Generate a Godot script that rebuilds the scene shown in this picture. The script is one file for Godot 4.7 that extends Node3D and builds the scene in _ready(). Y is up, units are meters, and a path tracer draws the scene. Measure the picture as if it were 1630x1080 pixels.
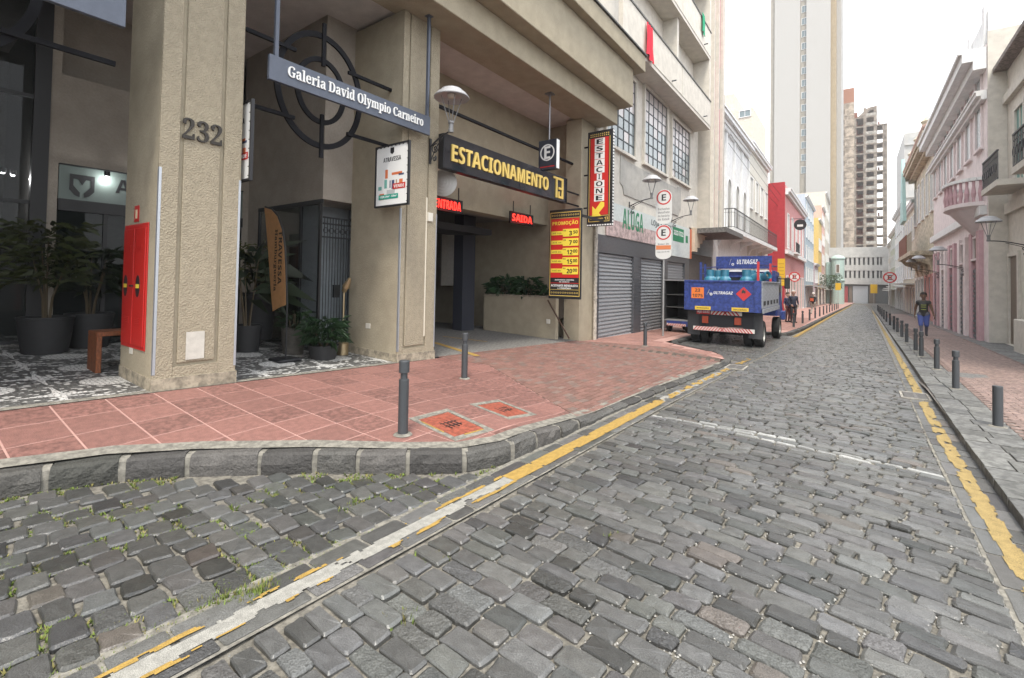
extends Node3D
# a cobbled street beside an old arcade building; x runs across the street, -z along it, metres
const F := 750.0
const CX := 815.0
const CY := 429.6
const SLOPE := 0.0173          # the street falls away gently
const XF := -6.8               # plane of the facades on the left
var cam_basis: Basis
var eye := Vector3(0, 1.75, 0)
var rng := RandomNumberGenerator.new()
var used := {}
var mats := {}
var tex := {}

func lin(r: float, g: float, b: float) -> Color:
	return Color(r, g, b).linear_to_srgb()

# ---------- photograph pixel to a point on a known surface
func ray(px: float, py: float) -> Vector3:
	return cam_basis * Vector3((px - CX) / F, -(py - CY) / F, -1.0)
func RX(px: float, py: float, x: float) -> Vector3:
	var r := ray(px, py)
	return eye + r * ((x - eye.x) / r.x)
func RZ(px: float, py: float, z: float) -> Vector3:
	var r := ray(px, py)
	return eye + r * ((z - eye.z) / r.z)
func RY(px: float, py: float, y: float) -> Vector3:
	var r := ray(px, py)
	return eye + r * ((y - eye.y) / r.y)
func RG(px: float, py: float, dy := 0.0) -> Vector3:
	var r := ray(px, py)
	return eye + r * ((dy - eye.y) / (r.y - SLOPE * r.z))

# ---------- mesh builder
class MB:
	var v := PackedVector3Array()
	var n := PackedVector3Array()
	var c := PackedColorArray()
	var uv := PackedVector2Array()
	var col := Color.WHITE
	func tri(a: Vector3, b: Vector3, d: Vector3) -> void:
		var nn := (d - a).cross(b - a).normalized()
		v.append(a); v.append(b); v.append(d)
		n.append(nn); n.append(nn); n.append(nn)
		c.append(col); c.append(col); c.append(col)
	func quad(a: Vector3, b: Vector3, d: Vector3, e: Vector3) -> void:
		tri(a, b, d); tri(a, d, e)
	func out_tri(a: Vector3, b: Vector3, d: Vector3, o: Vector3) -> void:
		if (d - a).cross(b - a).dot(o) < 0.0: tri(a, d, b)
		else: tri(a, b, d)
	func out_quad(a: Vector3, b: Vector3, d: Vector3, e: Vector3, o: Vector3) -> void:
		if (d - a).cross(b - a).dot(o) + (e - a).cross(d - a).dot(o) < 0.0: quad(a, e, d, b)
		else: quad(a, b, d, e)
	func stri(a: Vector3, na: Vector3, b: Vector3, nb: Vector3, d: Vector3, nd: Vector3) -> void:
		if (d - a).cross(b - a).dot(na + nb + nd) < 0.0:
			v.append(a); v.append(d); v.append(b); n.append(na); n.append(nd); n.append(nb)
		else:
			v.append(a); v.append(b); v.append(d); n.append(na); n.append(nb); n.append(nd)
		c.append(col); c.append(col); c.append(col)
	func hexa(p: Array) -> void:   # p: 4 bottom corners in order, 4 top corners in the same order
		var m := Vector3.ZERO
		for q in p: m += q
		m /= 8.0
		for f in [[0, 1, 2, 3], [4, 5, 6, 7], [0, 1, 5, 4], [1, 2, 6, 5], [2, 3, 7, 6], [3, 0, 4, 7]]:
			var o: Vector3 = (p[f[0]] + p[f[1]] + p[f[2]] + p[f[3]]) / 4.0 - m
			out_quad(p[f[0]], p[f[1]], p[f[2]], p[f[3]], o)
	func box(ctr: Vector3, s: Vector3, b := Basis.IDENTITY, bev := 0.0) -> void:
		var h := s * 0.5
		if bev <= 0.0:
			var p := []
			for y in [-1, 1]:
				for q in [[-1, -1], [1, -1], [1, 1], [-1, 1]]:
					p.append(ctr + b * Vector3(h.x * q[0], h.y * y, h.z * q[1]))
			hexa(p)
			return
		bev = minf(bev, minf(h.x, minf(h.y, h.z)) * 0.9)
		# chamfered box: six faces, twelve edges, eight corners
		for ax in 3:
			for sg in [-1.0, 1.0]:
				var u := (ax + 1) % 3
				var w := (ax + 2) % 3
				var o := Vector3.ZERO
				o[ax] = sg
				var q := []
				for e in [[-1, -1], [1, -1], [1, 1], [-1, 1]]:
					var t := Vector3.ZERO
					t[ax] = sg * h[ax]
					t[u] = e[0] * (h[u] - bev)
					t[w] = e[1] * (h[w] - bev)
					q.append(ctr + b * t)
				out_quad(q[0], q[1], q[2], q[3], b * o)
				for s2 in [-1.0, 1.0]:
					var o2 := o
					o2[u] = s2
					var q2 := []
					for e in [[0, -1], [0, 1], [1, 1], [1, -1]]:
						var t := Vector3.ZERO
						t[ax] = sg * (h[ax] - (bev if e[0] == 1 else 0.0))
						t[u] = s2 * (h[u] - (0.0 if e[0] == 1 else bev))
						t[w] = e[1] * (h[w] - bev)
						q2.append(ctr + b * t)
					out_quad(q2[0], q2[1], q2[2], q2[3], b * o2)
		for sx in [-1.0, 1.0]:
			for sy in [-1.0, 1.0]:
				for sz in [-1.0, 1.0]:
					var k := Vector3(sx, sy, sz)
					out_tri(ctr + b * (k * Vector3(h.x, h.y - bev, h.z - bev)), ctr + b * (k * Vector3(h.x - bev, h.y, h.z - bev)), ctr + b * (k * Vector3(h.x - bev, h.y - bev, h.z)), b * k)
	func span(a: Vector3, b: Vector3, bev := 0.0) -> void:   # a box between two opposite corners
		box((a + b) * 0.5, (b - a).abs(), Basis.IDENTITY, bev)
	func bar(a: Vector3, b: Vector3, w: float, h := -1.0) -> void:   # a square bar from a to b
		if h < 0.0: h = w
		var d := (b - a).normalized()
		var up := Vector3.UP if absf(d.y) < 0.95 else Vector3.RIGHT
		var s := d.cross(up).normalized()
		var t := s.cross(d)
		box((a + b) * 0.5, Vector3(w, h, (b - a).length()), Basis(s, t, -d))
	func tube(pts: Array, rad, seg := 8, cap := true) -> void:   # rad: one radius or one per point
		var rings := []
		var nr := []
		var last := Vector3.ZERO
		for i in pts.size():
			var d: Vector3 = (pts[mini(i + 1, pts.size() - 1)] - pts[maxi(i - 1, 0)]).normalized()
			var s := last
			if i == 0:
				var up := Vector3.UP if absf(d.y) < 0.9 else Vector3.RIGHT
				s = d.cross(up).normalized()
			else:
				s = (s - d * s.dot(d)).normalized()
			last = s
			var t := d.cross(s)
			var r: float = rad[i] if rad is Array else rad
			var a := []
			var b := []
			for k in seg:
				var w := TAU * k / seg
				var o := s * cos(w) + t * sin(w)
				a.append(pts[i] + o * r); b.append(o)
			rings.append(a); nr.append(b)
		for i in pts.size() - 1:
			for k in seg:
				var m := (k + 1) % seg
				stri(rings[i][k], nr[i][k], rings[i][m], nr[i][m], rings[i + 1][m], nr[i + 1][m])
				stri(rings[i][k], nr[i][k], rings[i + 1][m], nr[i + 1][m], rings[i + 1][k], nr[i + 1][k])
		if cap:
			for e in [0, pts.size() - 1]:
				var o: Vector3 = pts[e] - pts[1 if e == 0 else e - 1]
				for k in range(1, seg - 1):
					out_tri(rings[e][0], rings[e][k], rings[e][k + 1], o)
	func lathe(prof: Array, at: Vector3, seg := 20, b := Basis.IDENTITY) -> void:   # prof: Vector2(radius, height)
		for i in prof.size() - 1:
			var p: Vector2 = prof[i]
			var q: Vector2 = prof[i + 1]
			var d := q - p
			var nn := Vector2(d.y, -d.x).normalized()
			for k in seg:
				var a0 := TAU * k / seg
				var a1 := TAU * (k + 1) / seg
				var u0 := Vector3(cos(a0), 0, sin(a0))
				var u1 := Vector3(cos(a1), 0, sin(a1))
				var n0 := b * (u0 * nn.x + Vector3.UP * nn.y)
				var n1 := b * (u1 * nn.x + Vector3.UP * nn.y)
				var p0 := at + b * (u0 * p.x + Vector3.UP * p.y)
				var p1 := at + b * (u1 * p.x + Vector3.UP * p.y)
				var q0 := at + b * (u0 * q.x + Vector3.UP * q.y)
				var q1 := at + b * (u1 * q.x + Vector3.UP * q.y)
				if p.x > 1e-5: stri(p0, n0, p1, n1, q1, n1)
				if q.x > 1e-5: stri(p0, n0, q1, n1, q0, n0)
	func prism(poly: PackedVector2Array, xf: Transform3D, depth: float) -> void:   # a flat outline pushed along local z
		var idx := Geometry2D.triangulate_polygon(poly)
		var zz := xf.basis.z
		for i in range(0, idx.size(), 3):
			var t := []
			for k in 3: t.append(xf * Vector3(poly[idx[i + k]].x, poly[idx[i + k]].y, 0))
			out_tri(t[0] + zz * depth, t[1] + zz * depth, t[2] + zz * depth, zz * signf(depth))
			out_tri(t[0], t[1], t[2], -zz * signf(depth))
		var ccw := not Geometry2D.is_polygon_clockwise(poly)
		for i in poly.size():
			var p := poly[i]
			var q := poly[(i + 1) % poly.size()]
			var e := q - p
			var o := Vector2(e.y, -e.x) if ccw else Vector2(-e.y, e.x)
			var a := xf * Vector3(p.x, p.y, 0)
			var b := xf * Vector3(q.x, q.y, 0)
			out_quad(a, b, b + zz * depth, a + zz * depth, xf.basis * Vector3(o.x, o.y, 0))
	func ring(at: Vector3, b: Basis, r0: float, r1: float, depth: float, seg := 40, from := 0.0, to := TAU) -> void:   # flat ring in local XY
		for k in seg:
			var a0 := lerpf(from, to, float(k) / seg)
			var a1 := lerpf(from, to, float(k + 1) / seg)
			var d0 := Vector3(cos(a0), sin(a0), 0)
			var d1 := Vector3(cos(a1), sin(a1), 0)
			var z := Vector3(0, 0, depth)
			for s in [[d0 * r0, d0 * r1, d1 * r1, d1 * r0, Vector3(0, 0, -depth)], [d0 * r0 + z, d0 * r1 + z, d1 * r1 + z, d1 * r0 + z, z], [d0 * r1, d1 * r1, d1 * r1 + z, d0 * r1 + z, d0], [d0 * r0, d1 * r0, d1 * r0 + z, d0 * r0 + z, -d0]]:
				out_quad(at + b * s[0], at + b * s[1], at + b * s[2], at + b * s[3], b * s[4])
	func leaf(a: Vector3, dir: Vector3, side: Vector3, len: float, w: float, droop := 0.3) -> void:   # a folded leaf of four faces
		var up := side.cross(dir).normalized()
		var m := a + dir * len * 0.5 + up * len * 0.06
		var e := a + dir * len - up * len * droop
		quad(a, m + side * w * 0.5 + up * w * 0.15, e, m)
		quad(a, m, e, m - side * w * 0.5 + up * w * 0.15)
	func mesh() -> ArrayMesh:
		var am := ArrayMesh.new()
		var arr := []
		arr.resize(Mesh.ARRAY_MAX)
		arr[Mesh.ARRAY_VERTEX] = v
		arr[Mesh.ARRAY_NORMAL] = n
		arr[Mesh.ARRAY_COLOR] = c
		am.add_surface_from_arrays(Mesh.PRIMITIVE_TRIANGLES, arr)
		return am

func numbered(called: String) -> String:
	if not used.has(called):
		used[called] = 0
		return called
	used[called] += 1
	return "%s_%03d" % [called, used[called]]
func thing(called: String, label: String, category: String, group := "") -> Node3D:
	var o := Node3D.new()
	o.name = numbered(called)
	add_child(o)
	tag(o, label, category, group)
	return o
func tag(o: Node, label: String, category: String, group := "") -> void:
	o.set_meta("label", label)
	o.set_meta("category", category)
	if group: o.set_meta("group", group)
func obj(called: String, m: MB, material: Material, parent: Node = null) -> MeshInstance3D:
	var o := MeshInstance3D.new()
	o.mesh = m.mesh()
	o.material_override = material
	if parent == null:
		o.name = numbered(called)
		add_child(o)
	else:
		o.name = called
		parent.add_child(o, true)
	return o
func struct(called: String) -> Node3D:
	var o := Node3D.new()
	o.name = numbered(called)
	o.set_meta("kind", "structure")
	add_child(o)
	return o
func copy(src: Node3D, at: Vector3, turn := 0.0, label := "") -> Node3D:
	var o: Node3D = src.duplicate()
	o.name = numbered(String(src.name).trim_suffix("_001"))
	add_child(o)
	o.position = at
	o.rotation.y = turn
	if label: o.set_meta("label", label)
	return o
func one_box(called: String, a: Vector3, b: Vector3, material: Material, parent: Node = null, bev := 0.0) -> MeshInstance3D:
	var m := MB.new()
	m.span(a, b, bev)
	return obj(called, m, material, parent)
# lettering: local x runs along the text, y up, z out of the face; fitted into w by h metres
func text(called: String, s: String, at: Vector3, b: Basis, w: float, h: float, material: Material, parent: Node, font := "Droid Sans", bold := false, depth := 0.006) -> MeshInstance3D:
	var tm := TextMesh.new()
	var f := SystemFont.new()
	f.font_names = PackedStringArray([font])
	if bold: f.font_weight = 700
	tm.font = f
	tm.text = s
	tm.font_size = 64
	tm.pixel_size = 0.01
	tm.depth = 0.1
	tm.curve_step = 2.0
	var bb := tm.get_aabb()
	var o := MeshInstance3D.new()
	o.name = called
	o.mesh = tm
	o.material_override = material
	parent.add_child(o, true)
	var sx := w / maxf(bb.size.x, 0.01)
	var sy := h / maxf(bb.size.y, 0.01)
	var ctr := bb.get_center()
	var bs := Basis(b.x * sx, b.y * sy, b.z * (depth / 0.1))
	o.transform = Transform3D(bs, at - bs * Vector3(ctr.x, ctr.y, bb.position.z))
	return o

# ---------- textures and materials
func noise_img(kind: int, freq: float, oct: int, size: int, sd: int, gain := 0.5) -> Image:
	var fn := FastNoiseLite.new()
	fn.noise_type = kind
	fn.frequency = freq
	fn.seed = sd
	fn.fractal_octaves = oct
	fn.fractal_gain = gain
	if kind == FastNoiseLite.TYPE_CELLULAR: fn.cellular_return_type = FastNoiseLite.RETURN_DISTANCE
	return fn.get_seamless_image(size, size)
func tone_tex(img: Image, lo: float, hi: float, img2: Image = null, lo2 := 1.0, hi2 := 1.0) -> ImageTexture:
	var s := img.get_width()
	var a := img.duplicate() as Image
	a.convert(Image.FORMAT_L8)
	var d := a.get_data()
	var d2 := PackedByteArray()
	if img2:
		var b := img2.duplicate() as Image
		b.convert(Image.FORMAT_L8)
		d2 = b.get_data()
	var o := PackedByteArray()
	o.resize(s * s)
	for i in s * s:
		var k := lerpf(lo, hi, d[i] / 255.0)
		if img2: k *= lerpf(lo2, hi2, d2[i] / 255.0)
		o[i] = clampi(int(k * 255.0), 0, 255)
	var r := Image.create_from_data(s, s, false, Image.FORMAT_L8, o)
	r.convert(Image.FORMAT_RGB8)
	return ImageTexture.create_from_image(r)
func normal_tex(img: Image, strength: float) -> ImageTexture:
	var a := img.duplicate() as Image
	a.convert(Image.FORMAT_RGBA8)
	a.bump_map_to_normal_map(strength)
	return ImageTexture.create_from_image(a)
func make_textures() -> void:
	var fine := noise_img(FastNoiseLite.TYPE_SIMPLEX, 0.12, 4, 512, 3, 0.7)
	var coarse := noise_img(FastNoiseLite.TYPE_SIMPLEX, 0.012, 5, 512, 5, 0.55)
	var cell := noise_img(FastNoiseLite.TYPE_CELLULAR, 0.08, 2, 512, 7)
	var mid := noise_img(FastNoiseLite.TYPE_SIMPLEX, 0.04, 4, 512, 9, 0.6)
	tex.grain = tone_tex(fine, 0.62, 1.16, coarse, 0.86, 1.06)
	tex.soft = tone_tex(coarse, 0.92, 1.01, fine, 0.95, 1.02)
	tex.stain = tone_tex(coarse, 0.68, 1.12, mid, 0.88, 1.08)
	tex.n_fine = normal_tex(fine, 3.0)
	tex.n_mid = normal_tex(mid, 4.0)
	tex.n_stucco = normal_tex(noise_img(FastNoiseLite.TYPE_SIMPLEX, 0.05, 4, 512, 31, 0.6), 6.0)
	tex.n_cell = normal_tex(cell, 3.0)
# colour in linear values; opts: tex, scale, bump, bstr, metal, rough, alpha, vc, glow
func mat(key: String, col: Color, rough := 0.85, o := {}) -> StandardMaterial3D:
	if mats.has(key): return mats[key]
	var m := StandardMaterial3D.new()
	m.albedo_color = Color(col.r, col.g, col.b).linear_to_srgb()
	m.roughness = rough
	m.metallic = o.get("metal", 0.0)
	m.metallic_specular = o.get("spec", 0.5)
	var sc: float = o.get("scale", 1.0)
	m.uv1_scale = Vector3(sc, o.get("scale_y", sc), sc)
	if o.has("tex"):
		m.albedo_texture = tex[o.tex]
		m.uv1_triplanar = true
		m.uv1_world_triplanar = true
	if o.has("bump"):
		m.normal_enabled = true
		m.normal_texture = tex[o.bump]
		m.normal_scale = o.get("bstr", 1.0)
		m.uv1_triplanar = true
		m.uv1_world_triplanar = true
	if o.has("alpha"):
		m.transparency = BaseMaterial3D.TRANSPARENCY_ALPHA
		m.albedo_color.a = o.alpha
	if o.has("glow"):
		m.emission_enabled = true
		m.emission = Color(o.glow.r, o.glow.g, o.glow.b).linear_to_srgb()
		m.emission_energy_multiplier = o.get("power", 1.0)
	if o.has("backlight"):
		m.backlight_enabled = true
		m.backlight = o.backlight
	if o.get("vc", false): m.vertex_color_use_as_albedo = true
	m.cull_mode = BaseMaterial3D.CULL_DISABLED
	mats[key] = m
	return m
func flat(key: String, r: float, g: float, b: float, rough := 0.6, metal := 0.0) -> StandardMaterial3D:
	return mat(key, Color(r, g, b), rough, {"metal": metal})
func wall(key: String, r: float, g: float, b: float) -> StandardMaterial3D:   # painted, weathered render
	return mat(key, Color(r, g, b), 0.9, {"tex": "soft", "scale": 0.35, "bump": "n_fine", "bstr": 0.25})

func _ready() -> void:
	rng.seed = 4711
	# camera
	var cam := Camera3D.new()
	cam.name = "camera"
	cam_basis = Basis(Vector3.UP, deg_to_rad(36.1)) * Basis(Vector3.RIGHT, deg_to_rad(1.29)) * Basis(Vector3.BACK, deg_to_rad(1.0))
	cam.transform = Transform3D(cam_basis, eye)
	cam.projection = Camera3D.PROJECTION_FRUSTUM
	cam.near = 0.1
	cam.far = 1500.0
	cam.size = 0.1 * 1080.0 / F
	cam.frustum_offset = Vector2(0, -(540.0 - CY) / F * 0.1)
	add_child(cam)
	cam.current = true
	# sky, air and light: a bright, even overcast
	var env := Environment.new()
	env.background_mode = Environment.BG_SKY
	var sm := ProceduralSkyMaterial.new()
	sm.sky_top_color = Color(0.93, 0.95, 0.98)
	sm.sky_horizon_color = Color(0.98, 0.98, 0.98)
	sm.sky_curve = 0.12
	sm.ground_bottom_color = Color(0.45, 0.44, 0.42)
	sm.ground_horizon_color = Color(0.85, 0.85, 0.85)
	sm.sun_angle_max = 1.0
	var sky := Sky.new()
	sky.sky_material = sm
	env.sky = sky
	env.background_energy_multiplier = 1.0
	env.tonemap_mode = Environment.TONE_MAPPER_LINEAR
	env.tonemap_exposure = 3.1
	env.fog_enabled = true
	env.fog_density = 0.0005
	env.fog_light_color = Color(0.95, 0.95, 0.96)
	env.sdfgi_enabled = true
	env.ssao_enabled = true
	env.ssil_enabled = true
	var we := WorldEnvironment.new()
	we.name = "world_environment"
	we.environment = env
	add_child(we)
	var sun := DirectionalLight3D.new()
	sun.name = "sun"
	sun.light_energy = 0.5
	sun.light_color = Color(1.0, 0.97, 0.92)
	sun.light_angular_distance = 14.0
	sun.shadow_enabled = true
	add_child(sun)
	sun.look_at_from_position(Vector3(2.6, 10, 4.5), Vector3.ZERO)
	make_textures()
	build_ground()
	build_arcade()
	build_arcade_fixtures()
	build_left_row()
	build_right_row()
	build_far()
	build_street_things()

# ---------- the ground
func poly_at(table: Array, z: float) -> float:   # table of [z, x], z falling
	if z >= table[0][0]: return table[0][1]
	for i in table.size() - 1:
		if z >= table[i + 1][0]:
			return lerpf(table[i][1], table[i + 1][1], (table[i][0] - z) / (table[i][0] - table[i + 1][0]))
	return table[-1][1]
const LEFT_LINE := [[2.0, -2.6], [-7.5, -2.5], [-13.0, -2.32], [-21.5, -2.03], [-55.0, -1.55], [-110.0, -0.6], [-150.0, 0.2]]
const RIGHT_LINE := [[2.0, 0.84], [-8.0, 0.88], [-18.0, 1.02], [-40.0, 1.3], [-108.0, 2.17], [-150.0, 2.7]]
const FACADE_FLOOR := [[3.0, 0.52], [-13.5, -0.085], [-29.0, -0.40], [-52.0, -0.80], [-150.0, -2.5]]
# kerb line on the left: x, z of the foot of the kerb
const KERB := [[-5.62, 1.6], [-5.58, 0.6], [-5.5, -0.2], [-5.42, -0.67], [-5.21, -1.23], [-4.81, -1.75], [-4.13, -2.42], [-3.41, -2.99], [-3.0, -3.4], [-2.82, -3.85], [-2.8, -4.69], [-2.8, -5.99], [-2.74, -8.1], [-2.6, -10.2], [-2.5, -12.3]]
func road_y(z: float) -> float:
	return SLOPE * z
func kerb_h(z: float) -> float:
	if z > -4.3: return 0.17
	if z > -5.9: return lerpf(0.17, 0.05, (-4.3 - z) / 1.6)
	if z > -12.5: return 0.05
	return 0.12
func kerb_x(z: float) -> float:   # innermost kerb x for a given z on the left pavement
	if z < -23.0: return poly_at(LEFT_LINE, z) - 0.2
	if z < -22.0: return lerpf(-4.9, poly_at(LEFT_LINE, z) - 0.2, -22.0 - z)
	if z < -15.4: return -4.9
	if z < -13.6: return lerpf(-2.7, -4.9, (-13.6 - z) / 1.8)
	var best := -2.56
	for i in KERB.size() - 1:
		if z <= KERB[i][1] and z >= KERB[i + 1][1]:
			best = lerpf(KERB[i][0], KERB[i + 1][0], (KERB[i][1] - z) / (KERB[i][1] - KERB[i + 1][1]))
			break
	return best
func pave_y(x: float, z: float) -> float:   # left pavement surface
	var f := poly_at(FACADE_FLOOR, z)
	if x < XF: return f + minf((XF - x) * 0.03, 0.13)
	var k := kerb_x(z)
	var yk := road_y(z) + kerb_h(z)
	return lerpf(yk, f, clampf((k - x) / (k - XF), 0.0, 1.0))
func right_y(x: float, z: float) -> float:
	return road_y(z) + 0.1 + (x - 1.1) * 0.012

func stone_tone(dark := 0.0) -> Color:
	var k := rng.randf_range(0.09, 0.165) * (1.0 - dark)
	if rng.randf() < 0.14: k *= 0.62
	var t := rng.randf()
	if t < 0.03: return Color(k * 1.12, k * 1.0, k * 0.88)     # a brownish stone now and then
	return Color(k * rng.randf_range(0.98, 1.02), k, k * rng.randf_range(0.93, 0.99))
# one sett: an uneven outline, rounded shoulders, a slightly tilted and bulging top
func sett(m: MB, cx: float, cz: float, lx: float, lz: float, turn: float, top: float, fine: bool, rough := 1.0, deep := 0.06) -> void:
	var outl := []
	var hx := lx * 0.5
	var hz := lz * 0.5
	var j := 0.075 * minf(lx, lz) * rough
	var corners := [Vector2(-hx, -hz), Vector2(hx, -hz), Vector2(hx, hz), Vector2(-hx, hz)]
	for i in 4: corners[i] += Vector2(rng.randf_range(-j, j), rng.randf_range(-j, j))
	if fine:
		var ch := minf(lx, lz) * rng.randf_range(0.05, 0.13)
		for i in 4:
			var p: Vector2 = corners[i]
			var a: Vector2 = corners[(i + 3) % 4]
			var b: Vector2 = corners[(i + 1) % 4]
			outl.append(p + (a - p).normalized() * ch)
			outl.append(p + (b - p).normalized() * ch)
			var mid := (p + b) * 0.5
			var o := (b - p).orthogonal().normalized()
			outl.append(mid + o * rng.randf_range(-j, j) * 0.6 + (b - p) * rng.randf_range(-0.15, 0.15))
	else:
		outl = corners
	var c := cos(turn)
	var s := sin(turn)
	var tx := rng.randf_range(-0.035, 0.035) * rough
	var tz := rng.randf_range(-0.035, 0.035) * rough
	var n := outl.size()
	var inn := []
	var mid_ring := []
	var low := []
	var shrink := 0.88 if fine else 0.88
	for p: Vector2 in outl:
		var q := Vector2(p.x * c - p.y * s, p.x * s + p.y * c)
		var pi := q * shrink
		var hj := rng.randf_range(-0.003, 0.003) * rough
		inn.append(Vector3(cx + pi.x, top + pi.x * tx + pi.y * tz + hj + road_y(cz + pi.y), cz + pi.y))
		mid_ring.append(Vector3(cx + q.x, top - 0.011 * rough + q.x * tx + q.y * tz + road_y(cz + q.y), cz + q.y))
		low.append(Vector3(cx + q.x * 0.97, top - deep + road_y(cz + q.y), cz + q.y * 0.97))
	var ctr := Vector3(cx, top + (0.004 if fine else 0.002) + road_y(cz), cz)
	for i in n:
		var k := (i + 1) % n
		m.out_tri(ctr, inn[i], inn[k], Vector3.UP)
		var o: Vector3 = mid_ring[i] - ctr
		m.out_quad(inn[i], inn[k], mid_ring[k], mid_ring[i], Vector3.UP + o)
		m.out_quad(mid_ring[i], mid_ring[k], low[k], low[i], Vector3(o.x, 0, o.z))
func grid_sheet(x0: float, x1: float, z0: float, z1: float, nx: int, nz: int, hf: Callable) -> MB:
	var m := MB.new()
	for i in nx:
		for k in nz:
			var xa := lerpf(x0, x1, float(i) / nx)
			var xb := lerpf(x0, x1, float(i + 1) / nx)
			var za := lerpf(z0, z1, float(k) / nz)
			var zb := lerpf(z0, z1, float(k + 1) / nz)
			m.out_quad(Vector3(xa, hf.call(xa, za), za), Vector3(xb, hf.call(xb, za), za), Vector3(xb, hf.call(xb, zb), zb), Vector3(xa, hf.call(xa, zb), zb), Vector3.UP)
	return m
# a worn painted strip: small cells left out where a noise says the paint has gone
func paint(called: String, xs: Callable, w: float, z0: float, z1: float, keep: float, lift: float, material: Material, parent: Node, cell := 0.035, sd := 1) -> void:
	var fn := FastNoiseLite.new()
	fn.seed = sd
	fn.frequency = 3.0
	fn.fractal_octaves = 4
	var m := MB.new()
	var nz := int((z0 - z1) / cell)
	var nx := maxi(3, int(w / cell * 1.3))
	for k in nz:
		var za := z0 - k * cell
		var zb := za - cell
		for i in nx:
			var u := (i + 0.5) / nx
			var edge := 1.0 - pow(absf(u * 2.0 - 1.0), 6.0)
			var x0: float = xs.call(za)
			var v := fn.get_noise_2d(x0 * 2.0 + u * w * 2.0, za) * 0.5 + 0.5
			if v > keep * (0.55 + 0.45 * edge): continue
			var jx := fn.get_noise_2d(7.0, za * 0.8) * 0.012
			var xa: float = x0 - w * 0.5 + w * i / nx + jx
			var xb: float = xa + w / nx
			var dx: float = xs.call(zb) - x0 + fn.get_noise_2d(7.0, zb * 0.8) * 0.012 - jx
			m.out_quad(Vector3(xa, road_y(za) + lift, za), Vector3(xb, road_y(za) + lift, za), Vector3(xb + dx, road_y(zb) + lift, zb), Vector3(xa + dx, road_y(zb) + lift, zb), Vector3.UP)
	obj(called, m, material, parent)

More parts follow.
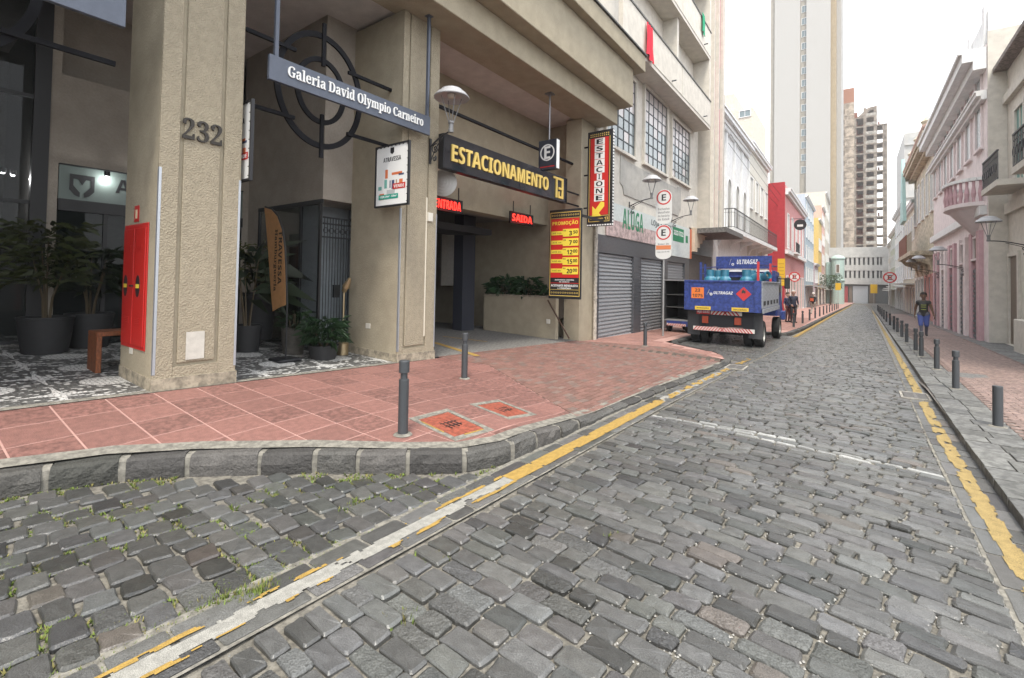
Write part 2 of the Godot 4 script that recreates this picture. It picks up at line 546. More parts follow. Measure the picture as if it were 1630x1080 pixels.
func build_ground() -> void:
	var stone := mat("sett", Color(1, 1, 1), 0.34, {"vc": true, "tex": "grain", "scale": 1.5, "bump": "n_fine", "bstr": 0.55})
	var stone2 := mat("sett_rough", Color(1, 1, 1), 0.55, {"vc": true, "tex": "grain", "scale": 1.1, "bump": "n_mid", "bstr": 1.1})
	var sand := mat("joint_sand", Color(0.20, 0.185, 0.155), 0.95, {"tex": "stain", "scale": 2.2, "bump": "n_cell", "bstr": 1.2})
	var cement := mat("cement", Color(0.25, 0.235, 0.20), 0.92, {"tex": "stain", "scale": 1.4, "bump": "n_fine", "bstr": 0.6})
	var gm := MB.new()
	gm.out_quad(Vector3(-450, SLOPE * 250 - 0.45, 250), Vector3(450, SLOPE * 250 - 0.45, 250), Vector3(450, -SLOPE * 600 - 0.45, -600), Vector3(-450, -SLOPE * 600 - 0.45, -600), Vector3.UP)
	var g := obj("ground", gm, mat("asphalt", Color(0.06, 0.06, 0.06), 0.95, {"tex": "stain", "scale": 0.3}))
	g.set_meta("kind", "structure")

	# ----- road
	var road := struct("road")
	var fn := FastNoiseLite.new()
	fn.seed = 12
	fn.frequency = 1.7
	fn.fractal_octaves = 3
	var bed := grid_sheet(-5.9, 1.06, 2.0, -8.0, 70, 100, func(x, z): return road_y(z) - 0.025 + fn.get_noise_2d(x, z) * 0.014)
	obj("bed", bed, sand, road)
	var bed2 := grid_sheet(-5.9, 3.2, -8.0, -152.0, 1, 60, func(_x, z): return road_y(z) - 0.02)
	obj("bed", bed2, sand, road)
	var heap := []        # [size score, MB]
	var rest := MB.new()
	# main carriageway: rows laid across the street, bowing towards the kerb on the right
	var z := 1.2
	while z > -125.0:
		var near := z > -16.0
		var pitch := rng.randf_range(0.11, 0.15) if z > -40.0 else rng.randf_range(0.17, 0.22)
		var x := poly_at(LEFT_LINE, z) + 0.17 + rng.randf_range(0.0, 0.06)
		if z < -13.0 and z > -23.0: x -= 0.0
		var xe := poly_at(RIGHT_LINE, z) - 0.15
		while x < xe - 0.05:
			var l := rng.randf_range(0.15, 0.32)
			if x + l > xe - 0.08: l = xe - x
			var cx := x + l * 0.5
			var u := maxf(cx + 1.2, 0.0)
			var cz := z + (cx + 2.4) * 0.03 + 0.055 * u * u + rng.randf_range(-0.006, 0.006)
			var turn := 0.03 + 0.11 * u
			var on_line := (absf(cz + 6.62) < 0.07 and cx < -0.5) or (absf(cz + 6.42 - (cx + 0.6) * 0.05) < 0.075 and cx > -1.25)
			var m := MB.new() if near else rest
			m.col = stone_tone()
			if on_line and near and z > -8.0: m.col = Color(0.46, 0.46, 0.44) * rng.randf_range(0.6, 1.05)
			sett(m, cx, cz, l - rng.randf_range(0.008, 0.024), (pitch - rng.randf_range(0.007, 0.019)) * (0.55 if on_line and near else 1.0), turn + rng.randf_range(-0.02, 0.02), rng.randf_range(-0.005, 0.009), near)
			if near:
				var score := l * pitch / pow(Vector2(cx, cz - 0.0).length(), 2.5)
				if cz > -0.55 or cx < -2.7: score = 0.0
				heap.append([score, m])
			x += l
		z -= pitch
	# setts in the loading bay under the truck
	z = -13.4
	while z > -23.2:
		var x := poly_at(LEFT_LINE, z) + 0.14
		while x > kerb_x(z) + 0.1 and x > -4.8:
			var l := rng.randf_range(0.2, 0.34)
			rest.col = stone_tone(0.15)
			sett(rest, x - l * 0.5, z, l - 0.02, 0.14, rng.randf_range(-0.04, 0.04), rng.randf_range(-0.004, 0.006), false)
			x -= l
		z -= 0.155
	# long flush stones along both edges
	for e in [[-1, 0.0], [-1, -0.18], [1, 0.0], [1, 0.19]]:
		z = 1.0
		while z > -60.0:
			var l := rng.randf_range(0.24, 0.5)
			var lx: float = poly_at(LEFT_LINE, z) + 0.06 + e[1] if e[0] < 0 else poly_at(RIGHT_LINE, z) - 0.05 + e[1]
			if not (e[0] < 0 and z < -13.0):
				var m := MB.new() if z > -9.0 else rest
				m.col = stone_tone(-0.1)
				sett(m, lx, z - l * 0.5, 0.165, l - 0.02, rng.randf_range(-0.02, 0.02), 0.001, z > -9.0, 0.25)
				if z > -9.0: heap.append([l * 0.16 / pow(Vector2(lx, z).length(), 2.5) if z < -0.6 else 0.0, m])
			z -= l
	var strip := MB.new()
	for e in [[0.16, -0.27, 1.0, -13.0], [0.28, -0.16, 0.5, -60.0]]:
		var zz: float = e[2]
		while zz > e[3]:
			var la: float = poly_at(LEFT_LINE if e[3] > -20.0 else RIGHT_LINE, zz)
			var lb: float = poly_at(LEFT_LINE if e[3] > -20.0 else RIGHT_LINE, zz - 0.5)
			strip.out_quad(Vector3(la + e[0], road_y(zz) - 0.007, zz), Vector3(la + e[1], road_y(zz) - 0.007, zz), Vector3(lb + e[1], road_y(zz - 0.5) - 0.007, zz - 0.5), Vector3(lb + e[0], road_y(zz - 0.5) - 0.007, zz - 0.5), Vector3.UP)
			zz -= 0.5
	obj("mortar_strip", strip, cement, road)
	# the bay on the left: squarer setts, wide mossy joints
	var tufts := MB.new()
	x_bay(heap, tufts)
	heap.sort_custom(func(a, b): return a[0] > b[0])
	for i in heap.size():
		var m: MB = heap[i][1]
		if i < 300: obj("cobblestone", m, stone if rng.randf() > 0.3 else stone2, road)
		else:
			rest.v.append_array(m.v); rest.n.append_array(m.n); rest.c.append_array(m.c)
	var ro := obj("cobblestones", rest, stone, road)
	ro.set_meta("kind", "stuff")
	# grass and moss in the joints
	var moss := mat("joint_grass", Color(1, 1, 1), 0.9, {"vc": true, "backlight": Color(0.2, 0.3, 0.05)})
	# pale grit washed into the joints, mostly towards the right
	var grit := MB.new()
	for i in 9000:
		var gx := minf(0.7, rng.randfn(0.1, 0.9))
		var gz := -0.8 - absf(rng.randfn(0.0, 2.6))
		if gx < -2.4 or gz < -9.0: continue
		var k := rng.randf_range(0.16, 0.42)
		grit.col = Color(k, k * 0.97, k * 0.9)
		var s := rng.randf_range(0.004, 0.009)
		var c := Vector3(gx, road_y(gz) - 0.02 + rng.randf_range(0.0, 0.01), gz)
		var p := [c + Vector3(s, 0, 0), c + Vector3(0, 0, s), c - Vector3(s, 0, 0), c - Vector3(0, 0, s)]
		for q in 4: grit.out_tri(p[q], p[(q + 1) % 4], c + Vector3(0, s, 0), Vector3.UP)
	obj("grit", grit, mat("grit", Color(1, 1, 1), 0.9, {"vc": true}), road).set_meta("kind", "stuff")
	var gr := obj("joint_grass", tufts, moss)
	tag(gr, "short bright green grass and moss growing between the cobblestones", "grass")
	gr.set_meta("kind", "stuff")
	# painted lines
	var yellow := mat("yellow_paint", Color(0.43, 0.275, 0.065), 0.85, {"tex": "grain", "scale": 2.0})
	var white := mat("white_paint", Color(0.36, 0.35, 0.315), 0.85, {"tex": "grain", "scale": 2.0})
	var ochre := mat("ochre_paint", Color(0.38, 0.275, 0.105), 0.85, {"tex": "grain", "scale": 1.2})
	var lm := func(zz): return poly_at(LEFT_LINE, zz)
	paint("white_line", lm, 0.12, 0.3, -3.55, 0.7, 0.006, white, road, 0.02, 3)
	paint("yellow_line", func(zz): return poly_at(LEFT_LINE, zz) - 0.075, 0.035, 0.3, -3.5, 0.46, 0.010, yellow, road, 0.015, 5)
	paint("yellow_line", func(zz): return poly_at(LEFT_LINE, zz) + 0.075, 0.035, 0.3, -3.5, 0.46, 0.010, yellow, road, 0.015, 9)
	paint("yellow_line", lm, 0.16, -3.5, -7.5, 0.86, 0.008, yellow, road, 0.03, 4)
	paint("white_line", lm, 0.15, -7.4, -12.0, 0.56, 0.006, white, road, 0.03, 6)
	paint("yellow_line", lm, 0.15, -7.5, -14.0, 0.5, 0.010, yellow, road, 0.03, 7)
	paint("yellow_line", lm, 0.16, -22.5, -110.0, 0.7, 0.012, yellow, road, 0.1, 8)
	paint("yellow_line", func(zz): return poly_at(RIGHT_LINE, zz) + 0.01, 0.13, 0.0, -10.6, 0.7, 0.008, ochre, road, 0.018, 14)
	paint("yellow_line", func(zz): return poly_at(RIGHT_LINE, zz) + 0.01, 0.13, -11.4, -110.0, 0.68, 0.012, ochre, road, 0.045, 15)
	# drain grates
	for q in [[RG(1172, 586), "iron drain grate in the gutter beside the brick driveway"], [RG(1457, 632), "iron drain grate in the gutter beside the stone pavement"]]:
		var d := thing("drain_grate", q[1], "drain grate")
		var o: Vector3 = q[0]
		d.position = Vector3(o.x, road_y(o.z) + 0.016, o.z)
		var iron := mat("cast_iron", Color(0.2, 0.19, 0.18), 0.6, {"metal": 0.2, "tex": "grain", "scale": 3.0})
		var fm := MB.new()
		for s in [-1, 1]:
			fm.box(Vector3(s * 0.19, 0, 0), Vector3(0.04, 0.02, 0.62))
			fm.box(Vector3(0, 0, s * 0.29), Vector3(0.34, 0.02, 0.04))
		obj("frame", fm, mat("grate_concrete", Color(0.36, 0.34, 0.30), 0.9, {"tex": "stain"}), d)
		one_box("pit", Vector3(-0.17, -0.02, -0.27), Vector3(0.17, -0.008, 0.27), flat("pit_dark", 0.012, 0.012, 0.012, 0.95), d)
		for k in 6:
			one_box("grate_bar", Vector3(-0.16, -0.004, -0.25 + k * 0.09), Vector3(0.16, 0.012, -0.2 + k * 0.09), iron, d)
		one_box("grate_bar", Vector3(-0.02, -0.002, -0.26), Vector3(0.02, 0.010, 0.26), iron, d)
	# ----- kerb on the left: separate stones with cement joints
	var kerb := struct("kerb")
	var kstone := mat("kerb_stone", Color(1, 1, 1), 0.8, {"vc": true, "tex": "grain", "scale": 0.8, "bump": "n_mid", "bstr": 1.2})
	var line := []
	for k in KERB: line.append(Vector2(k[0], k[1]))
	line.append_array([Vector2(-2.62, -13.6), Vector2(-4.8, -15.4), Vector2(-4.85, -22.0), Vector2(-2.25, -23.0)])
	for k in range(1, 20): line.append(Vector2(poly_at(LEFT_LINE, -23.0 - k * 5) - 0.12, -23.0 - k * 5.0))
	var seg := 0
	var pos: Vector2 = line[0]
	while seg < line.size() - 1:
		var far: bool = pos.y < -13.0
		var want := rng.randf_range(0.4, 0.62) if not far else rng.randf_range(0.9, 1.1)
		var a := pos
		while seg < line.size() - 1 and pos.distance_to(line[seg + 1]) < want:
			want -= pos.distance_to(line[seg + 1])
			pos = line[seg + 1]
			seg += 1
		if seg >= line.size() - 1: break
		pos = pos + (line[seg + 1] - pos).normalized() * want
		var b := pos
		var d := (b - a).normalized()
		var nrm := Vector2(d.y, -d.x)      # towards the pavement
		if nrm.dot(Vector2(-1, 0.2)) < 0.0: nrm = -nrm
		var gap := rng.randf_range(0.015, 0.03)
		var h0 := kerb_h(a.y) + 0.004
		var h1 := kerb_h(b.y) + 0.004
		var m := MB.new()
		var k := rng.randf_range(0.055, 0.12)
		m.col = Color(k * 1.04, k, k * 0.92)
		var p0 := a + d * gap + nrm * rng.randf_range(-0.012, 0.012)
		var p1 := b - d * gap + nrm * rng.randf_range(-0.012, 0.012)
		kerb_stone(m, p0, p1, nrm, 0.17, h0 + rng.randf_range(-0.012, 0.006), h1 + rng.randf_range(-0.012, 0.006), not far)
		obj("kerb_stone", m, kstone, kerb)
		if not far:
			var cmm := MB.new()
			kerb_stone(cmm, b - d * (gap + 0.012) + nrm * 0.012, b + d * (gap + 0.012) + nrm * 0.012, nrm, 0.17, h1 - 0.010, h1 - 0.010, false)
			obj("cement_joint", cmm, cement, kerb)
	# ----- left pavement
	var pave := struct("pavement")
	var grout := mat("pink_grout", Color(0.42, 0.25, 0.215), 0.9, {"tex": "soft", "scale": 0.9})
	obj("screed", pave_sheet(XF, 1.6, -7.6, 26, 90, -0.005, 0.24), grout, pave)
	# strip of cement behind the kerb
	var inner := PackedVector2Array()
	var edge := PackedVector2Array()
	for k in KERB:
		if k[1] > -13.0: edge.append(Vector2(k[0], k[1]))
	for i in edge.size():
		var d := (edge[mini(i + 1, edge.size() - 1)] - edge[maxi(i - 1, 0)]).normalized()
		inner.append(edge[i] + Vector2(d.y, -d.x) * -0.26 if Vector2(d.y, -d.x).dot(Vector2(-1, 0.2)) < 0.0 else edge[i] + Vector2(d.y, -d.x) * 0.26)
	var cs := MB.new()
	for i in edge.size() - 1:
		for t in 3:
			var ia := inner[i].lerp(inner[i + 1], t / 3.0)
			var ib := inner[i].lerp(inner[i + 1], (t + 1) / 3.0)
			var ea := edge[i].lerp(edge[i + 1], t / 3.0).lerp(ia, 0.42)
			var eb := edge[i].lerp(edge[i + 1], (t + 1) / 3.0).lerp(ib, 0.42)
			cs.out_quad(p3(ia, 0.003), p3(ib, 0.003), p3(eb, 0.001), p3(ea, 0.001), Vector3.UP)
	obj("cement_strip", cs, cement, pave)
	# square red tiles
	var region := PackedVector2Array()
	for q in inner:
		if q.y > -5.3: region.append(q)
	region.append_array([Vector2(-3.06, -5.58), Vector2(-3.4, -5.8), Vector2(-5.8, -7.2), Vector2(XF, -6.95), Vector2(XF, 1.6)])
	var holes := [PackedVector2Array(), PackedVector2Array()]
	for i in 2:
		for q in [[[650, 667], [712, 651], [787, 680], [725, 697]], [[747, 641], [793, 630], [855, 650], [810, 662]]][i]:
			var w := RG(q[0], q[1], 0.22)
			holes[i].append(Vector2(w.x, w.z))
	var tmats := []
	for i in 4:
		var k: float = [1.0, 0.86, 1.16, 0.95][i]
		tmats.append(mat("red_tile_%d" % i, Color(0.265 * k, 0.127 * k, 0.105 * k), 0.7, {"tex": "grain" if i % 2 == 0 else "stain", "scale": 1.3 + 0.2 * i, "bump": "n_fine", "bstr": 0.8}))
	for ix in 12:
		for iz in 21:
			var x0 := XF + 0.02 + ix * 0.452
			var z0 := 1.55 - iz * 0.452
			var sq := PackedVector2Array([Vector2(x0 + 0.008, z0 - 0.008), Vector2(x0 + 0.444, z0 - 0.008), Vector2(x0 + 0.444, z0 - 0.444), Vector2(x0 + 0.008, z0 - 0.444)])
			for i in 4: sq[i].y += (sq[i].x - XF) * -0.03
			for pc in Geometry2D.intersect_polygons(sq, region):
				var left := [pc]
				for h in holes:
					var nxt := []
					for q in left: nxt.append_array(Geometry2D.clip_polygons(q, h))
					left = nxt
				for q: PackedVector2Array in left:
					if q.size() < 3: continue
					var m := slab(q, 0.0, 0.012)
					if m.v.size() > 0: obj("tile", m, tmats[rng.randi() % 4], pave)
	# driveway of red pavers
	var drive := struct("driveway")
	var dreg := PackedVector2Array([Vector2(-2.93, -5.5), Vector2(-3.4, -5.82), Vector2(-5.8, -7.22), Vector2(XF - 0.1, -6.97), Vector2(XF - 0.1, -12.9), Vector2(-4.4, -13.7), Vector2(-2.68, -12.5), Vector2(-2.9, -8.0)])
	var bedm := MB.new()
	for iz in 94:
		for ix in 46:
			var q := Vector2(-2.6 - ix * 0.1, -5.0 - iz * 0.1)
			if Geometry2D.is_point_in_polygon(q + Vector2(-0.05, -0.05), dreg):
				bedm.out_quad(p3(q, -0.0033), p3(q + Vector2(-0.1, 0), -0.0033), p3(q + Vector2(-0.1, -0.1), -0.0033), p3(q + Vector2(0, -0.1), -0.0033), Vector3.UP)
	obj("sand_bed", bedm, mat("brick_joint", Color(0.10, 0.08, 0.065), 0.95, {"tex": "stain", "scale": 2.0}), drive)
	var bm := mat("paver", Color(1, 1, 1), 0.8, {"vc": true, "tex": "grain", "scale": 1.6, "bump": "n_fine", "bstr": 0.5})
	var bricks := []
	var brest := MB.new()
	for iz in 44:
		for ix in 42:
			var x0 := -2.6 - ix * 0.105
			var z0 := -5.0 - iz * 0.21 - (0.105 if ix % 2 else 0.0)
			var sq := PackedVector2Array([Vector2(x0 - 0.004, z0 - 0.004), Vector2(x0 - 0.101, z0 - 0.004), Vector2(x0 - 0.101, z0 - 0.206), Vector2(x0 - 0.004, z0 - 0.206)])
			var ctr := (sq[0] + sq[2]) * 0.5
			var cut := Geometry2D.intersect_polygons(sq, dreg)
			if cut.is_empty(): continue
			var m := slab(cut[0], rng.randf_range(-0.002, 0.003) + 0.003, 0.02)
			var k := rng.randf_range(0.8, 1.15)
			var cc := Color(0.24 * k, 0.125 * k, 0.10 * k) if rng.randf() > 0.2 else Color(0.22 * k, 0.15 * k, 0.125 * k)
			for i in m.c.size(): m.c[i] = cc
			bricks.append([ctr.length(), m])
	bricks.sort_custom(func(a, b): return a[0] < b[0])
	for i in bricks.size():
		var m: MB = bricks[i][1]
		if i < 300: obj("brick", m, bm, drive)
		else:
			brest.v.append_array(m.v); brest.n.append_array(m.n); brest.c.append_array(m.c)
	obj("bricks", brest, bm, drive).set_meta("kind", "stuff")
	# garage approach behind the facade line
	obj("garage_floor", grid_sheet(-16.0, XF - 0.1, -6.7, -13.6, 8, 4, func(x, zz): return pave_y(x, zz) + 0.004), mat("garage_stone", Color(0.20, 0.195, 0.18), 0.85, {"tex": "stain", "scale": 1.5, "bump": "n_cell", "bstr": 0.6}), drive)
	for q in [[RG(690, 552, 0.2), RG(760, 571, 0.2), 0.16], [RG(705, 542, 0.2), RG(775, 548, 0.2), 0.1]]:
		var a: Vector3 = q[0]
		var b: Vector3 = q[1]
		var m := MB.new()
		var n2: Vector3 = Vector3(-(b - a).z, 0, (b - a).x).normalized() * q[2] * 0.5
		for t in 6:
			var pa := a.lerp(b, t / 6.0)
			var pb := a.lerp(b, (t + 1) / 6.0)
			var c4 := [pa - n2, pa + n2, pb + n2, pb - n2]
			for i in 4: c4[i].y = pave_y(c4[i].x, c4[i].z) + 0.010
			m.out_quad(c4[0], c4[1], c4[2], c4[3], Vector3.UP)
		obj("floor_line", m, yellow, drive)
	# pavement beyond the driveway
	var pave2 := struct("far_pavement")
	obj("screed", pave_sheet(XF - 0.3, -12.6, -160.0, 12, 420, -0.022, 0.1), grout, pave2)
	var far_tiles := MB.new()
	var fm2 := mat("far_tile", Color(1, 1, 1), 0.8, {"vc": true, "tex": "grain", "scale": 1.3})
	for iz in 60:
		for ix in 10:
			var x0 := XF + 0.02 + ix * 0.45
			var z0 := -13.0 - iz * 0.45
			if x0 + 0.45 > kerb_x(z0) - 0.1 or x0 + 0.45 > kerb_x(z0 - 0.45) - 0.1: continue
			var sq := PackedVector2Array([Vector2(x0 + 0.006, z0), Vector2(x0 + 0.445, z0), Vector2(x0 + 0.445, z0 - 0.44), Vector2(x0 + 0.006, z0 - 0.44)])
			if Geometry2D.is_point_in_polygon((sq[0] + sq[2]) * 0.5, dreg): continue
			var k := rng.randf_range(0.85, 1.1)
			far_tiles.col = Color(0.36 * k, 0.19 * k, 0.155 * k)
			slab_into(far_tiles, sq, -0.008, 0.02, pave_y)
	obj("tiles", far_tiles, fm2, pave2).set_meta("kind", "stuff")
	# ----- right pavement
	var rp := struct("right_pavement")
	obj("screed", grid_sheet(1.06, 8.0, 1.0, -150.0, 4, 60, func(x, zz): return (road_y(zz) - 0.05 if x < poly_at(RIGHT_LINE, zz) + 0.1 else right_y(x, zz) - 0.014)), mat("right_joint", Color(0.16, 0.145, 0.13), 0.95, {"tex": "stain", "scale": 1.5}), rp)
	var slabm := mat("grey_slab", Color(1, 1, 1), 0.7, {"vc": true, "tex": "stain", "scale": 1.2, "bump": "n_fine", "bstr": 0.6})
	var rrest := MB.new()
	var nslab := 0
	z = -2.0
	while z > -110.0:
		var l := rng.randf_range(0.28, 0.55)
		var kx := poly_at(RIGHT_LINE, z) + 0.17
		var cut := rng.randf_range(0.2, 0.3)
		for q in [[kx, kx + cut], [kx + cut + 0.012, kx + 0.56]]:
			var m := MB.new()
			var k := rng.randf_range(0.11, 0.2)
			m.col = Color(k, k, k * 0.95)
			var dz := rng.randf_range(-0.04, 0.04)
			var sq := PackedVector2Array([Vector2(q[0], z + dz), Vector2(q[1], z + dz), Vector2(q[1], z - l + 0.015 + dz), Vector2(q[0], z - l + 0.015 + dz)])
			slab_into(m, sq, rng.randf_range(-0.004, 0.008), 0.16 if q[0] == kx else 0.03, right_y)
			if nslab < 150:
				obj("slab", m, slabm, rp)
				nslab += 1
			else:
				rrest.v.append_array(m.v); rrest.n.append_array(m.n); rrest.c.append_array(m.c)
		z -= l
	# pink pavers, then grey slabs against the houses
	var iz := 0
	z = -5.0
	while z > -60.0:
		var st := 0.105 if z > -26.0 else 0.42
		var kx := poly_at(RIGHT_LINE, z) + 0.74
		for ix in int(1.7 / (st * 2.0)):
			var x0 := kx + ix * st * 2.0 + (st if iz % 2 else 0.0)
			var k := rng.randf_range(0.85, 1.12)
			rrest.col = Color(0.27 * k, 0.19 * k, 0.165 * k)
			slab_into(rrest, PackedVector2Array([Vector2(x0 + 0.003, z), Vector2(x0 + st * 2.0 - 0.003, z), Vector2(x0 + st * 2.0 - 0.003, z - st + 0.005), Vector2(x0 + 0.003, z - st + 0.005)]), rng.randf_range(-0.002, 0.002), 0.02, right_y)
		z -= st
		iz += 1
	z = -5.0
	while z > -60.0:
		var l := rng.randf_range(0.3, 0.6)
		var x := poly_at(RIGHT_LINE, z) + 2.5
		while x < 5.4:
			var w := rng.randf_range(0.35, 0.7)
			var k := rng.randf_range(0.13, 0.21)
			rrest.col = Color(k, k, k * 0.97)
			slab_into(rrest, PackedVector2Array([Vector2(x, z), Vector2(x + w - 0.015, z), Vector2(x + w - 0.015, z - l + 0.015), Vector2(x, z - l + 0.015)]), rng.randf_range(-0.003, 0.004), 0.03, right_y)
			x += w
		z -= l
	obj("pavers", rrest, slabm, rp).set_meta("kind", "stuff")
	one_box("inspection_cover", RG(1545, 600, 0.1) + Vector3(-0.35, 0.006, -0.4), RG(1545, 600, 0.1) + Vector3(0.3, 0.014, 0.3), mat("cover_grey", Color(0.17, 0.17, 0.165), 0.8, {"tex": "stain", "scale": 2.0}), rp)
	# ----- two steel inspection covers in concrete frames
	for i in 2:
		var t := thing("inspection_cover", ["red steel inspection cover with yellow paint on its concrete frame", "red steel inspection cover between the other cover and the driveway"][i], "manhole cover")
		var h: PackedVector2Array = holes[i]
		var c := (h[0] + h[1] + h[2] + h[3]) / 4.0
		var inr := PackedVector2Array()
		for q in h: inr.append(c + (q - c) * 0.78)
		var fm := MB.new()
		for k in 4:
			slab_into(fm, PackedVector2Array([h[k], h[(k + 1) % 4], inr[(k + 1) % 4], inr[k]]), 0.004, 0.03, pave_y)
		obj("frame", fm, cement, t)
		var pm := MB.new()
		var lid := PackedVector2Array()
		for q in h: lid.append(c + (q - c) * 0.765)
		slab_into(pm, lid, 0.0, 0.03, pave_y)
		var lo := obj("lid", pm, mat("red_steel", Color(0.33, 0.085, 0.05), 0.65, {"tex": "stain", "scale": 1.8, "bump": "n_cell", "bstr": 0.4}), t)
		var ex := (h[1] - h[0]).normalized()
		var ez := (h[3] - h[0]).normalized()
		var slot := MB.new()
		for k in 4: slot.box(p3(c + ex * (k - 1.5) * 0.055, 0.001), Vector3(0.012, 0.004, 0.26 - 0.05 * (k % 2)), Basis(Vector3.UP, -atan2(ez.x, -ez.y) + PI))
		for k in 2: slot.box(p3(c + ez * (k - 0.5) * 0.1, 0.001), Vector3(0.22, 0.0042, 0.012), Basis(Vector3.UP, -atan2(ez.x, -ez.y) + PI))
		obj("slot", slot, flat("pit_dark", 0.012, 0.012, 0.012, 0.95), lo)
		if i == 0:
			var ym := MB.new()
			for k in [2, 3]:
				var a := h[k].lerp(inr[k], 0.72)
				var b := h[(k + 1) % 4].lerp(inr[(k + 1) % 4], 0.72)
				var s0: float = 0.1 if k == 2 else 0.25
				slab_into(ym, PackedVector2Array([a.lerp(b, s0), a.lerp(b, s0 + 0.6), a.lerp(b, s0 + 0.6).lerp(c, 0.06), a.lerp(b, s0).lerp(c, 0.06)]), 0.008, 0.003, pave_y)
			obj("yellow_edge", ym, yellow, t)
func x_bay(heap: Array, tufts: MB) -> void:
	var z := 1.6
	while z > -4.2:
		var pitch := rng.randf_range(0.15, 0.18)
		var x := poly_at(LEFT_LINE, z) - 0.24
		while x > -5.7:
			var l := rng.randf_range(0.17, 0.25)
			var cx := x - l * 0.5
			var cz := z + (cx + 2.5) * -0.10 + 0.05 * sin(cx * 2.1) + rng.randf_range(-0.012, 0.012)
			x -= l
			if cz < -4.0 or cz > 1.6: continue
			var kx := kerb_x(cz)
			if cz > -3.75 and cx < kx + 0.10: continue
			if cz <= -3.75: continue
			var k2 := kerb_x(cz - 0.1)
			if cx < k2 + 0.07: continue
			var m := MB.new()
			m.col = stone_tone(0.2)
			sett(m, cx, cz, l - rng.randf_range(0.008, 0.022), pitch - rng.randf_range(0.008, 0.022), 0.10 + rng.randf_range(-0.07, 0.07), rng.randf_range(-0.006, 0.006), true, 1.15)
			heap.append([l * pitch / pow(Vector2(cx, cz).length(), 2.5) if cz < -0.3 else 0.0, m])
		z -= pitch
	# grass: thick along the kerb and the line, thin elsewhere
	var fn := FastNoiseLite.new()
	fn.seed = 21
	fn.frequency = 1.1
	for i in 15000:
		var cx := rng.randf_range(-5.4, -2.6)
		var cz := rng.randf_range(-3.7, 0.0)
		if cx < kerb_x(cz) + 0.02: continue
		var v := fn.get_noise_2d(cx, cz)
		var near_line := absf(cx - poly_at(LEFT_LINE, cz) + 0.26) < 0.07
		if v < 0.02 and not (near_line and v > -0.15): continue
		tuft(tufts, cx, cz, rng.randf_range(0.006, 0.02))
	for i in 260:
		var cz := rng.randf_range(-12.0, -6.0)
		tuft(tufts, poly_at(LEFT_LINE, cz) - 0.1 + rng.randf_range(-0.1, 0.1), cz, 0.02)
	for q in [[-2.72, -1.35, 130], [-2.8, -1.2, 60], [-2.2, -2.2, 14], [-1.9, -1.7, 12], [-1.4, -3.2, 10], [-3.2, -2.3, 30]]:
		for i in q[2]: tuft(tufts, q[0] + rng.randfn(0, 0.035), q[1] + rng.randfn(0, 0.06), rng.randf_range(0.015, 0.045))
func tuft(m: MB, x: float, z: float, h: float) -> void:
	var k := rng.randf_range(0.7, 1.3)
	m.col = Color(0.12 * k, 0.165 * k, 0.03 * k) if rng.randf() > 0.3 else Color(0.2 * k, 0.18 * k, 0.06 * k)
	var b := Vector3(x, road_y(z) - 0.022, z)
	for i in 3:
		var a := rng.randf() * TAU
		var d := Vector3(cos(a), 0, sin(a))
		var s := Vector3(-d.z, 0, d.x) * 0.006
		m.tri(b - s, b + s, b + d * rng.randf_range(0.008, 0.025) + Vector3.UP * (0.008 + h))
func pave_sheet(x0: float, z0: float, z1: float, nx: int, nz: int, lift: float, back: float) -> MB:   # from the houses to just behind the kerb
	var m := MB.new()
	for k in nz:
		var za := lerpf(z0, z1, float(k) / nz)
		var zb := lerpf(z0, z1, float(k + 1) / nz)
		for i in nx:
			var p := []
			for e in [[i, za], [i + 1, za], [i + 1, zb], [i, zb]]:
				var x := lerpf(x0, kerb_x(e[1]) - back, float(e[0]) / nx)
				p.append(Vector3(x, pave_y(x, e[1]) + lift, e[1]))
			m.out_quad(p[0], p[1], p[2], p[3], Vector3.UP)
	return m
func p3(q: Vector2, lift: float) -> Vector3:
	return Vector3(q.x, pave_y(q.x, q.y) + lift, q.y)
func slab(q: PackedVector2Array, lift: float, deep: float) -> MB:
	var m := MB.new()
	slab_into(m, q, lift, deep, pave_y)
	return m
func slab_into(m: MB, q: PackedVector2Array, lift: float, deep: float, hf: Callable) -> void:
	var c := Vector2.ZERO
	for p in q: c += p
	c /= q.size()
	var r := 0.0
	for p in q: r = maxf(r, p.distance_to(c))
	var idx := Geometry2D.triangulate_polygon(q)
	if idx.is_empty(): return
	var top := []
	var rim := []
	var low := []
	for p in q:
		var pi := p + (c - p).normalized() * minf(0.006, r * 0.1)
		top.append(Vector3(pi.x, hf.call(pi.x, pi.y) + lift, pi.y))
		rim.append(Vector3(p.x, hf.call(p.x, p.y) + lift - 0.004, p.y))
		low.append(Vector3(p.x, hf.call(p.x, p.y) + lift - deep, p.y))
	for i in range(0, idx.size(), 3): m.out_tri(top[idx[i]], top[idx[i + 1]], top[idx[i + 2]], Vector3.UP)
	for i in q.size():
		var k := (i + 1) % q.size()
		var o3 := (q[i] + q[k]) * 0.5 - c
		m.out_quad(top[i], top[k], rim[k], rim[i], Vector3(o3.x, 0.5, o3.y))
		m.out_quad(rim[i], rim[k], low[k], low[i], Vector3(o3.x, 0, o3.y))
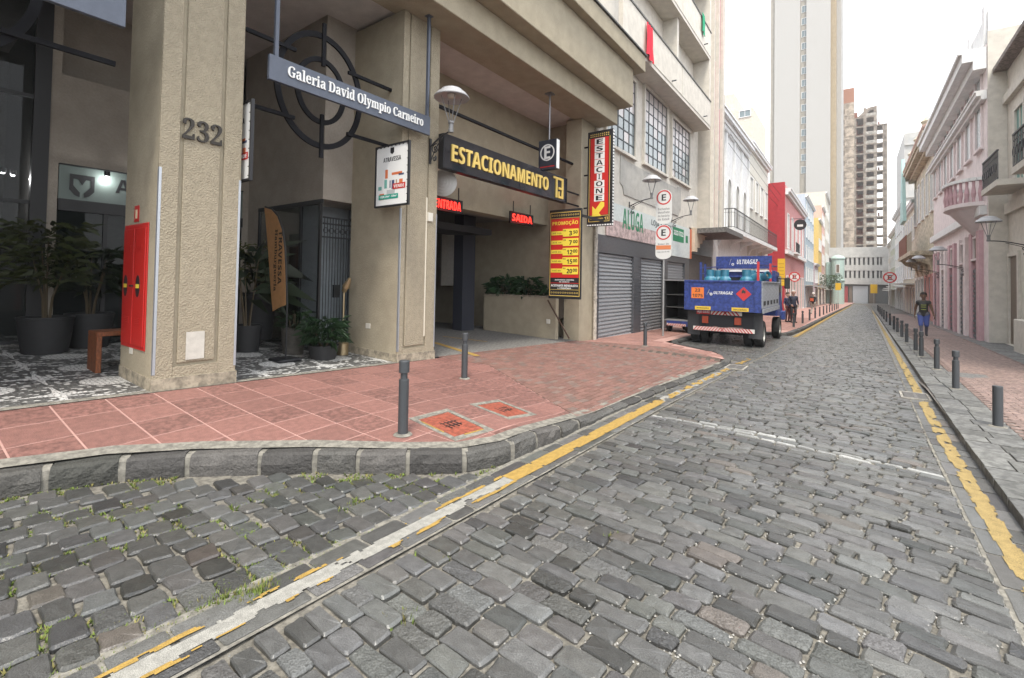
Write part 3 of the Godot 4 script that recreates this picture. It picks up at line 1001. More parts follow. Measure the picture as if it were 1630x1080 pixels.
func kerb_stone(m: MB, a: Vector2, b: Vector2, nrm: Vector2, w: float, h0: float, h1: float, rough: bool) -> void:
	var n := 5 if rough else 1
	var prev := []
	for i in n + 1:
		var t := float(i) / n
		var p := a.lerp(b, t)
		var h := lerpf(h0, h1, t)
		var y := road_y(p.y)
		var e := 0.016 if rough else 0.0
		var bulge := (0.012 * sin(t * PI)) if rough else 0.0
		var sec := []
		for q in [[-bulge, -0.15], [-bulge - 0.01 + rng.randf_range(-e, e), h * 0.45], [rng.randf_range(-e, e) * 0.6, h - 0.022], [0.024, h + rng.randf_range(-e, e) * 0.2], [w, h], [w, -0.15]]:
			var g: Vector2 = p + nrm * q[0]
			sec.append(Vector3(g.x, y + q[1], g.y))
		if i > 0:
			var mid: Vector3 = (sec[0] + sec[4] + prev[0] + prev[4]) * 0.25
			for k in 5: m.out_quad(prev[k], prev[k + 1], sec[k + 1], sec[k], (prev[k] + sec[k + 1]) * 0.5 - mid)
		if i == 0 or i == n:
			var o := Vector3(a.x - b.x, 0, a.y - b.y) * (1.0 if i == 0 else -1.0)
			for k in range(1, 5): m.out_tri(sec[0], sec[k], sec[k + 1], o)
		prev = sec

# ---------- the arcade building on the left
const FX := Basis(Vector3(0, 0, -1), Vector3(0, 1, 0), Vector3(1, 0, 0))   # a face that looks across the street, from the left side
const FXR := Basis(Vector3(0, 0, 1), Vector3(0, 1, 0), Vector3(-1, 0, 0))  # the same from the right side
func floor_f(z: float) -> float:
	return poly_at(FACADE_FLOOR, z)
func mosaic_texture() -> ImageTexture:
	# small black and white stones: white discs and stars on a speckled black field, 2.2 m to the tile
	var s := 512
	var n := 46
	var img := Image.create(s, s, false, Image.FORMAT_RGB8)
	var r := RandomNumberGenerator.new()
	r.seed = 77
	var ctr := []
	var val := []
	for j in n:
		for i in n:
			var p := Vector2(i + r.randf_range(0.15, 0.85), j + r.randf_range(0.15, 0.85))
			ctr.append(p)
			var q := Vector2(fposmod(p.x, n * 0.5) - n * 0.25, fposmod(p.y, n * 0.5) - n * 0.25) / (n * 0.25)   # -1..1 in a 1.1 m cell
			var white := false
			var e := Vector2(1.0 - absf(q.x), 1.0 - absf(q.y))
			if e.x < -1.0: white = true
			var k := r.randf_range(0.45, 0.62) if white or r.randf() < 0.2 else r.randf_range(0.035, 0.085)
			val.append(k)
	for y in s:
		for x in s:
			var p := Vector2(x, y) * n / float(s)
			var best := 1e9
			var second := 1e9
			var bi := 0
			var ix := int(p.x)
			var iy := int(p.y)
			for dy in [-1, 0, 1]:
				for dx in [-1, 0, 1]:
					var jx: int = ix + dx
					var jy: int = iy + dy
					var id := posmod(jy, n) * n + posmod(jx, n)
					var c: Vector2 = ctr[id] + Vector2(jx - posmod(jx, n), jy - posmod(jy, n))
					var d := p.distance_squared_to(c)
					if d < best:
						second = best; best = d; bi = id
					elif d < second: second = d
			var k: float = val[bi]
			var q := Vector2(fposmod(p.x, n * 0.5) - n * 0.25, fposmod(p.y, n * 0.5) - n * 0.25) / (n * 0.25)
			var e := Vector2(1.0 - absf(q.x), 1.0 - absf(q.y))
			if q.length() < 0.5 or (e.x * e.y < 0.02 and e.x + e.y < 0.85): k = 0.6 + 0.1 * sin(bi * 1.7)
			elif q.length() < 0.56: k = 0.035
			if sqrt(second) - sqrt(best) < 0.13: k = 0.16
			img.set_pixel(x, y, Color(k, k * 0.99, k * 0.95).linear_to_srgb())
	return ImageTexture.create_from_image(img)
func pillar_at(b: Node3D, z0: float, z1: float, depth: float, gl: float, gr: float, gy: float, stucco: Material, plain: Material, skirt: Material, alu: Material) -> MeshInstance3D:
	var f := minf(floor_f(z0), floor_f(z1)) - 0.3
	var top := 6.78
	var m := MB.new()
	m.span(Vector3(XF - 0.035, f, z0), Vector3(XF - depth, top, z1))
	var p := obj("pillar", m, plain, b)
	var g := 0.03
	var fm := MB.new()   # raised frame around the groove, chamfered at the arrises
	fm.span(Vector3(XF - 0.035, f, z0), Vector3(XF, top, gl + g), 0.008)
	fm.span(Vector3(XF - 0.035, f, gr - g), Vector3(XF, top, z1), 0.008)
	fm.span(Vector3(XF - 0.035, f, gl + g), Vector3(XF - 0.001, gy - g, gr - g))
	obj("face_border", fm, stucco, p)
	one_box("face_panel", Vector3(XF - 0.035, gy + g * 0.4, gl - g * 0.5), Vector3(XF - 0.002, top, gr + g * 0.5), stucco, p, 0.008)
	var sk := MB.new()
	var fa := floor_f(z0)
	var fb := floor_f(z1)
	sk.hexa([Vector3(XF + 0.012, fa - 0.2, z0 + 0.012), Vector3(XF + 0.012, fb - 0.2, z1 - 0.012), Vector3(XF - depth, fb - 0.2, z1 - 0.012), Vector3(XF - depth, fa - 0.2, z0 + 0.012),
		Vector3(XF + 0.012, fa + 0.15, z0 + 0.012), Vector3(XF + 0.012, fb + 0.16, z1 - 0.012), Vector3(XF - depth, fb + 0.2, z1 - 0.012), Vector3(XF - depth, fa + 0.19, z0 + 0.012)])
	obj("skirting", sk, skirt, p)
	for zc in [z0, z1]:
		var s := 1.0 if zc == z0 else -1.0
		var am := MB.new()
		am.span(Vector3(XF + 0.003, fa + 0.2, zc + s * 0.003), Vector3(XF - 0.03, 3.05, zc + s * 0.0005), 0.0)
		am.span(Vector3(XF + 0.003, fa + 0.2, zc + s * 0.003), Vector3(XF + 0.0005, 3.05, zc - s * 0.028), 0.0)
		obj("corner_strip", am, alu, p)
	return p
func pane(called: String, a: Vector3, b: Vector3, parent: Node) -> void:
	one_box(called, a, b, mat("shop_glass", Color(0.02, 0.025, 0.025), 0.02, {"alpha": 0.45, "spec": 0.25}), parent)
func build_arcade() -> void:
	var stucco := mat("tan_stucco", Color(0.355, 0.305, 0.22), 0.92, {"tex": "soft", "scale": 1.0, "bump": "n_stucco", "bstr": 1.0})
	var plain := mat("tan_render", Color(0.375, 0.325, 0.235), 0.9, {"tex": "soft", "scale": 0.3, "bump": "n_fine", "bstr": 0.25})
	var beige := mat("inner_wall", Color(0.35, 0.31, 0.26), 0.9, {"tex": "soft", "scale": 0.25, "bump": "n_fine", "bstr": 0.2})
	var skirt := mat("skirting", Color(0.37, 0.32, 0.24), 0.85, {"tex": "stain", "scale": 0.8})
	var white := mat("ceiling_white", Color(0.62, 0.58, 0.55), 0.9, {"tex": "soft", "scale": 0.3})
	var black := mat("black_frame", Color(0.012, 0.012, 0.013), 0.45)
	var alu := flat("aluminium_strip", 0.42, 0.44, 0.47, 0.4, 0.6)
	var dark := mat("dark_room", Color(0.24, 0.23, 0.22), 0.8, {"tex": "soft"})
	var b := thing("arcade_building", "tan stuccoed building with square pillars and a stepped overhanging cornice", "building")
	pillar_at(b, 1.69, 0.75, 1.2, 1.31, 1.1, 0.95, stucco, plain, skirt, alu)
	var p1 := pillar_at(b, -2.05, -2.99, 1.2, RX(283, 466, XF).z, RX(346, 466, XF).z, RX(310, 577, XF).y, stucco, plain, skirt, alu)
	var p2 := pillar_at(b, -5.79, -6.73, 1.5, RX(645, 450, XF).z, RX(677, 450, XF).z, RX(660, 551, XF).y, stucco, plain, skirt, alu)
	# the number on the first pillar
	var na := RX(290, 190, XF)
	var nb := RX(352, 230, XF)
	text("house_number", "232", (na + nb) * 0.5 + Vector3(0.004, 0.0, 0), FX, absf(nb.z - na.z), 0.27, mat("bronze_digits", Color(0.035, 0.03, 0.025), 0.45, {"metal": 0.5}), p1, "Droid Serif", true, 0.02)
	var pa := RX(296, 529, XF)
	var pb := RX(324, 570, XF)
	one_box("patch", Vector3(XF + 0.001, pa.y, pa.z), Vector3(XF + 0.006, pb.y, pb.z), mat("pale_patch", Color(0.55, 0.52, 0.46), 0.9, {"tex": "soft"}), p1)
	var cond := MB.new()   # conduit laid in the groove of the second pillar
	cond.span(Vector3(XF - 0.03, floor_f(-6.4) + 0.45, RX(677, 450, XF).z + 0.022), Vector3(XF - 0.004, 3.35, RX(677, 450, XF).z - 0.022), 0.006)
	obj("conduit", cond, mat("conduit_cream", Color(0.62, 0.56, 0.45), 0.6), p2)
	for q in [[684, 346, 0.13, 0.17, XF + 0.02], [586, 519, 0.16, 0.1, 0.0]]:
		if q[4] != 0.0:
			var c := RX(q[0], q[1], XF)
			one_box("junction_box", c - Vector3(0.02, q[3] * 0.5, q[2] * 0.5), c + Vector3(0.03, q[3] * 0.5, q[2] * 0.5), flat("box_cream", 0.6, 0.57, 0.5), p2, 0.006)
		else:
			var c := RZ(q[0], q[1], -5.79)
			one_box("socket", c - Vector3(0.07, 0.05, 0.0), c + Vector3(0.07, 0.05, 0.012), flat("box_cream", 0.6, 0.57, 0.5), p2, 0.004)
	one_box("socket", RZ(209, 555, -2.05) - Vector3(0.06, 0.07, 0), RZ(209, 555, -2.05) + Vector3(0.06, 0.07, 0.01), flat("box_cream", 0.6, 0.57, 0.5), p1, 0.004)
	# beam and stepped cornice
	one_box("beam", Vector3(-7.1, 6.781, 5.0), Vector3(-6.15, 7.36, -14.02), plain, b, 0.012)
	var c1 := one_box("cornice", Vector3(-7.1, 7.362, 5.0), Vector3(-5.75, 8.58, -14.3), plain, b, 0.015)
	one_box("cornice", Vector3(-7.1, 8.582, 5.0), Vector3(-5.52, 9.1, -14.75), plain, b, 0.015)
	one_box("flashing", Vector3(-7.1, 9.102, 5.0), Vector3(-5.47, 9.15, -14.8), mat("flashing", Color(0.10, 0.10, 0.10), 0.8, {"tex": "stain"}), c1)
	one_box("upper_wall", Vector3(-12.0, 9.152, 5.0), Vector3(-6.9, 17.0, -13.95), plain, b)
	one_box("ceiling", Vector3(-17.0, 6.86, 5.0), Vector3(-7.102, 7.3, -13.95), white, b)
	# end wall beside the garage and the end pillar
	one_box("end_wall", Vector3(-17.0, -0.6, -13.35), Vector3(-6.81, 6.858, -13.95), plain, b)
	one_box("end_pillar", Vector3(-7.35, -0.5, -12.85), Vector3(XF, 6.778, -13.5), plain, b, 0.01)
	# garage: lintel, side walls, dark room behind
	one_box("garage_lintel", Vector3(-8.6, 3.6, -6.732), Vector3(-8.3, 6.858, -13.348), plain, b)
	one_box("lintel_soffit", Vector3(-8.9, 3.62, -6.74), Vector3(-8.602, 3.85, -13.34), beige, b)
	one_box("garage_wall", Vector3(-17.0, -0.5, -6.4), Vector3(-8.302, 6.858, -6.73), beige, b)
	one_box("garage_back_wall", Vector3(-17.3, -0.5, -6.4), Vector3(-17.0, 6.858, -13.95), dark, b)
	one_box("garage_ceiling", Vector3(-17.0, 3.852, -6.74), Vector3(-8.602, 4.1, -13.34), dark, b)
	var gb := RX(702, 380, -12.0)
	var gc := RX(752, 455, -12.0)
	one_box("partition", Vector3(-12.2, -0.3, -6.74), Vector3(-12.0, 3.84, -11.2), flat("navy_panel", 0.03, 0.04, 0.075, 0.6), b)
	one_box("notice_wall", Vector3(-11.99, gc.y, gb.z), Vector3(-11.95, gb.y + 0.5, gc.z), mat("notice_wall", Color(0.42, 0.40, 0.36), 0.9, {"tex": "soft"}), b)
	one_box("pipe", Vector3(-11.94, gc.y + 0.2, gc.z + 0.42), Vector3(-11.9, gb.y + 0.5, gc.z + 0.38), flat("pipe_green", 0.08, 0.1, 0.1), b)
	one_box("column", Vector3(-10.6, -0.4, -11.3), Vector3(-10.2, 3.84, -11.9), flat("navy_column", 0.03, 0.033, 0.045, 0.5), b)
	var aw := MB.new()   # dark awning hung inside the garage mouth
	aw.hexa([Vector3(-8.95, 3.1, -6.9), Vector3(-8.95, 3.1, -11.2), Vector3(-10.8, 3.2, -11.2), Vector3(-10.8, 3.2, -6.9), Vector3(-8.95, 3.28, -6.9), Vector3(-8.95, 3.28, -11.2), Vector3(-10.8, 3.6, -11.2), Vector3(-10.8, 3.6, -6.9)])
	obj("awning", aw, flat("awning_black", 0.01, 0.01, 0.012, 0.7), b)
	# planter wall beside the garage drive
	var ly0 := -0.4
	var lw := one_box("planter_wall", Vector3(-10.2, ly0, -12.38), Vector3(-7.352, 1.24, -12.55), plain, b, 0.01)
	one_box("coping", Vector3(-10.22, 1.242, -12.36), Vector3(-7.36, 1.28, -12.57), skirt, lw)
	one_box("planter_soil", Vector3(-10.2, 0.6, -12.56), Vector3(-7.36, 1.2, -13.34), mat("soil", Color(0.04, 0.03, 0.02), 1.0), b)
	var rail := MB.new()
	rail.bar(RZ(872, 478, -12.3), RZ(906, 539, -12.3), 0.035)
	obj("handrail", rail, flat("rust_rail", 0.09, 0.05, 0.03, 0.7), b)
	one_box("lamp_disc", RZ(873, 512, -12.36) - Vector3(0.07, 0.07, 0), RZ(873, 512, -12.36) + Vector3(0.07, 0.07, 0.02), flat("box_cream", 0.6, 0.57, 0.5), b, 0.009)
	# ---- gallery behind the pillars
	var mos := StandardMaterial3D.new()
	mos.albedo_texture = mosaic_texture()
	mos.uv1_triplanar = true
	mos.uv1_world_triplanar = true
	mos.uv1_scale = Vector3.ONE * 0.4545
	mos.uv1_offset = Vector3(0.28, 0, 0.1)
	mos.roughness = 0.55
	mos.normal_enabled = true
	mos.normal_texture = tex.n_cell
	mos.normal_scale = 0.3
	var gf := struct("gallery_floor")
	obj("mosaic", grid_sheet(-13.5, XF - 0.001, 4.0, -6.6, 10, 10, func(x, zz): return pave_y(x, zz) + 0.004), mos, gf)
	var gcement := MB.new()
	var gz := 4.0
	while gz > -6.5:
		gcement.out_quad(Vector3(XF + 0.03, pave_y(XF + 0.03, gz) + 0.008, gz), Vector3(XF - 0.09, pave_y(XF - 0.09, gz) + 0.009, gz), Vector3(XF - 0.09, pave_y(XF - 0.09, gz - 0.5) + 0.009, gz - 0.5), Vector3(XF + 0.03, pave_y(XF + 0.03, gz - 0.5) + 0.008, gz - 0.5), Vector3.UP)
		gz -= 0.5
	obj("threshold", gcement, mats["cement"], gf)
	var BX := -11.3
	# back wall, left of the shop, with a tall dark window
	var wt := RX(100, 118, BX).y
	var st := RX(150, 268, BX).y
	var z_sh := RX(91, 300, BX).z
	one_box("back_wall", Vector3(BX - 0.3, st, z_sh), Vector3(BX, wt, -5.2), beige, b)
	one_box("back_wall", Vector3(BX - 1.0, wt, z_sh), Vector3(BX - 0.7, 6.858, -5.2), beige, b)
	one_box("back_wall", Vector3(BX - 0.3, 0.2, RX(383, 400, BX).z), Vector3(BX, st - 0.002, -5.2), beige, b)
	one_box("wall_edge", Vector3(BX - 0.3, 0.2, z_sh + 0.13), Vector3(BX + 0.02, 6.857, z_sh + 0.002), beige, b)
	# left: black framed glazing with a dark room and a few small lamps behind
	var gl := one_box("shop_window_frame", Vector3(BX - 0.1, 0.2, z_sh + 0.34), Vector3(BX + 0.06, 6.857, z_sh + 0.135), black, b)
	for k in 4:
		one_box("mullion", Vector3(BX - 0.05, 0.2, z_sh + 1.2 + k * 1.1), Vector3(BX + 0.03, 6.85, z_sh + 1.14 + k * 1.1), black, gl)
	for y in [0.55, 2.9, 4.7]:
		one_box("transom", Vector3(BX - 0.04, y, 4.0), Vector3(BX + 0.025, y + 0.06, z_sh + 0.341), black, gl)
	for k in 5:
		pane("pane", Vector3(BX - 0.012, 0.55, z_sh + 0.35 + (k * 1.1 - 0.25 if k else 0.0)), Vector3(BX, 6.85, z_sh + 1.13 + k * 1.1), gl)
	var room := MB.new()
	room.span(Vector3(-16.0, 0.1, 4.0), Vector3(-16.2, 6.857, -6.4))
	room.span(Vector3(-16.0, 0.1, 4.0), Vector3(-6.8, 6.857, 4.2))
	room.span(Vector3(-16.0, 0.2, 4.0), Vector3(BX - 0.31, 0.35, -5.1))
	obj("inner_room", room, dark, b)
	one_box("room_divider", Vector3(-15.9, 0.36, z_sh + 0.12), Vector3(BX - 0.31, 6.85, z_sh + 0.02), dark, b)
	# shop with the frosted name band
	var pale := mat("shop_pale", Color(0.28, 0.32, 0.29), 0.9, {"tex": "soft"})
	one_box("shop_inner_wall", Vector3(-15.0, 0.36, z_sh), Vector3(-14.9, 3.9, -5.1), pale, b)
	one_box("shop_inner_wall", Vector3(-14.89, 0.36, -5.0), Vector3(BX - 0.31, 3.9, -5.1), pale, b)
	one_box("shop_ceiling", Vector3(-15.0, 3.92, z_sh), Vector3(BX - 0.31, 4.0, -5.1), pale, b)
	one_box("shop_shelf", Vector3(-14.6, 0.36, -2.3), Vector3(-14.2, 1.3, -4.4), flat("shelf_dark", 0.08, 0.08, 0.08), b)
	var by0 := RX(150, 322, BX).y
	var by1 := RX(150, 340, BX).y
	var zr := RX(383, 400, BX).z
	var band := one_box("name_band", Vector3(BX - 0.03, by0, z_sh - 0.01), Vector3(BX + 0.01, st - 0.02, zr), mat("frosted_glass", Color(0.13, 0.165, 0.15), 0.35), b)
	one_box("band_frame", Vector3(BX - 0.08, by1, z_sh - 0.01), Vector3(BX + 0.05, by0 - 0.002, zr), black, band)
	one_box("band_frame", Vector3(BX - 0.08, st - 0.018, z_sh - 0.01), Vector3(BX + 0.05, st - 0.002 + 0.0, zr), black, band)
	var emb := RX(130, 297, BX)
	var ebm := MB.new()
	ebm.prism(PackedVector2Array([Vector2(-0.17, 0.2), Vector2(0.17, 0.2), Vector2(0.17, -0.08), Vector2(0.1, -0.17), Vector2(0.03, -0.2), Vector2(0.03, -0.12), Vector2(0.12, 0.0), Vector2(0.12, 0.12), Vector2(0.05, 0.12), Vector2(0.0, 0.02), Vector2(-0.05, 0.12), Vector2(-0.12, 0.12), Vector2(-0.12, 0.0), Vector2(-0.03, -0.12), Vector2(-0.03, -0.2), Vector2(-0.1, -0.17), Vector2(-0.17, -0.08)]), Transform3D(FX, Vector3(BX + 0.012, emb.y, emb.z)), 0.008)
	obj("emblem", ebm, black, band)
	var lt := RX(195, 298, BX)
	text("lettering", "A TRAVESSA", Vector3(BX + 0.012, lt.y, lt.z - 1.0 + 0.16), FX, 1.9, 0.26, black, band, "Droid Sans", true)
	var doors := one_box("shop_door_frame", Vector3(BX - 0.03, 0.3, RX(165, 400, BX).z + 0.03), Vector3(BX + 0.03, by1 - 0.002, RX(165, 400, BX).z - 0.03), black, b)
	pane("pane", Vector3(BX - 0.01, 0.3, z_sh), Vector3(BX, by1, RX(165, 400, BX).z + 0.031), doors)
	pane("pane", Vector3(BX - 0.01, 0.3, RX(165, 400, BX).z - 0.031), Vector3(BX, by1, zr), doors)
	# the second shop: a block that stands forward beside the second pillar
	var ZS := -5.15
	var sy := RZ(505, 318, ZS).y
	var xl := RZ(411, 400, ZS).x
	one_box("shop_block", Vector3(-11.6, sy, ZS), Vector3(-8.3, 6.858, -6.39), beige, b)
	one_box("shop_block", Vector3(-11.6, 0.1, ZS), Vector3(xl, sy - 0.002, -6.39), beige, b)
	one_box("shop_interior", Vector3(xl, 0.2, -6.3), Vector3(-8.31, sy - 0.01, -6.398), flat("shop_grey", 0.16, 0.18, 0.19, 0.7), b)
	var fr := one_box("shop_window_frame", Vector3(xl, sy - 0.09, ZS - 0.02), Vector3(-8.3, sy - 0.004, ZS + 0.03), black, b)
	for x in [xl + 0.03, -9.05, -8.36]:
		one_box("mullion", Vector3(x - 0.03, 0.3, ZS - 0.02), Vector3(x + 0.03, sy - 0.091, ZS + 0.025), black, fr)
	pane("pane", Vector3(xl, 0.3, ZS - 0.006), Vector3(-9.08, sy - 0.09, ZS + 0.004), fr)
	pane("pane", Vector3(-9.02, 0.3, ZS - 0.006), Vector3(-8.4, sy - 0.09, ZS + 0.004), fr)
	one_box("display_board", RZ(400, 455, ZS - 0.7), RZ(480, 372, ZS - 0.7) + Vector3(0, 0, -0.04), mat("display_board", Color(0.35, 0.37, 0.33), 0.7), fr)
	one_box("garment", RZ(458, 445, ZS - 0.5) , RZ(472, 392, ZS - 0.5) + Vector3(0, 0, -0.1), flat("brown_garment", 0.10, 0.04, 0.025, 0.9), fr, 0.03)
	# iron gate in the side of the block
	var gt := thing("iron_gate", "black wrought iron gate with a row of rings near its top", "gate")
	var gy := sy - 0.35
	var iron := flat("gate_iron", 0.02, 0.022, 0.024, 0.5, 0.4)
	for k in 10:
		var m := MB.new()
		var zz := -5.2 - k * 0.062
		m.tube([Vector3(-8.3, 0.35, zz), Vector3(-8.3, gy, zz)], 0.009, 6)
		obj("bar", m, iron, gt)
	for y in [0.45, gy - 0.38, gy - 0.12, gy]:
		one_box("rail", Vector3(-8.315, y - 0.015, -5.17), Vector3(-8.285, y + 0.015, -5.78), iron, gt)
	for k in 5:
		var m := MB.new()
		m.ring(Vector3(-8.305, gy - 0.25, -5.23 - k * 0.122), FX, 0.042, 0.056, 0.012, 16)
		obj("ring", m, iron, gt)
	one_box("lock_box", Vector3(-8.32, 1.35, -5.42), Vector3(-8.27, 1.6, -5.55), iron, gt)
	one_box("passage_wall", Vector3(-9.2, 0.3, -5.2), Vector3(-9.1, sy - 0.01, -6.28), mat("passage_blue", Color(0.36, 0.40, 0.42), 0.8, {"tex": "soft"}), b)
	# downlights that are lit in the gallery
	for q in [[RX(170, 281, BX + 0.12), 0.12], [RX(4, 275, BX - 1.2), 0.35], [RX(20, 279, BX - 1.2), 0.35], [RZ(493, 326, ZS - 0.4), 0.2], [RX(13, 380, BX - 2.0), 0.0]]:
		var at: Vector3 = q[0]
		var l := thing("downlight", "small lit %s in the dark gallery" % ["spotlight over the frosted name band", "spotlight behind the black framed glass", "spotlight behind the black framed glass", "spotlight inside the corner shop window", "greenish exit light behind the black framed glass"][[0.12, 0.35, 0.35, 0.2, 0.0].find(q[1])], "lamp", "gallery spotlights" if q[1] == 0.35 else "")
		l.position = at
		var m := MB.new()
		m.lathe([Vector2(0.0, 0.0), Vector2(0.035, 0.0), Vector2(0.045, 0.03), Vector2(0.045, 0.09), Vector2(0, 0.09)], Vector3.ZERO, 12)
		obj("housing", m, black, l)
		var lm := MB.new()
		lm.lathe([Vector2(0.0, -0.018), Vector2(0.02, -0.012), Vector2(0.03, -0.003), Vector2(0.0, -0.002)], Vector3.ZERO, 12)
		obj("lens", lm, mat("lit_lens", Color(1, 1, 1), 0.4, {"glow": Color(1, 0.97, 0.9), "power": 6.0}) if q[1] > 0.0 else mat("lit_green", Color(0.5, 1, 0.6), 0.4, {"glow": Color(0.6, 1, 0.75), "power": 1.5}), l)
		if q[1] > 0.0:
			var o := OmniLight3D.new()
			o.name = "light"
			o.light_energy = q[1] * 0.5
			o.light_size = 0.03
			o.omni_range = 12.0
			o.omni_attenuation = 2.0
			o.shadow_enabled = true
			o.position = Vector3(0, -0.06, 0)
			l.add_child(o)

# ---------- signs, lamps, plants and furniture of the arcade
func ellipse_ring(m: MB, at: Vector3, ry: float, rz: float, w: float, d: float, seg := 56) -> void:
	for k in seg:
		var a0 := TAU * k / seg
		var a1 := TAU * (k + 1) / seg
		var p := []
		for x in [0.0, d]:
			for q in [[a0, 0.0], [a1, 0.0], [a1, w], [a0, w]]:
				p.append(at + Vector3(x, sin(q[0]) * (ry - q[1]), -cos(q[0]) * (rz - q[1])))
		m.hexa([p[0], p[1], p[2], p[3], p[4], p[5], p[6], p[7]])
func face_box(called: String, o: Vector3, b: Basis, x0: float, y0: float, x1: float, y1: float, d0: float, d1: float, material: Material, parent: Node) -> MeshInstance3D:
	var m := MB.new()
	m.box(o + b * Vector3((x0 + x1) * 0.5, (y0 + y1) * 0.5, (d0 + d1) * 0.5), Vector3(absf(x1 - x0), absf(y1 - y0), absf(d1 - d0)), b)
	return obj(called, m, material, parent)
# street lamp on a scrolled bracket; base at the wall, arm along +x of the basis
func wall_lamp(at: Vector3, b: Basis, reach: float, label: String, group := "") -> Node3D:
	var t := thing("wall_lamp", label, "street lamp", group)
	t.transform = Transform3D(b, at)
	var iron := flat("lamp_iron", 0.035, 0.035, 0.037, 0.5, 0.3)
	var m := MB.new()
	var pts := []
	for k in 9:
		var u := k / 8.0
		pts.append(Vector3(reach * u, -0.12 + 0.22 * sin(u * PI * 0.5), 0))
	m.tube(pts, 0.017, 8)
	m.box(Vector3(0.012, -0.2, 0), Vector3(0.024, 0.5, 0.05))
	obj("arm", m, iron, t)
	var s := MB.new()
	for q in [[0.15, -0.17, 0.10, 1.0], [0.13, -0.36, 0.055, -1.0]]:
		var sp := []
		for k in 26:
			var a: float = k / 25.0 * TAU * 1.4 * q[3] + 1.2
			var r: float = q[2] * (1.0 - k / 25.0 * 0.78)
			sp.append(Vector3(q[0] + cos(a) * r, q[1] + sin(a) * r, 0))
		s.tube(sp, 0.012, 6)
	s.tube([Vector3(0.02, -0.42, 0), Vector3(0.08, -0.3, 0), Vector3(0.2, -0.12, 0), Vector3(reach * 0.6, 0.02, 0)], 0.011, 6)
	obj("scroll", s, iron, t)
	var c := MB.new()
	c.lathe([Vector2(0, 0.0), Vector2(0.05, 0.0), Vector2(0.055, 0.06), Vector2(0.045, 0.07), Vector2(0.045, 0.16), Vector2(0.06, 0.18), Vector2(0.05, 0.22), Vector2(0, 0.22)], Vector3(reach, 0.08, 0), 14)
	obj("socket", c, flat("lamp_grey", 0.2, 0.2, 0.2, 0.5, 0.3), t)
	for k in 4:
		var a := TAU * k / 4.0 + 0.5
		var st := MB.new()
		st.tube([Vector3(reach + cos(a) * 0.045, 0.28, sin(a) * 0.045), Vector3(reach + cos(a) * 0.12, 0.5, sin(a) * 0.12), Vector3(reach + cos(a) * 0.2, 0.76, sin(a) * 0.2)], 0.009, 6)
		obj("strut", st, flat("lamp_grey", 0.2, 0.2, 0.2, 0.5, 0.3), t)
	var h := MB.new()
	h.lathe([Vector2(0.335, 0.74), Vector2(0.34, 0.755), Vector2(0.28, 0.83), Vector2(0.22, 0.865), Vector2(0.2, 0.9), Vector2(0.12, 0.935), Vector2(0.0, 0.945)], Vector3(reach, 0, 0), 28)
	h.lathe([Vector2(0.335, 0.738), Vector2(0.2, 0.8), Vector2(0.0, 0.82)], Vector3(reach, 0, 0), 28)
	obj("shade", h, flat("lamp_shade", 0.36, 0.36, 0.37, 0.45), t)
	var bu := MB.new()
	bu.lathe([Vector2(0.0, 0.735), Vector2(0.07, 0.75), Vector2(0.09, 0.8), Vector2(0.0, 0.81)], Vector3(reach, 0, 0), 16)
	obj("lens", bu, flat("lamp_lens", 0.6, 0.56, 0.5, 0.25), t)
	return t
func leafy(m: MB, at: Vector3, n: int, spread: float, h: float, len: float, w: float, base: Color, up := 0.4) -> void:
	for i in n:
		var a := rng.randf() * TAU
		var r := sqrt(rng.randf()) * spread
		var p := at + Vector3(cos(a) * r, rng.randf_range(0.0, h), sin(a) * r)
		var d := Vector3(cos(a + rng.randfn(0, 0.6)), rng.randf_range(-0.4, 1.0) * up * 1.6, sin(a + rng.randfn(0, 0.6))).normalized()
		var s := d.cross(Vector3.UP).normalized()
		var k := rng.randf_range(0.6, 1.4)
		m.col = Color(base.r * k, base.g * k, base.b * k)
		m.leaf(p, d, s, len * rng.randf_range(0.6, 1.25), w * rng.randf_range(0.7, 1.2), rng.randf_range(0.1, 0.5))
func potted(label: String, at: Vector3, pot_r: float, pot_h: float, pot_mat: Material, n: int, spread: float, h: float, len: float, w: float, col: Color, trunk: float, called := "potted_plant") -> void:
	var t := thing(called, label, "plant")
	t.position = at
	var lf := mat("leaf", Color(1, 1, 1), 0.55, {"vc": true, "backlight": Color(0.15, 0.25, 0.08)})
	if pot_h > 0.0:
		var p := MB.new()
		p.lathe([Vector2(0, 0), Vector2(pot_r * 0.8, 0), Vector2(pot_r * 0.93, pot_h * 0.5), Vector2(pot_r, pot_h * 0.94), Vector2(pot_r * 1.03, pot_h * 0.95), Vector2(pot_r * 1.03, pot_h), Vector2(pot_r * 0.9, pot_h), Vector2(pot_r * 0.88, pot_h * 0.9), Vector2(0, pot_h * 0.9)], Vector3.ZERO, 24)
		obj("pot", p, pot_mat, t)
	var sm := MB.new()
	var tips := []
	for k in 5:
		var a := rng.randf() * TAU
		var top := Vector3(cos(a) * spread * 0.5, pot_h + trunk + h * rng.randf_range(0.3, 0.9), sin(a) * spread * 0.5)
		sm.tube([Vector3(cos(a) * 0.04, pot_h * 0.85, sin(a) * 0.04), Vector3(cos(a) * 0.07, pot_h + trunk * 0.6, sin(a) * 0.07), top], [0.022, 0.016, 0.006], 6)
	obj("stem", sm, flat("stem_brown", 0.08, 0.06, 0.035, 0.9), t)
	var m := MB.new()
	leafy(m, Vector3(0, pot_h + trunk, 0), n, spread, h, len, w, col)
	obj("foliage", m, lf, t)
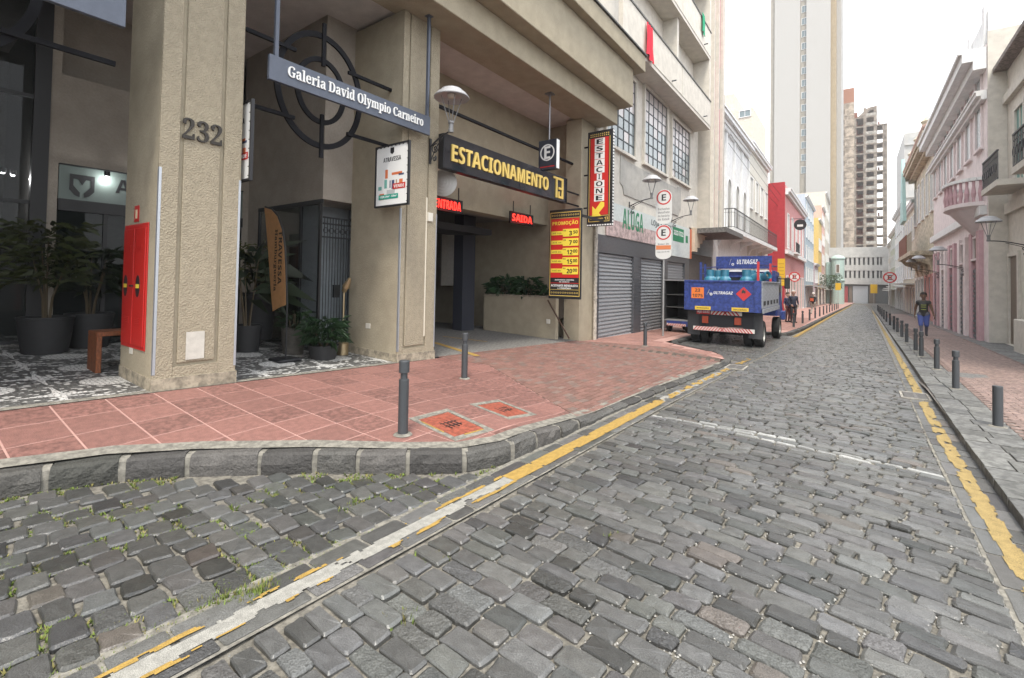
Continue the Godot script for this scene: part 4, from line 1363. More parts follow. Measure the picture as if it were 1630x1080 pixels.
func build_arcade_fixtures() -> void:
	var slate := mat("slate_paint", Color(0.085, 0.10, 0.135), 0.5, {"tex": "soft", "scale": 1.0})
	var darkbar := mat("dark_bar", Color(0.012, 0.012, 0.014), 0.75, {"spec": 0.25})
	var white := flat("sign_white", 0.75, 0.75, 0.73, 0.5)
	var black := flat("sign_black", 0.012, 0.012, 0.014, 0.55)
	var red := flat("sign_red", 0.50, 0.022, 0.018, 0.45)
	var gold := mat("gold_letters", Color(0.72, 0.52, 0.14), 0.4, {"metal": 0.15})
	var yel := flat("sign_yellow", 0.75, 0.58, 0.06, 0.5)
	var green := flat("sign_green", 0.02, 0.30, 0.22, 0.5)
	# hanging name sign
	var XS := -6.6
	var a := RX(427, 108, XS)
	var c := RX(683, 200, XS)
	var top := (RX(427, 88, XS).y + RX(683, 185, XS).y) * 0.5
	var bot := (RX(427, 128, XS).y + RX(681, 214, XS).y) * 0.5
	for i in 2:
		var t := thing("hanging_sign", ["slate sign with raised white serif name hanging between two rods", "slate hanging sign left of the pillar with the number"][i], "sign")
		t.position.z = 3.74 * i * 1.0
		if i == 1: t.position.z = RX(199, 20, XS).z - c.z
		one_box("board", Vector3(XS - 0.03, bot, a.z), Vector3(XS + 0.03, top, c.z), slate, t, 0.004)
		for zz in [a.z - 0.1, c.z + 0.06]:
			one_box("rod", Vector3(XS - 0.025, top, zz - 0.025), Vector3(XS + 0.025, 6.77, zz + 0.025), slate, t)
			one_box("rod_plate", Vector3(XS - 0.06, 6.77, zz - 0.06), Vector3(XS + 0.06, 6.780, zz + 0.06), slate, t)
		if i == 0:
			text("lettering", "Galeria David Olympio Carneiro", Vector3(XS + 0.031, (top + bot) * 0.5 + 0.005, (RX(456, 115, XS).z + RX(671, 195, XS).z) * 0.5), FX, absf(RX(671, 195, XS).z - RX(456, 115, XS).z), (top - bot) * 0.62, white, t, "Droid Serif", true, 0.018)
	# ring ornaments between the pillars
	var XR := -7.2
	var zl := RX(434, 140, XR).z
	var zr := RX(574, 172, XR).z
	var yt := RX(492, 45, XR).y
	var yb := RX(508, 237, XR).y
	var oc := Vector3(XR, (yt + yb) * 0.5, (zl + zr) * 0.5)
	for i in 2:
		var t := thing("ring_ornament", ["two black metal rings with crossing bars behind the lettered hanging sign", "black metal rings with crossing bars left of the numbered pillar"][i], "ornament")
		t.position.z = 4.1 * i
		var ry := (yt - yb) * 0.5
		var rz := (zl - zr) * 0.5
		var m := MB.new()
		ellipse_ring(m, oc, ry, rz, 0.09, 0.04)
		obj("outer_ring", m, darkbar, t)
		m = MB.new()
		ellipse_ring(m, oc, ry * 0.58, rz * 0.58, 0.08, 0.04)
		obj("inner_ring", m, darkbar, t)
		for s in [-1.0, 1.0]:
			one_box("vertical_bar", Vector3(XR + 0.041, oc.y + s * ry * 0.42, oc.z + 0.028), Vector3(XR + 0.085, oc.y + s * (ry + 0.16), oc.z - 0.028), darkbar, t)
			for h in [0.5, -0.62]:
				var zi: float = oc.z - s * rz * 0.6
				var ze := -3.0 if s < 0.0 else -5.78
				one_box("horizontal_bar", Vector3(XR + 0.042, oc.y + ry * h - 0.028, zi), Vector3(XR + 0.086, oc.y + ry * h + 0.028, ze), darkbar, t)
	# advertising boards that stick out from the pillars
	for i in 2:
		var zp := -5.5 if i == 0 else -3.06
		var p0 := RZ(597, 332, -5.5)
		var p1 := RZ(653, 224, -5.5)
		var w := p1.x - p0.x
		var h := RZ(598, 236, -5.5).y - p0.y
		var t := thing("poster_board", ["white advertising board with a red tag on the plain pillar", "white advertising board half behind the numbered pillar"][i], "poster")
		var o := Vector3(p0.x if i == 0 else RZ(402, 200, zp).x - w, p0.y if i == 0 else RZ(395, 288, zp).y, zp)
		t.position = o
		var I := Basis.IDENTITY
		var fm := MB.new()
		for q in [[0, 0, w, 0.03], [0, h - 0.03, w, h], [0, 0.03, 0.03, h - 0.03], [w - 0.03, 0.03, w, h - 0.03]]:
			fm.span(Vector3(q[0], q[1], -0.02), Vector3(q[2], q[3], 0.025))
		obj("frame", fm, black, t)
		var bd := face_box("sheet", Vector3.ZERO, I, 0.03, 0.03, w - 0.03, h - 0.03, -0.01, 0.008, white, t)
		text("lettering", "ATRAVESSA", Vector3(w * 0.5, h * 0.76, 0.009), I, w * 0.52, h * 0.075, black, bd, "Droid Sans", true, 0.002)
		var em := MB.new()
		em.prism(PackedVector2Array([Vector2(-0.05, 0.06), Vector2(0.05, 0.06), Vector2(0.05, -0.03), Vector2(0.0, -0.06), Vector2(-0.05, -0.03)]), Transform3D(I, Vector3(w * 0.5, h * 0.89, 0.009)), 0.002)
		obj("emblem", em, black, bd)
		for q in [[0.14, 0.12, 0.28, 0.22, "o"], [0.28, 0.3, 0.36, 0.44, "g"], [0.3, 0.46, 0.38, 0.6, "o"], [0.44, 0.3, 0.47, 0.42, "b"], [0.5, 0.28, 0.58, 0.42, "b"], [0.62, 0.3, 0.66, 0.42, "n"], [0.5, 0.5, 0.8, 0.54, "o"], [0.72, 0.36, 0.82, 0.42, "o"], [0.36, 0.2, 0.6, 0.27, "s"], [0.1, 0.28, 0.2, 0.34, "g"], [0.7, 0.48, 0.85, 0.51, "b"]]:
			var cm: Material = {"o": flat("print_orange", 0.6, 0.16, 0.06), "g": flat("print_green", 0.15, 0.38, 0.33), "b": flat("print_navy", 0.06, 0.08, 0.16), "n": flat("print_tan", 0.4, 0.3, 0.2), "s": flat("print_grey", 0.45, 0.47, 0.47)}[q[4]]
			face_box("print", Vector3.ZERO, I, q[0] * w, q[1] * h, q[2] * w, q[3] * h, 0.008, 0.010, cm, bd)
		var tg := face_box("red_tag", Vector3.ZERO, I, w * 0.54, h * 0.27, w * 0.9, h * 0.36, 0.0105, 0.013, red, bd)
		text("lettering", "VENDE", Vector3(w * 0.72, h * 0.315, 0.0132), I, w * 0.3, h * 0.05, white, bd, "Droid Sans", true, 0.002)
		face_box("green_tag", Vector3.ZERO, I, w * 0.12, h * 0.125, w * 0.7, h * 0.2, 0.0105, 0.013, green, bd)
		text("lettering", "LOJAS 24m² - 320m²", Vector3(w * 0.41, h * 0.162, 0.0132), I, w * 0.5, h * 0.04, white, bd, "Droid Sans", true, 0.002)
		for k in 9:
			one_box("eyelet", Vector3(0.045 + k * (w - 0.1) / 8.0, h - 0.045, 0.009), Vector3(0.055 + k * (w - 0.1) / 8.0, h - 0.02, 0.03), black, t)
			one_box("eyelet", Vector3(w - 0.045, 0.06 + k * (h - 0.13) / 8.0, 0.009), Vector3(w - 0.02, 0.07 + k * (h - 0.13) / 8.0, 0.03), black, t)
	# bracket lamp on the second pillar
	wall_lamp(Vector3(XF, RZ(716, 214, -6.5).y - 0.05, -6.5), Basis.IDENTITY, 0.56, "grey saucer street lamp on a scrolled bracket beside the black parking sign")
	# long parking sign
	var XP := -6.6
	var s0 := RX(706, 267, XP)
	var s1 := RX(903, 324, XP)
	var sy0 := (s0.y + s1.y) * 0.5
	var sy1 := RX(712, 213, XP).y
	var ps := thing("parking_sign", "long glossy black sign with gold letters over the garage entrance", "sign")
	one_box("box", Vector3(XP - 0.16, sy0, s0.z), Vector3(XP - 0.006, sy1, s1.z), black, ps, 0.005)
	one_box("face_sheet", Vector3(XP - 0.005, sy0 + 0.01, s0.z - 0.01), Vector3(XP + 0.001, sy1 - 0.01, s1.z + 0.01), mat("gloss_black", Color(0.012, 0.013, 0.02), 0.06, {"spec": 0.7}), ps)
	var l0 := RX(718, 245, XP).z
	var l1 := RX(872, 290, XP).z
	text("lettering", "ESTACIONAMENTO", Vector3(XP + 0.002, (sy0 + sy1) * 0.5, (l0 + l1) * 0.5), FX, absf(l1 - l0), (sy1 - sy0) * 0.5, gold, ps, "Droid Sans", true, 0.03)
	var gz := RX(888, 298, XP).z
	var mono := MB.new()
	for q in [[-0.26, 0.22, 0.02, 0.28], [-0.13, -0.28, -0.06, 0.22], [0.02, 0.22, 0.26, 0.28], [0.19, -0.22, 0.26, 0.22], [0.02, -0.04, 0.19, 0.02], [0.0, -0.28, 0.26, -0.22], [0.0, -0.22, 0.06, -0.1]]:
		mono.span(Vector3(XP + 0.002, (sy0 + sy1) * 0.5 + q[1], gz - q[0]), Vector3(XP + 0.03, (sy0 + sy1) * 0.5 + q[3], gz - q[2]))
	obj("monogram", mono, gold, ps)
	var bp := RX(713, 175, -7.1)
	var rail := MB.new()
	rail.span(Vector3(-7.14, bp.y - 0.03, -6.735), Vector3(-7.08, bp.y + 0.03, -12.848))
	obj("rail", rail, darkbar, ps)
	for k in 3:
		var zz := lerpf(s0.z, s1.z, 0.12 + 0.38 * k)
		one_box("bracket", Vector3(-8.298, sy1 - 0.12, zz - 0.02), Vector3(XP - 0.161, sy1 - 0.08, zz + 0.02), darkbar, ps)
	for y in [sy0 + 0.1, sy1 - 0.25]:
		one_box("bracket", Vector3(-6.9, y - 0.02, s1.z - 0.001), Vector3(-6.86, y + 0.02, -12.848), darkbar, ps)
	# dish-shaped mirror seen from behind
	var dc := RZ(706, 291, -7.2)
	var dish := thing("convex_mirror", "round ribbed pale disc fixed beside the lit entrance sign", "mirror")
	var dm := MB.new()
	var tilt := Basis(Vector3.UP, 0.5) * Basis(Vector3.RIGHT, PI * 0.5)
	dm.lathe([Vector2(0.0, 0.09), Vector2(0.05, 0.088), Vector2(0.055, 0.075), Vector2(0.11, 0.07), Vector2(0.115, 0.06), Vector2(0.17, 0.052), Vector2(0.175, 0.042), Vector2(0.23, 0.03), Vector2(0.235, 0.02), Vector2(0.29, 0.0), Vector2(0.29, -0.02), Vector2(0.0, -0.03)], dc, 32, tilt)
	obj("disc", dm, flat("dish_grey", 0.46, 0.46, 0.44, 0.5), dish)
	var dp := MB.new()
	dp.tube([dc, dc + Vector3(-0.3, 0, 0.1), Vector3(dc.x - 0.4, dc.y, -6.732)], 0.015, 6)
	obj("arm", dp, darkbar, dish)
	# light signs
	for i in 2:
		var XL := -8.0
		var q0 := RX([690, 814][i], [338, 360][i], XL)
		var q1 := RX([735, 848][i], [322, 343][i], XL)
		var ww := absf(q1.z - q0.z)
		var hh := 0.34
		var cy := (RX([735, 848][i], [322, 343][i], XL).y + RX([735, 848][i], [339, 361][i], XL).y) * 0.5
		var t := thing("light_sign", ["red lit entrance sign hanging at the garage mouth", "red lit exit sign hanging at the garage mouth"][i], "sign")
		t.position = Vector3(XL, cy, (q0.z + q1.z) * 0.5)
		face_box("housing", Vector3.ZERO, FX, -ww * 0.5 - 0.04, -hh * 0.5, ww * 0.5 + 0.04, hh * 0.5, -0.06, 0.0, black, t)
		text("lettering", ["ENTRADA", "SAIDA"][i], Vector3(0.001, 0, 0), FX, ww * 0.94, hh * 0.62, mat("lit_red", Color(0.9, 0.05, 0.03), 0.5, {"glow": Color(1.0, 0.03, 0.02), "power": 1.1}), t, "Droid Sans", true, 0.004)
		for s in [-1, 1]: one_box("hanger", Vector3(-0.03, hh * 0.5, s * ww * 0.4 - 0.01), Vector3(-0.01, hh * 0.5 + 0.3, s * ww * 0.4 + 0.01), black, t)
		var ar := OmniLight3D.new()
		ar.name = "light"
		ar.light_color = Color(1, 0.12, 0.08)
		ar.light_energy = 0.05
		ar.light_size = 0.1
		ar.omni_range = 10.0
		ar.omni_attenuation = 2.0
		ar.shadow_enabled = true
		ar.position = Vector3(0.12, 0, 0)
		t.add_child(ar)
	# hanging parking symbol
	var ZE := -10.6
	var e0 := RZ(857, 272, ZE)
	var e1 := RZ(886, 220, ZE)
	var es := thing("parking_symbol_sign", "dark box sign with a white circled letter hanging from a rod", "sign")
	var ec := (e0 + e1) * 0.5
	es.position = ec
	var ew := (e1.x - e0.x)
	var eh := (e1.y - e0.y)
	one_box("box", Vector3(-ew * 0.5, -eh * 0.5, -0.16), Vector3(ew * 0.5, eh * 0.5, 0), mat("sign_navy", Color(0.03, 0.035, 0.05), 0.35), es, 0.006)
	one_box("side_panel", Vector3(ew * 0.5, -eh * 0.48, -0.15), Vector3(ew * 0.5 + 0.006, eh * 0.48, -0.01), white, es)
	var rg := MB.new()
	rg.ring(Vector3(0, eh * 0.07, 0.001), Basis.IDENTITY, ew * 0.34, ew * 0.4, 0.008, 40)
	obj("ring", rg, white, es)
	text("lettering", "E", Vector3(0, eh * 0.07, 0.001), Basis.IDENTITY, ew * 0.34, eh * 0.42, white, es, "Droid Sans", true, 0.008)
	one_box("red_bar", Vector3(-ew * 0.4, -eh * 0.42, 0.001), Vector3(ew * 0.4, -eh * 0.39, 0.006), red, es)
	var rd := MB.new()
	rd.tube([Vector3(0, eh * 0.5, -0.08), Vector3(0, 6.75 - ec.y, -0.08)], 0.022, 10)
	rd.box(Vector3(0, 6.765 - ec.y, -0.08), Vector3(0.2, 0.03, 0.2))
	obj("rod", rd, flat("rod_grey", 0.22, 0.22, 0.23, 0.35, 0.6), es)
	# price board
	var ZP := -11.5
	var b0 := RZ(873, 475, ZP)
	var b1 := RZ(926, 331, ZP)
	var pr := thing("price_board", "tall red board with yellow price tags in front of the planter", "sign")
	pr.position = b0
	var pw := b1.x - b0.x
	var ph := b1.y - b0.y
	var I := Basis.IDENTITY
	one_box("backing", Vector3(0, 0, -0.06), Vector3(pw, ph, 0), black, pr, 0.005)
	var bor := MB.new()
	for q in [[0.03, 0.03, 0.97, 0.037], [0.03, 0.963, 0.97, 0.97], [0.03, 0.037, 0.045, 0.963], [0.955, 0.037, 0.97, 0.963], [0.06, 0.10, 0.94, 0.104], [0.06, 0.9, 0.94, 0.904]]:
		bor.span(Vector3(q[0] * pw, q[1] * ph, 0.001), Vector3(q[2] * pw, q[3] * ph, 0.004))
	for k in 12:
		for y in [0.068, 0.935]:
			bor.ring(Vector3(pw * (0.1 + k * 0.0727), ph * y, 0.001), I, 0.018, 0.026, 0.003, 6)
	obj("border", bor, gold, pr)
	face_box("red_field", Vector3.ZERO, I, pw * 0.06, ph * 0.235, pw * 0.94, ph * 0.895, 0.001, 0.005, red, pr)
	face_box("red_stripe", Vector3.ZERO, I, pw * 0.06, ph * 0.172, pw * 0.94, ph * 0.178, 0.001, 0.005, red, pr)
	text("lettering", "PROMOÇÃO", Vector3(pw * 0.5, ph * 0.845, 0.005), I, pw * 0.8, ph * 0.062, yel, pr, "Droid Sans", true, 0.003)
	for k in 5:
		var y := ph * (0.735 - k * 0.105)
		var pt := face_box("price_tag", Vector3.ZERO, I, pw * 0.44, y - ph * 0.042, pw * 0.92, y + ph * 0.042, 0.0052, 0.012, yel, pr)
		face_box("price_tag", Vector3.ZERO, I, pw * 0.07, y - ph * 0.022, pw * 0.437, y + ph * 0.022, 0.0052, 0.010, yel, pr)
		var pc: String = ["3", "7", "12", "15", "20"][k]
		text("lettering", pc, Vector3(pw * (0.66 if k > 1 else 0.68), y - ph * 0.006, 0.012), I, pw * (0.17 if k > 1 else 0.09), ph * 0.05, black, pt, "Droid Sans", true, 0.003)
		text("lettering", ["50", "00", "00", "00", "00"][k], Vector3(pw * 0.83, y + ph * 0.004, 0.012), I, pw * 0.13, ph * 0.036, black, pt, "Droid Sans", true, 0.003)
		text("lettering", "R$", Vector3(pw * 0.5, y + ph * 0.024, 0.012), I, pw * 0.07, ph * 0.018, black, pt, "Droid Sans", false, 0.003)
		text("lettering", ["ATÉ 1/2h", "ATÉ 1h", "ATÉ 2h", "ATÉ 4h", "ATÉ 6h"][k], Vector3(pw * 0.25, y, 0.010), I, pw * 0.28, ph * 0.02, black, pt, "Droid Sans", false, 0.003)
	text("lettering", "ACEITAMOS CARTÕES", Vector3(pw * 0.5, ph * 0.212, 0.002), I, pw * 0.6, ph * 0.016, white, pr, "Droid Sans", true, 0.003)
	text("lettering", "DE DÉBITO", Vector3(pw * 0.5, ph * 0.19, 0.002), I, pw * 0.32, ph * 0.014, white, pr, "Droid Sans", true, 0.003)
	text("lettering", "ACEITAMOS MENSALISTA", Vector3(pw * 0.5, ph * 0.147, 0.002), I, pw * 0.84, ph * 0.024, white, pr, "Droid Sans", true, 0.003)
	text("lettering", "e CONVÊNIO", Vector3(pw * 0.5, ph * 0.12, 0.002), I, pw * 0.42, ph * 0.022, white, pr, "Droid Sans", true, 0.003)
	one_box("bracket", Vector3(pw, ph * 0.9, -0.04), Vector3(pw + 0.02, ph * 0.93, -1.36), black, pr)
	one_box("bracket", Vector3(pw * 0.3, ph * 0.1, -0.9), Vector3(pw * 0.34, ph * 0.13, -0.06), black, pr)
	# red blade sign with an arrow
	var ZB := -12.9
	var d0 := RZ(934, 361, ZB)
	var d1 := RZ(976, 204, ZB)
	var bs := thing("blade_sign", "tall red projecting sign with stacked white letters and a yellow arrow", "sign")
	bs.position = d0
	var bw := d1.x - d0.x
	var bh := d1.y - d0.y
	one_box("backing", Vector3(0, 0, -0.12), Vector3(bw, bh, 0), black, bs, 0.006)
	var grid := MB.new()
	for k in 30: grid.span(Vector3(bw + 0.001, bh * (k + 0.1) / 30.0, -0.10), Vector3(bw + 0.004, bh * (k + 0.7) / 30.0, -0.02))
	for k in 10: grid.span(Vector3(bw * (k + 0.1) / 10.0, 0.01, 0.001), Vector3(bw * (k + 0.8) / 10.0, 0.05, 0.004))
	obj("light_strip", grid, white, bs)
	face_box("red_field", Vector3.ZERO, I, bw * 0.12, bh * 0.115, bw * 0.84, bh * 0.925, 0.001, 0.005, red, bs)
	var bo := MB.new()
	for q in [[0.07, 0.045, 0.9, 0.05], [0.07, 0.05, 0.09, 0.93], [0.88, 0.05, 0.9, 0.93], [0.1, 0.105, 0.87, 0.11]]:
		bo.span(Vector3(q[0] * bw, q[1] * bh, 0.001), Vector3(q[2] * bw, q[3] * bh, 0.004))
	for k in 10:
		for y in [0.945, 0.965]: bo.box(Vector3(bw * (0.13 + k * 0.078), bh * y, 0.002), Vector3(0.03, 0.03, 0.004), Basis(Vector3.BACK, 0.785))
	obj("border", bo, gold, bs)
	var word := "ESTACIONE"
	for k in 9:
		var y := bh * (0.885 - k * 0.074)
		face_box("letter_outline", Vector3(bw * 0.49, y, 0), I, -bw * (0.2 if word[k] != "I" else 0.1), -bh * 0.0345, bw * (0.2 if word[k] != "I" else 0.1), bh * 0.0345, 0.005, 0.009, white, bs)
		text("lettering", word[k], Vector3(bw * 0.49, y, 0.0092), I, bw * (0.26 if word[k] != "I" else 0.08), bh * 0.05, black, bs, "Droid Sans", true, 0.003)
	var ar2 := MB.new()
	var ap := PackedVector2Array()
	for q in [[-0.13, -0.14], [0.07, -0.14], [0.015, -0.075], [0.13, 0.05], [0.13, 0.13], [0.06, 0.15], [-0.06, 0.0], [-0.13, 0.07]]: ap.append(Vector2(q[0], q[1]) * 1.5)
	ar2.prism(ap, Transform3D(I, Vector3(bw * 0.46, bh * 0.175, 0.006)), 0.004)
	obj("arrow", ar2, yel, bs)
	text("lettering", "ESTACIONAMENTO", Vector3(bw * 0.4, bh * 0.077, 0.002), I, bw * 0.5, bh * 0.012, gold, bs, "Droid Sans", true, 0.003)
	text("lettering", "13", Vector3(bw * 0.78, bh * 0.077, 0.002), I, bw * 0.14, bh * 0.03, gold, bs, "Droid Sans", true, 0.003)
	for y in [0.2, 0.55, 0.85]:
		one_box("bracket", Vector3(-0.14, bh * y - 0.02, -0.08), Vector3(-0.001, bh * y + 0.02, -0.04), darkbar, bs)
	# drain pipe at the joint of the two buildings
	var dpz := -13.75
	var pm := MB.new()
	pm.tube([Vector3(XF + 0.08, floor_f(dpz) - 0.05, dpz), Vector3(XF + 0.08, 6.7, dpz)], 0.06, 12)
	for y in [1.2, 3.0, 5.0]: pm.tube([Vector3(XF + 0.08, y, dpz), Vector3(XF + 0.08, y + 0.1, dpz)], 0.07, 12)
	var dpo := obj("drain_pipe", pm, mat("pipe_cream", Color(0.52, 0.47, 0.40), 0.6, {"tex": "stain"}))
	tag(dpo, "pale vertical drain pipe beside the dark granite shop surround", "pipe")
	# fire hose cabinet and its sign on the side of the first pillar
	var k0 := RZ(194, 549, -2.05)
	var k1 := RZ(238, 354, -2.05)
	var fh := thing("fire_hose_cabinet", "red two door fire hose cabinet set in the side of the pillar", "cabinet")
	fh.position = Vector3(k0.x, k0.y, -2.05)
	var cw := k1.x - k0.x
	var chh := k1.y - k0.y
	one_box("frame", Vector3(0, 0, 0.0005), Vector3(cw, chh, 0.014), red, fh, 0.004)
	for i in 2:
		var x0 := cw * (0.04 if i == 0 else 0.51)
		var dr := one_box("door", Vector3(x0, 0.05, 0.0145), Vector3(x0 + cw * 0.45, chh - 0.06, 0.028), mat("cabinet_red", Color(0.46, 0.018, 0.014), 0.38), fh, 0.004)
		var sm := MB.new()
		var el := PackedVector2Array()
		for k in 18: el.append(Vector2(cos(TAU * k / 18) * 0.075, sin(TAU * k / 18) * 0.14))
		sm.prism(el, Transform3D(I, Vector3(x0 + cw * (0.14 if i == 0 else 0.2), chh * 0.5, 0.0285)), 0.003)
		obj("sticker", sm, black, dr)
		one_box("sticker_band", Vector3(x0 + cw * (0.14 if i == 0 else 0.2) - 0.06, chh * 0.5 - 0.025, 0.032), Vector3(x0 + cw * (0.14 if i == 0 else 0.2) + 0.06, chh * 0.5 + 0.025, 0.034), yel, dr)
		for y in [0.2, 0.78]:
			for s in 4: one_box("louvre", Vector3(x0 + cw * 0.12, chh * y + s * 0.022, 0.0285), Vector3(x0 + cw * 0.33, chh * y + s * 0.022 + 0.011, 0.033), mat("cabinet_red", Color(0.46, 0.018, 0.014), 0.38), dr)
	one_box("handle", Vector3(cw * 0.42, chh * 0.5 - 0.01, 0.03), Vector3(cw * 0.52, chh * 0.5 + 0.012, 0.05), black, fh)
	var q0 := RZ(214, 354, -2.05)
	var q1 := RZ(222, 327, -2.05)
	var fs := thing("fire_sign", "small red sign with a white hose symbol above the red cabinet", "sign")
	one_box("plate", Vector3(q0.x, q0.y, -2.049), Vector3(q1.x, q1.y, -2.043), red, fs)
	one_box("symbol", Vector3(lerpf(q0.x, q1.x, 0.3), lerpf(q0.y, q1.y, 0.2), -2.0425), Vector3(lerpf(q0.x, q1.x, 0.7), lerpf(q0.y, q1.y, 0.75), -2.040), flat("hose_symbol", 0.75, 0.6, 0.4), fs)
	# wooden bench half behind the pillar
	var bn := thing("bench", "orange brown wooden slab bench beside the pillar with the red cabinet", "bench")
	var bx0 := -8.32
	var by := pave_y(-8.6, -1.9)
	var wood := mat("bench_wood", Color(0.27, 0.085, 0.03), 0.5, {"tex": "grain", "scale": 0.9, "scale_y": 0.2})
	var btop := RZ(146, 527, -1.88).y
	one_box("seat", Vector3(-8.75, btop - 0.06, -1.87), Vector3(bx0, btop, -3.6), wood, bn, 0.006)
	one_box("leg", Vector3(-8.75, by - 0.01, -1.871), Vector3(bx0 - 0.001, btop - 0.061, -1.93), wood, bn, 0.006)
	one_box("leg", Vector3(-8.75, by - 0.01, -3.54), Vector3(bx0 - 0.001, btop - 0.061, -3.6), wood, bn, 0.006)
	# plants
	var potm := mat("charcoal_pot", Color(0.025, 0.025, 0.026), 0.7, {"tex": "soft"})
	var fl := 0.46
	var ppos := RX(72, 530, -10.5)
	ppos.y = pave_y(ppos.x, ppos.z)
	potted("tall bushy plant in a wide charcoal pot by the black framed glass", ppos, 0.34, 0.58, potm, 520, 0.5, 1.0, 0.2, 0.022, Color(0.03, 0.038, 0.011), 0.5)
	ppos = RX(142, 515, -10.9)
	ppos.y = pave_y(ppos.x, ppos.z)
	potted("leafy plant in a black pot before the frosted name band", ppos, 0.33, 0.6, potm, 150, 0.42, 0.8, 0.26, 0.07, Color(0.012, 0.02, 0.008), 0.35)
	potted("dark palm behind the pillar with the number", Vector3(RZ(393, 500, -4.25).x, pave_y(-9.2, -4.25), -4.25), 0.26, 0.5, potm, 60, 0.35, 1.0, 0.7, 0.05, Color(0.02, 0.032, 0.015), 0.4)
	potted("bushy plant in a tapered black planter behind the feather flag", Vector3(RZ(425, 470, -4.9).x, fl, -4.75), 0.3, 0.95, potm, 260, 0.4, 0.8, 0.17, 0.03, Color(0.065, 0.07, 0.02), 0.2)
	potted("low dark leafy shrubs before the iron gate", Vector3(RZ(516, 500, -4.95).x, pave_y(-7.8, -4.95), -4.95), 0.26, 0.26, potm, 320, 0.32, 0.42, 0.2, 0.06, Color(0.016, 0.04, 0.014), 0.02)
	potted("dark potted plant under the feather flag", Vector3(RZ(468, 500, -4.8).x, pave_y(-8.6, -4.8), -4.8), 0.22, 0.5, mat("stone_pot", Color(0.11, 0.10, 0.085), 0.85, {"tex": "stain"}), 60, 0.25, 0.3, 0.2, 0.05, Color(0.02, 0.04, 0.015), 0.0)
	for i in 3:
		var x := [-9.6, -8.75, -7.75][i] as float
		potted(["spreading dark broad leafed shrub in the planter beside the black garage column", "upright broad leafed shrub in the middle of the planter", "small broad leafed shrub in the planter behind the price board"][i], Vector3(x, 1.2, -12.9), 0.1, 0.0, potm, [170, 90, 60][i], [0.5, 0.36, 0.3][i], [0.55, 0.6, 0.35][i], 0.34, 0.13, Color(0.018, 0.05, 0.016), 0.05, "planter_shrub")
	# feather flag
	var ff := thing("feather_flag", "brown feather shaped flag with dark lettering standing in the gallery", "flag")
	var zf := -4.3
	var fpts := PackedVector2Array()
	for q in [[421, 331], [432, 334], [441, 345], [448, 365], [452, 395], [454, 440], [455, 486], [446, 489], [434, 496], [431, 460], [427, 400], [423, 350]]:
		var p := RZ(q[0], q[1], zf)
		fpts.append(Vector2(p.x, p.y))
	var fmesh := MB.new()
	fmesh.prism(fpts, Transform3D(Basis.IDENTITY, Vector3(0, 0, zf)), 0.006)
	var cloth := obj("cloth", fmesh, mat("flag_brown", Color(0.55, 0.29, 0.12), 0.85, {"tex": "soft", "scale": 1.0, "backlight": Color(0.25, 0.15, 0.06)}), ff)
	var fq := RZ(443, 410, zf)
	text("lettering", "TRAVESSA", Vector3(fq.x + 0.07, fq.y, zf + 0.008), Basis(Vector3(0, -1, 0), Vector3(1, 0, 0), Vector3(0, 0, 1)), 0.95, 0.12, mat("flag_print", Color(0.04, 0.025, 0.015), 0.8), cloth, "Droid Sans", true, 0.003)
	text("lettering", "Hamburgueria", Vector3(fq.x - 0.09, fq.y - 0.05, zf + 0.008), Basis(Vector3(0, -1, 0), Vector3(1, 0, 0), Vector3(0, 0, 1)), 1.1, 0.12, mat("flag_print", Color(0.04, 0.025, 0.015), 0.8), cloth, "Droid Serif", true, 0.003)
	var po := MB.new()
	var pp := []
	for q in [[455, 520], [456, 486], [455, 440], [453, 395], [449, 365], [442, 344], [432, 333], [421, 329]]:
		pp.append(RZ(q[0], q[1], zf) + Vector3(0, 0, -0.01))
	pp[0].y = pave_y(pp[0].x, zf)
	po.tube(pp, 0.014, 8)
	obj("pole", po, black, ff)
	var bz := MB.new()
	bz.box(Vector3(pp[0].x, pp[0].y + 0.03, zf), Vector3(0.4, 0.05, 0.4), Basis.IDENTITY, 0.02)
	obj("foot", bz, black, ff)
	# brass uplight on a slim stand
	var up := thing("brass_lamp_stand", "slim brass lamp stand with a tilted cone head beside the pillar", "lamp")
	var ub := RZ(546, 520, -5.5)
	up.position = Vector3(ub.x, pave_y(ub.x, -5.5) + 0.004, -5.5)
	var bh2 := RZ(547, 462, -5.5).y - up.position.y
	var brass := flat("brass", 0.42, 0.33, 0.2, 0.35, 0.8)
	var um := MB.new()
	um.lathe([Vector2(0, 0), Vector2(0.11, 0), Vector2(0.11, 0.22), Vector2(0.05, 0.26), Vector2(0.04, 0.4), Vector2(0.018, 0.42), Vector2(0.018, bh2), Vector2(0, bh2)], Vector3.ZERO, 14)
	obj("stand", um, brass, up)
	um = MB.new()
	um.lathe([Vector2(0.0, 0.0), Vector2(0.05, 0.0), Vector2(0.05, 0.08), Vector2(0.075, 0.1), Vector2(0.03, 0.3), Vector2(0.0, 0.31)], Vector3(0, bh2 - 0.02, 0), 14, Basis(Vector3.BACK, -0.6))
	obj("head", um, brass, up)

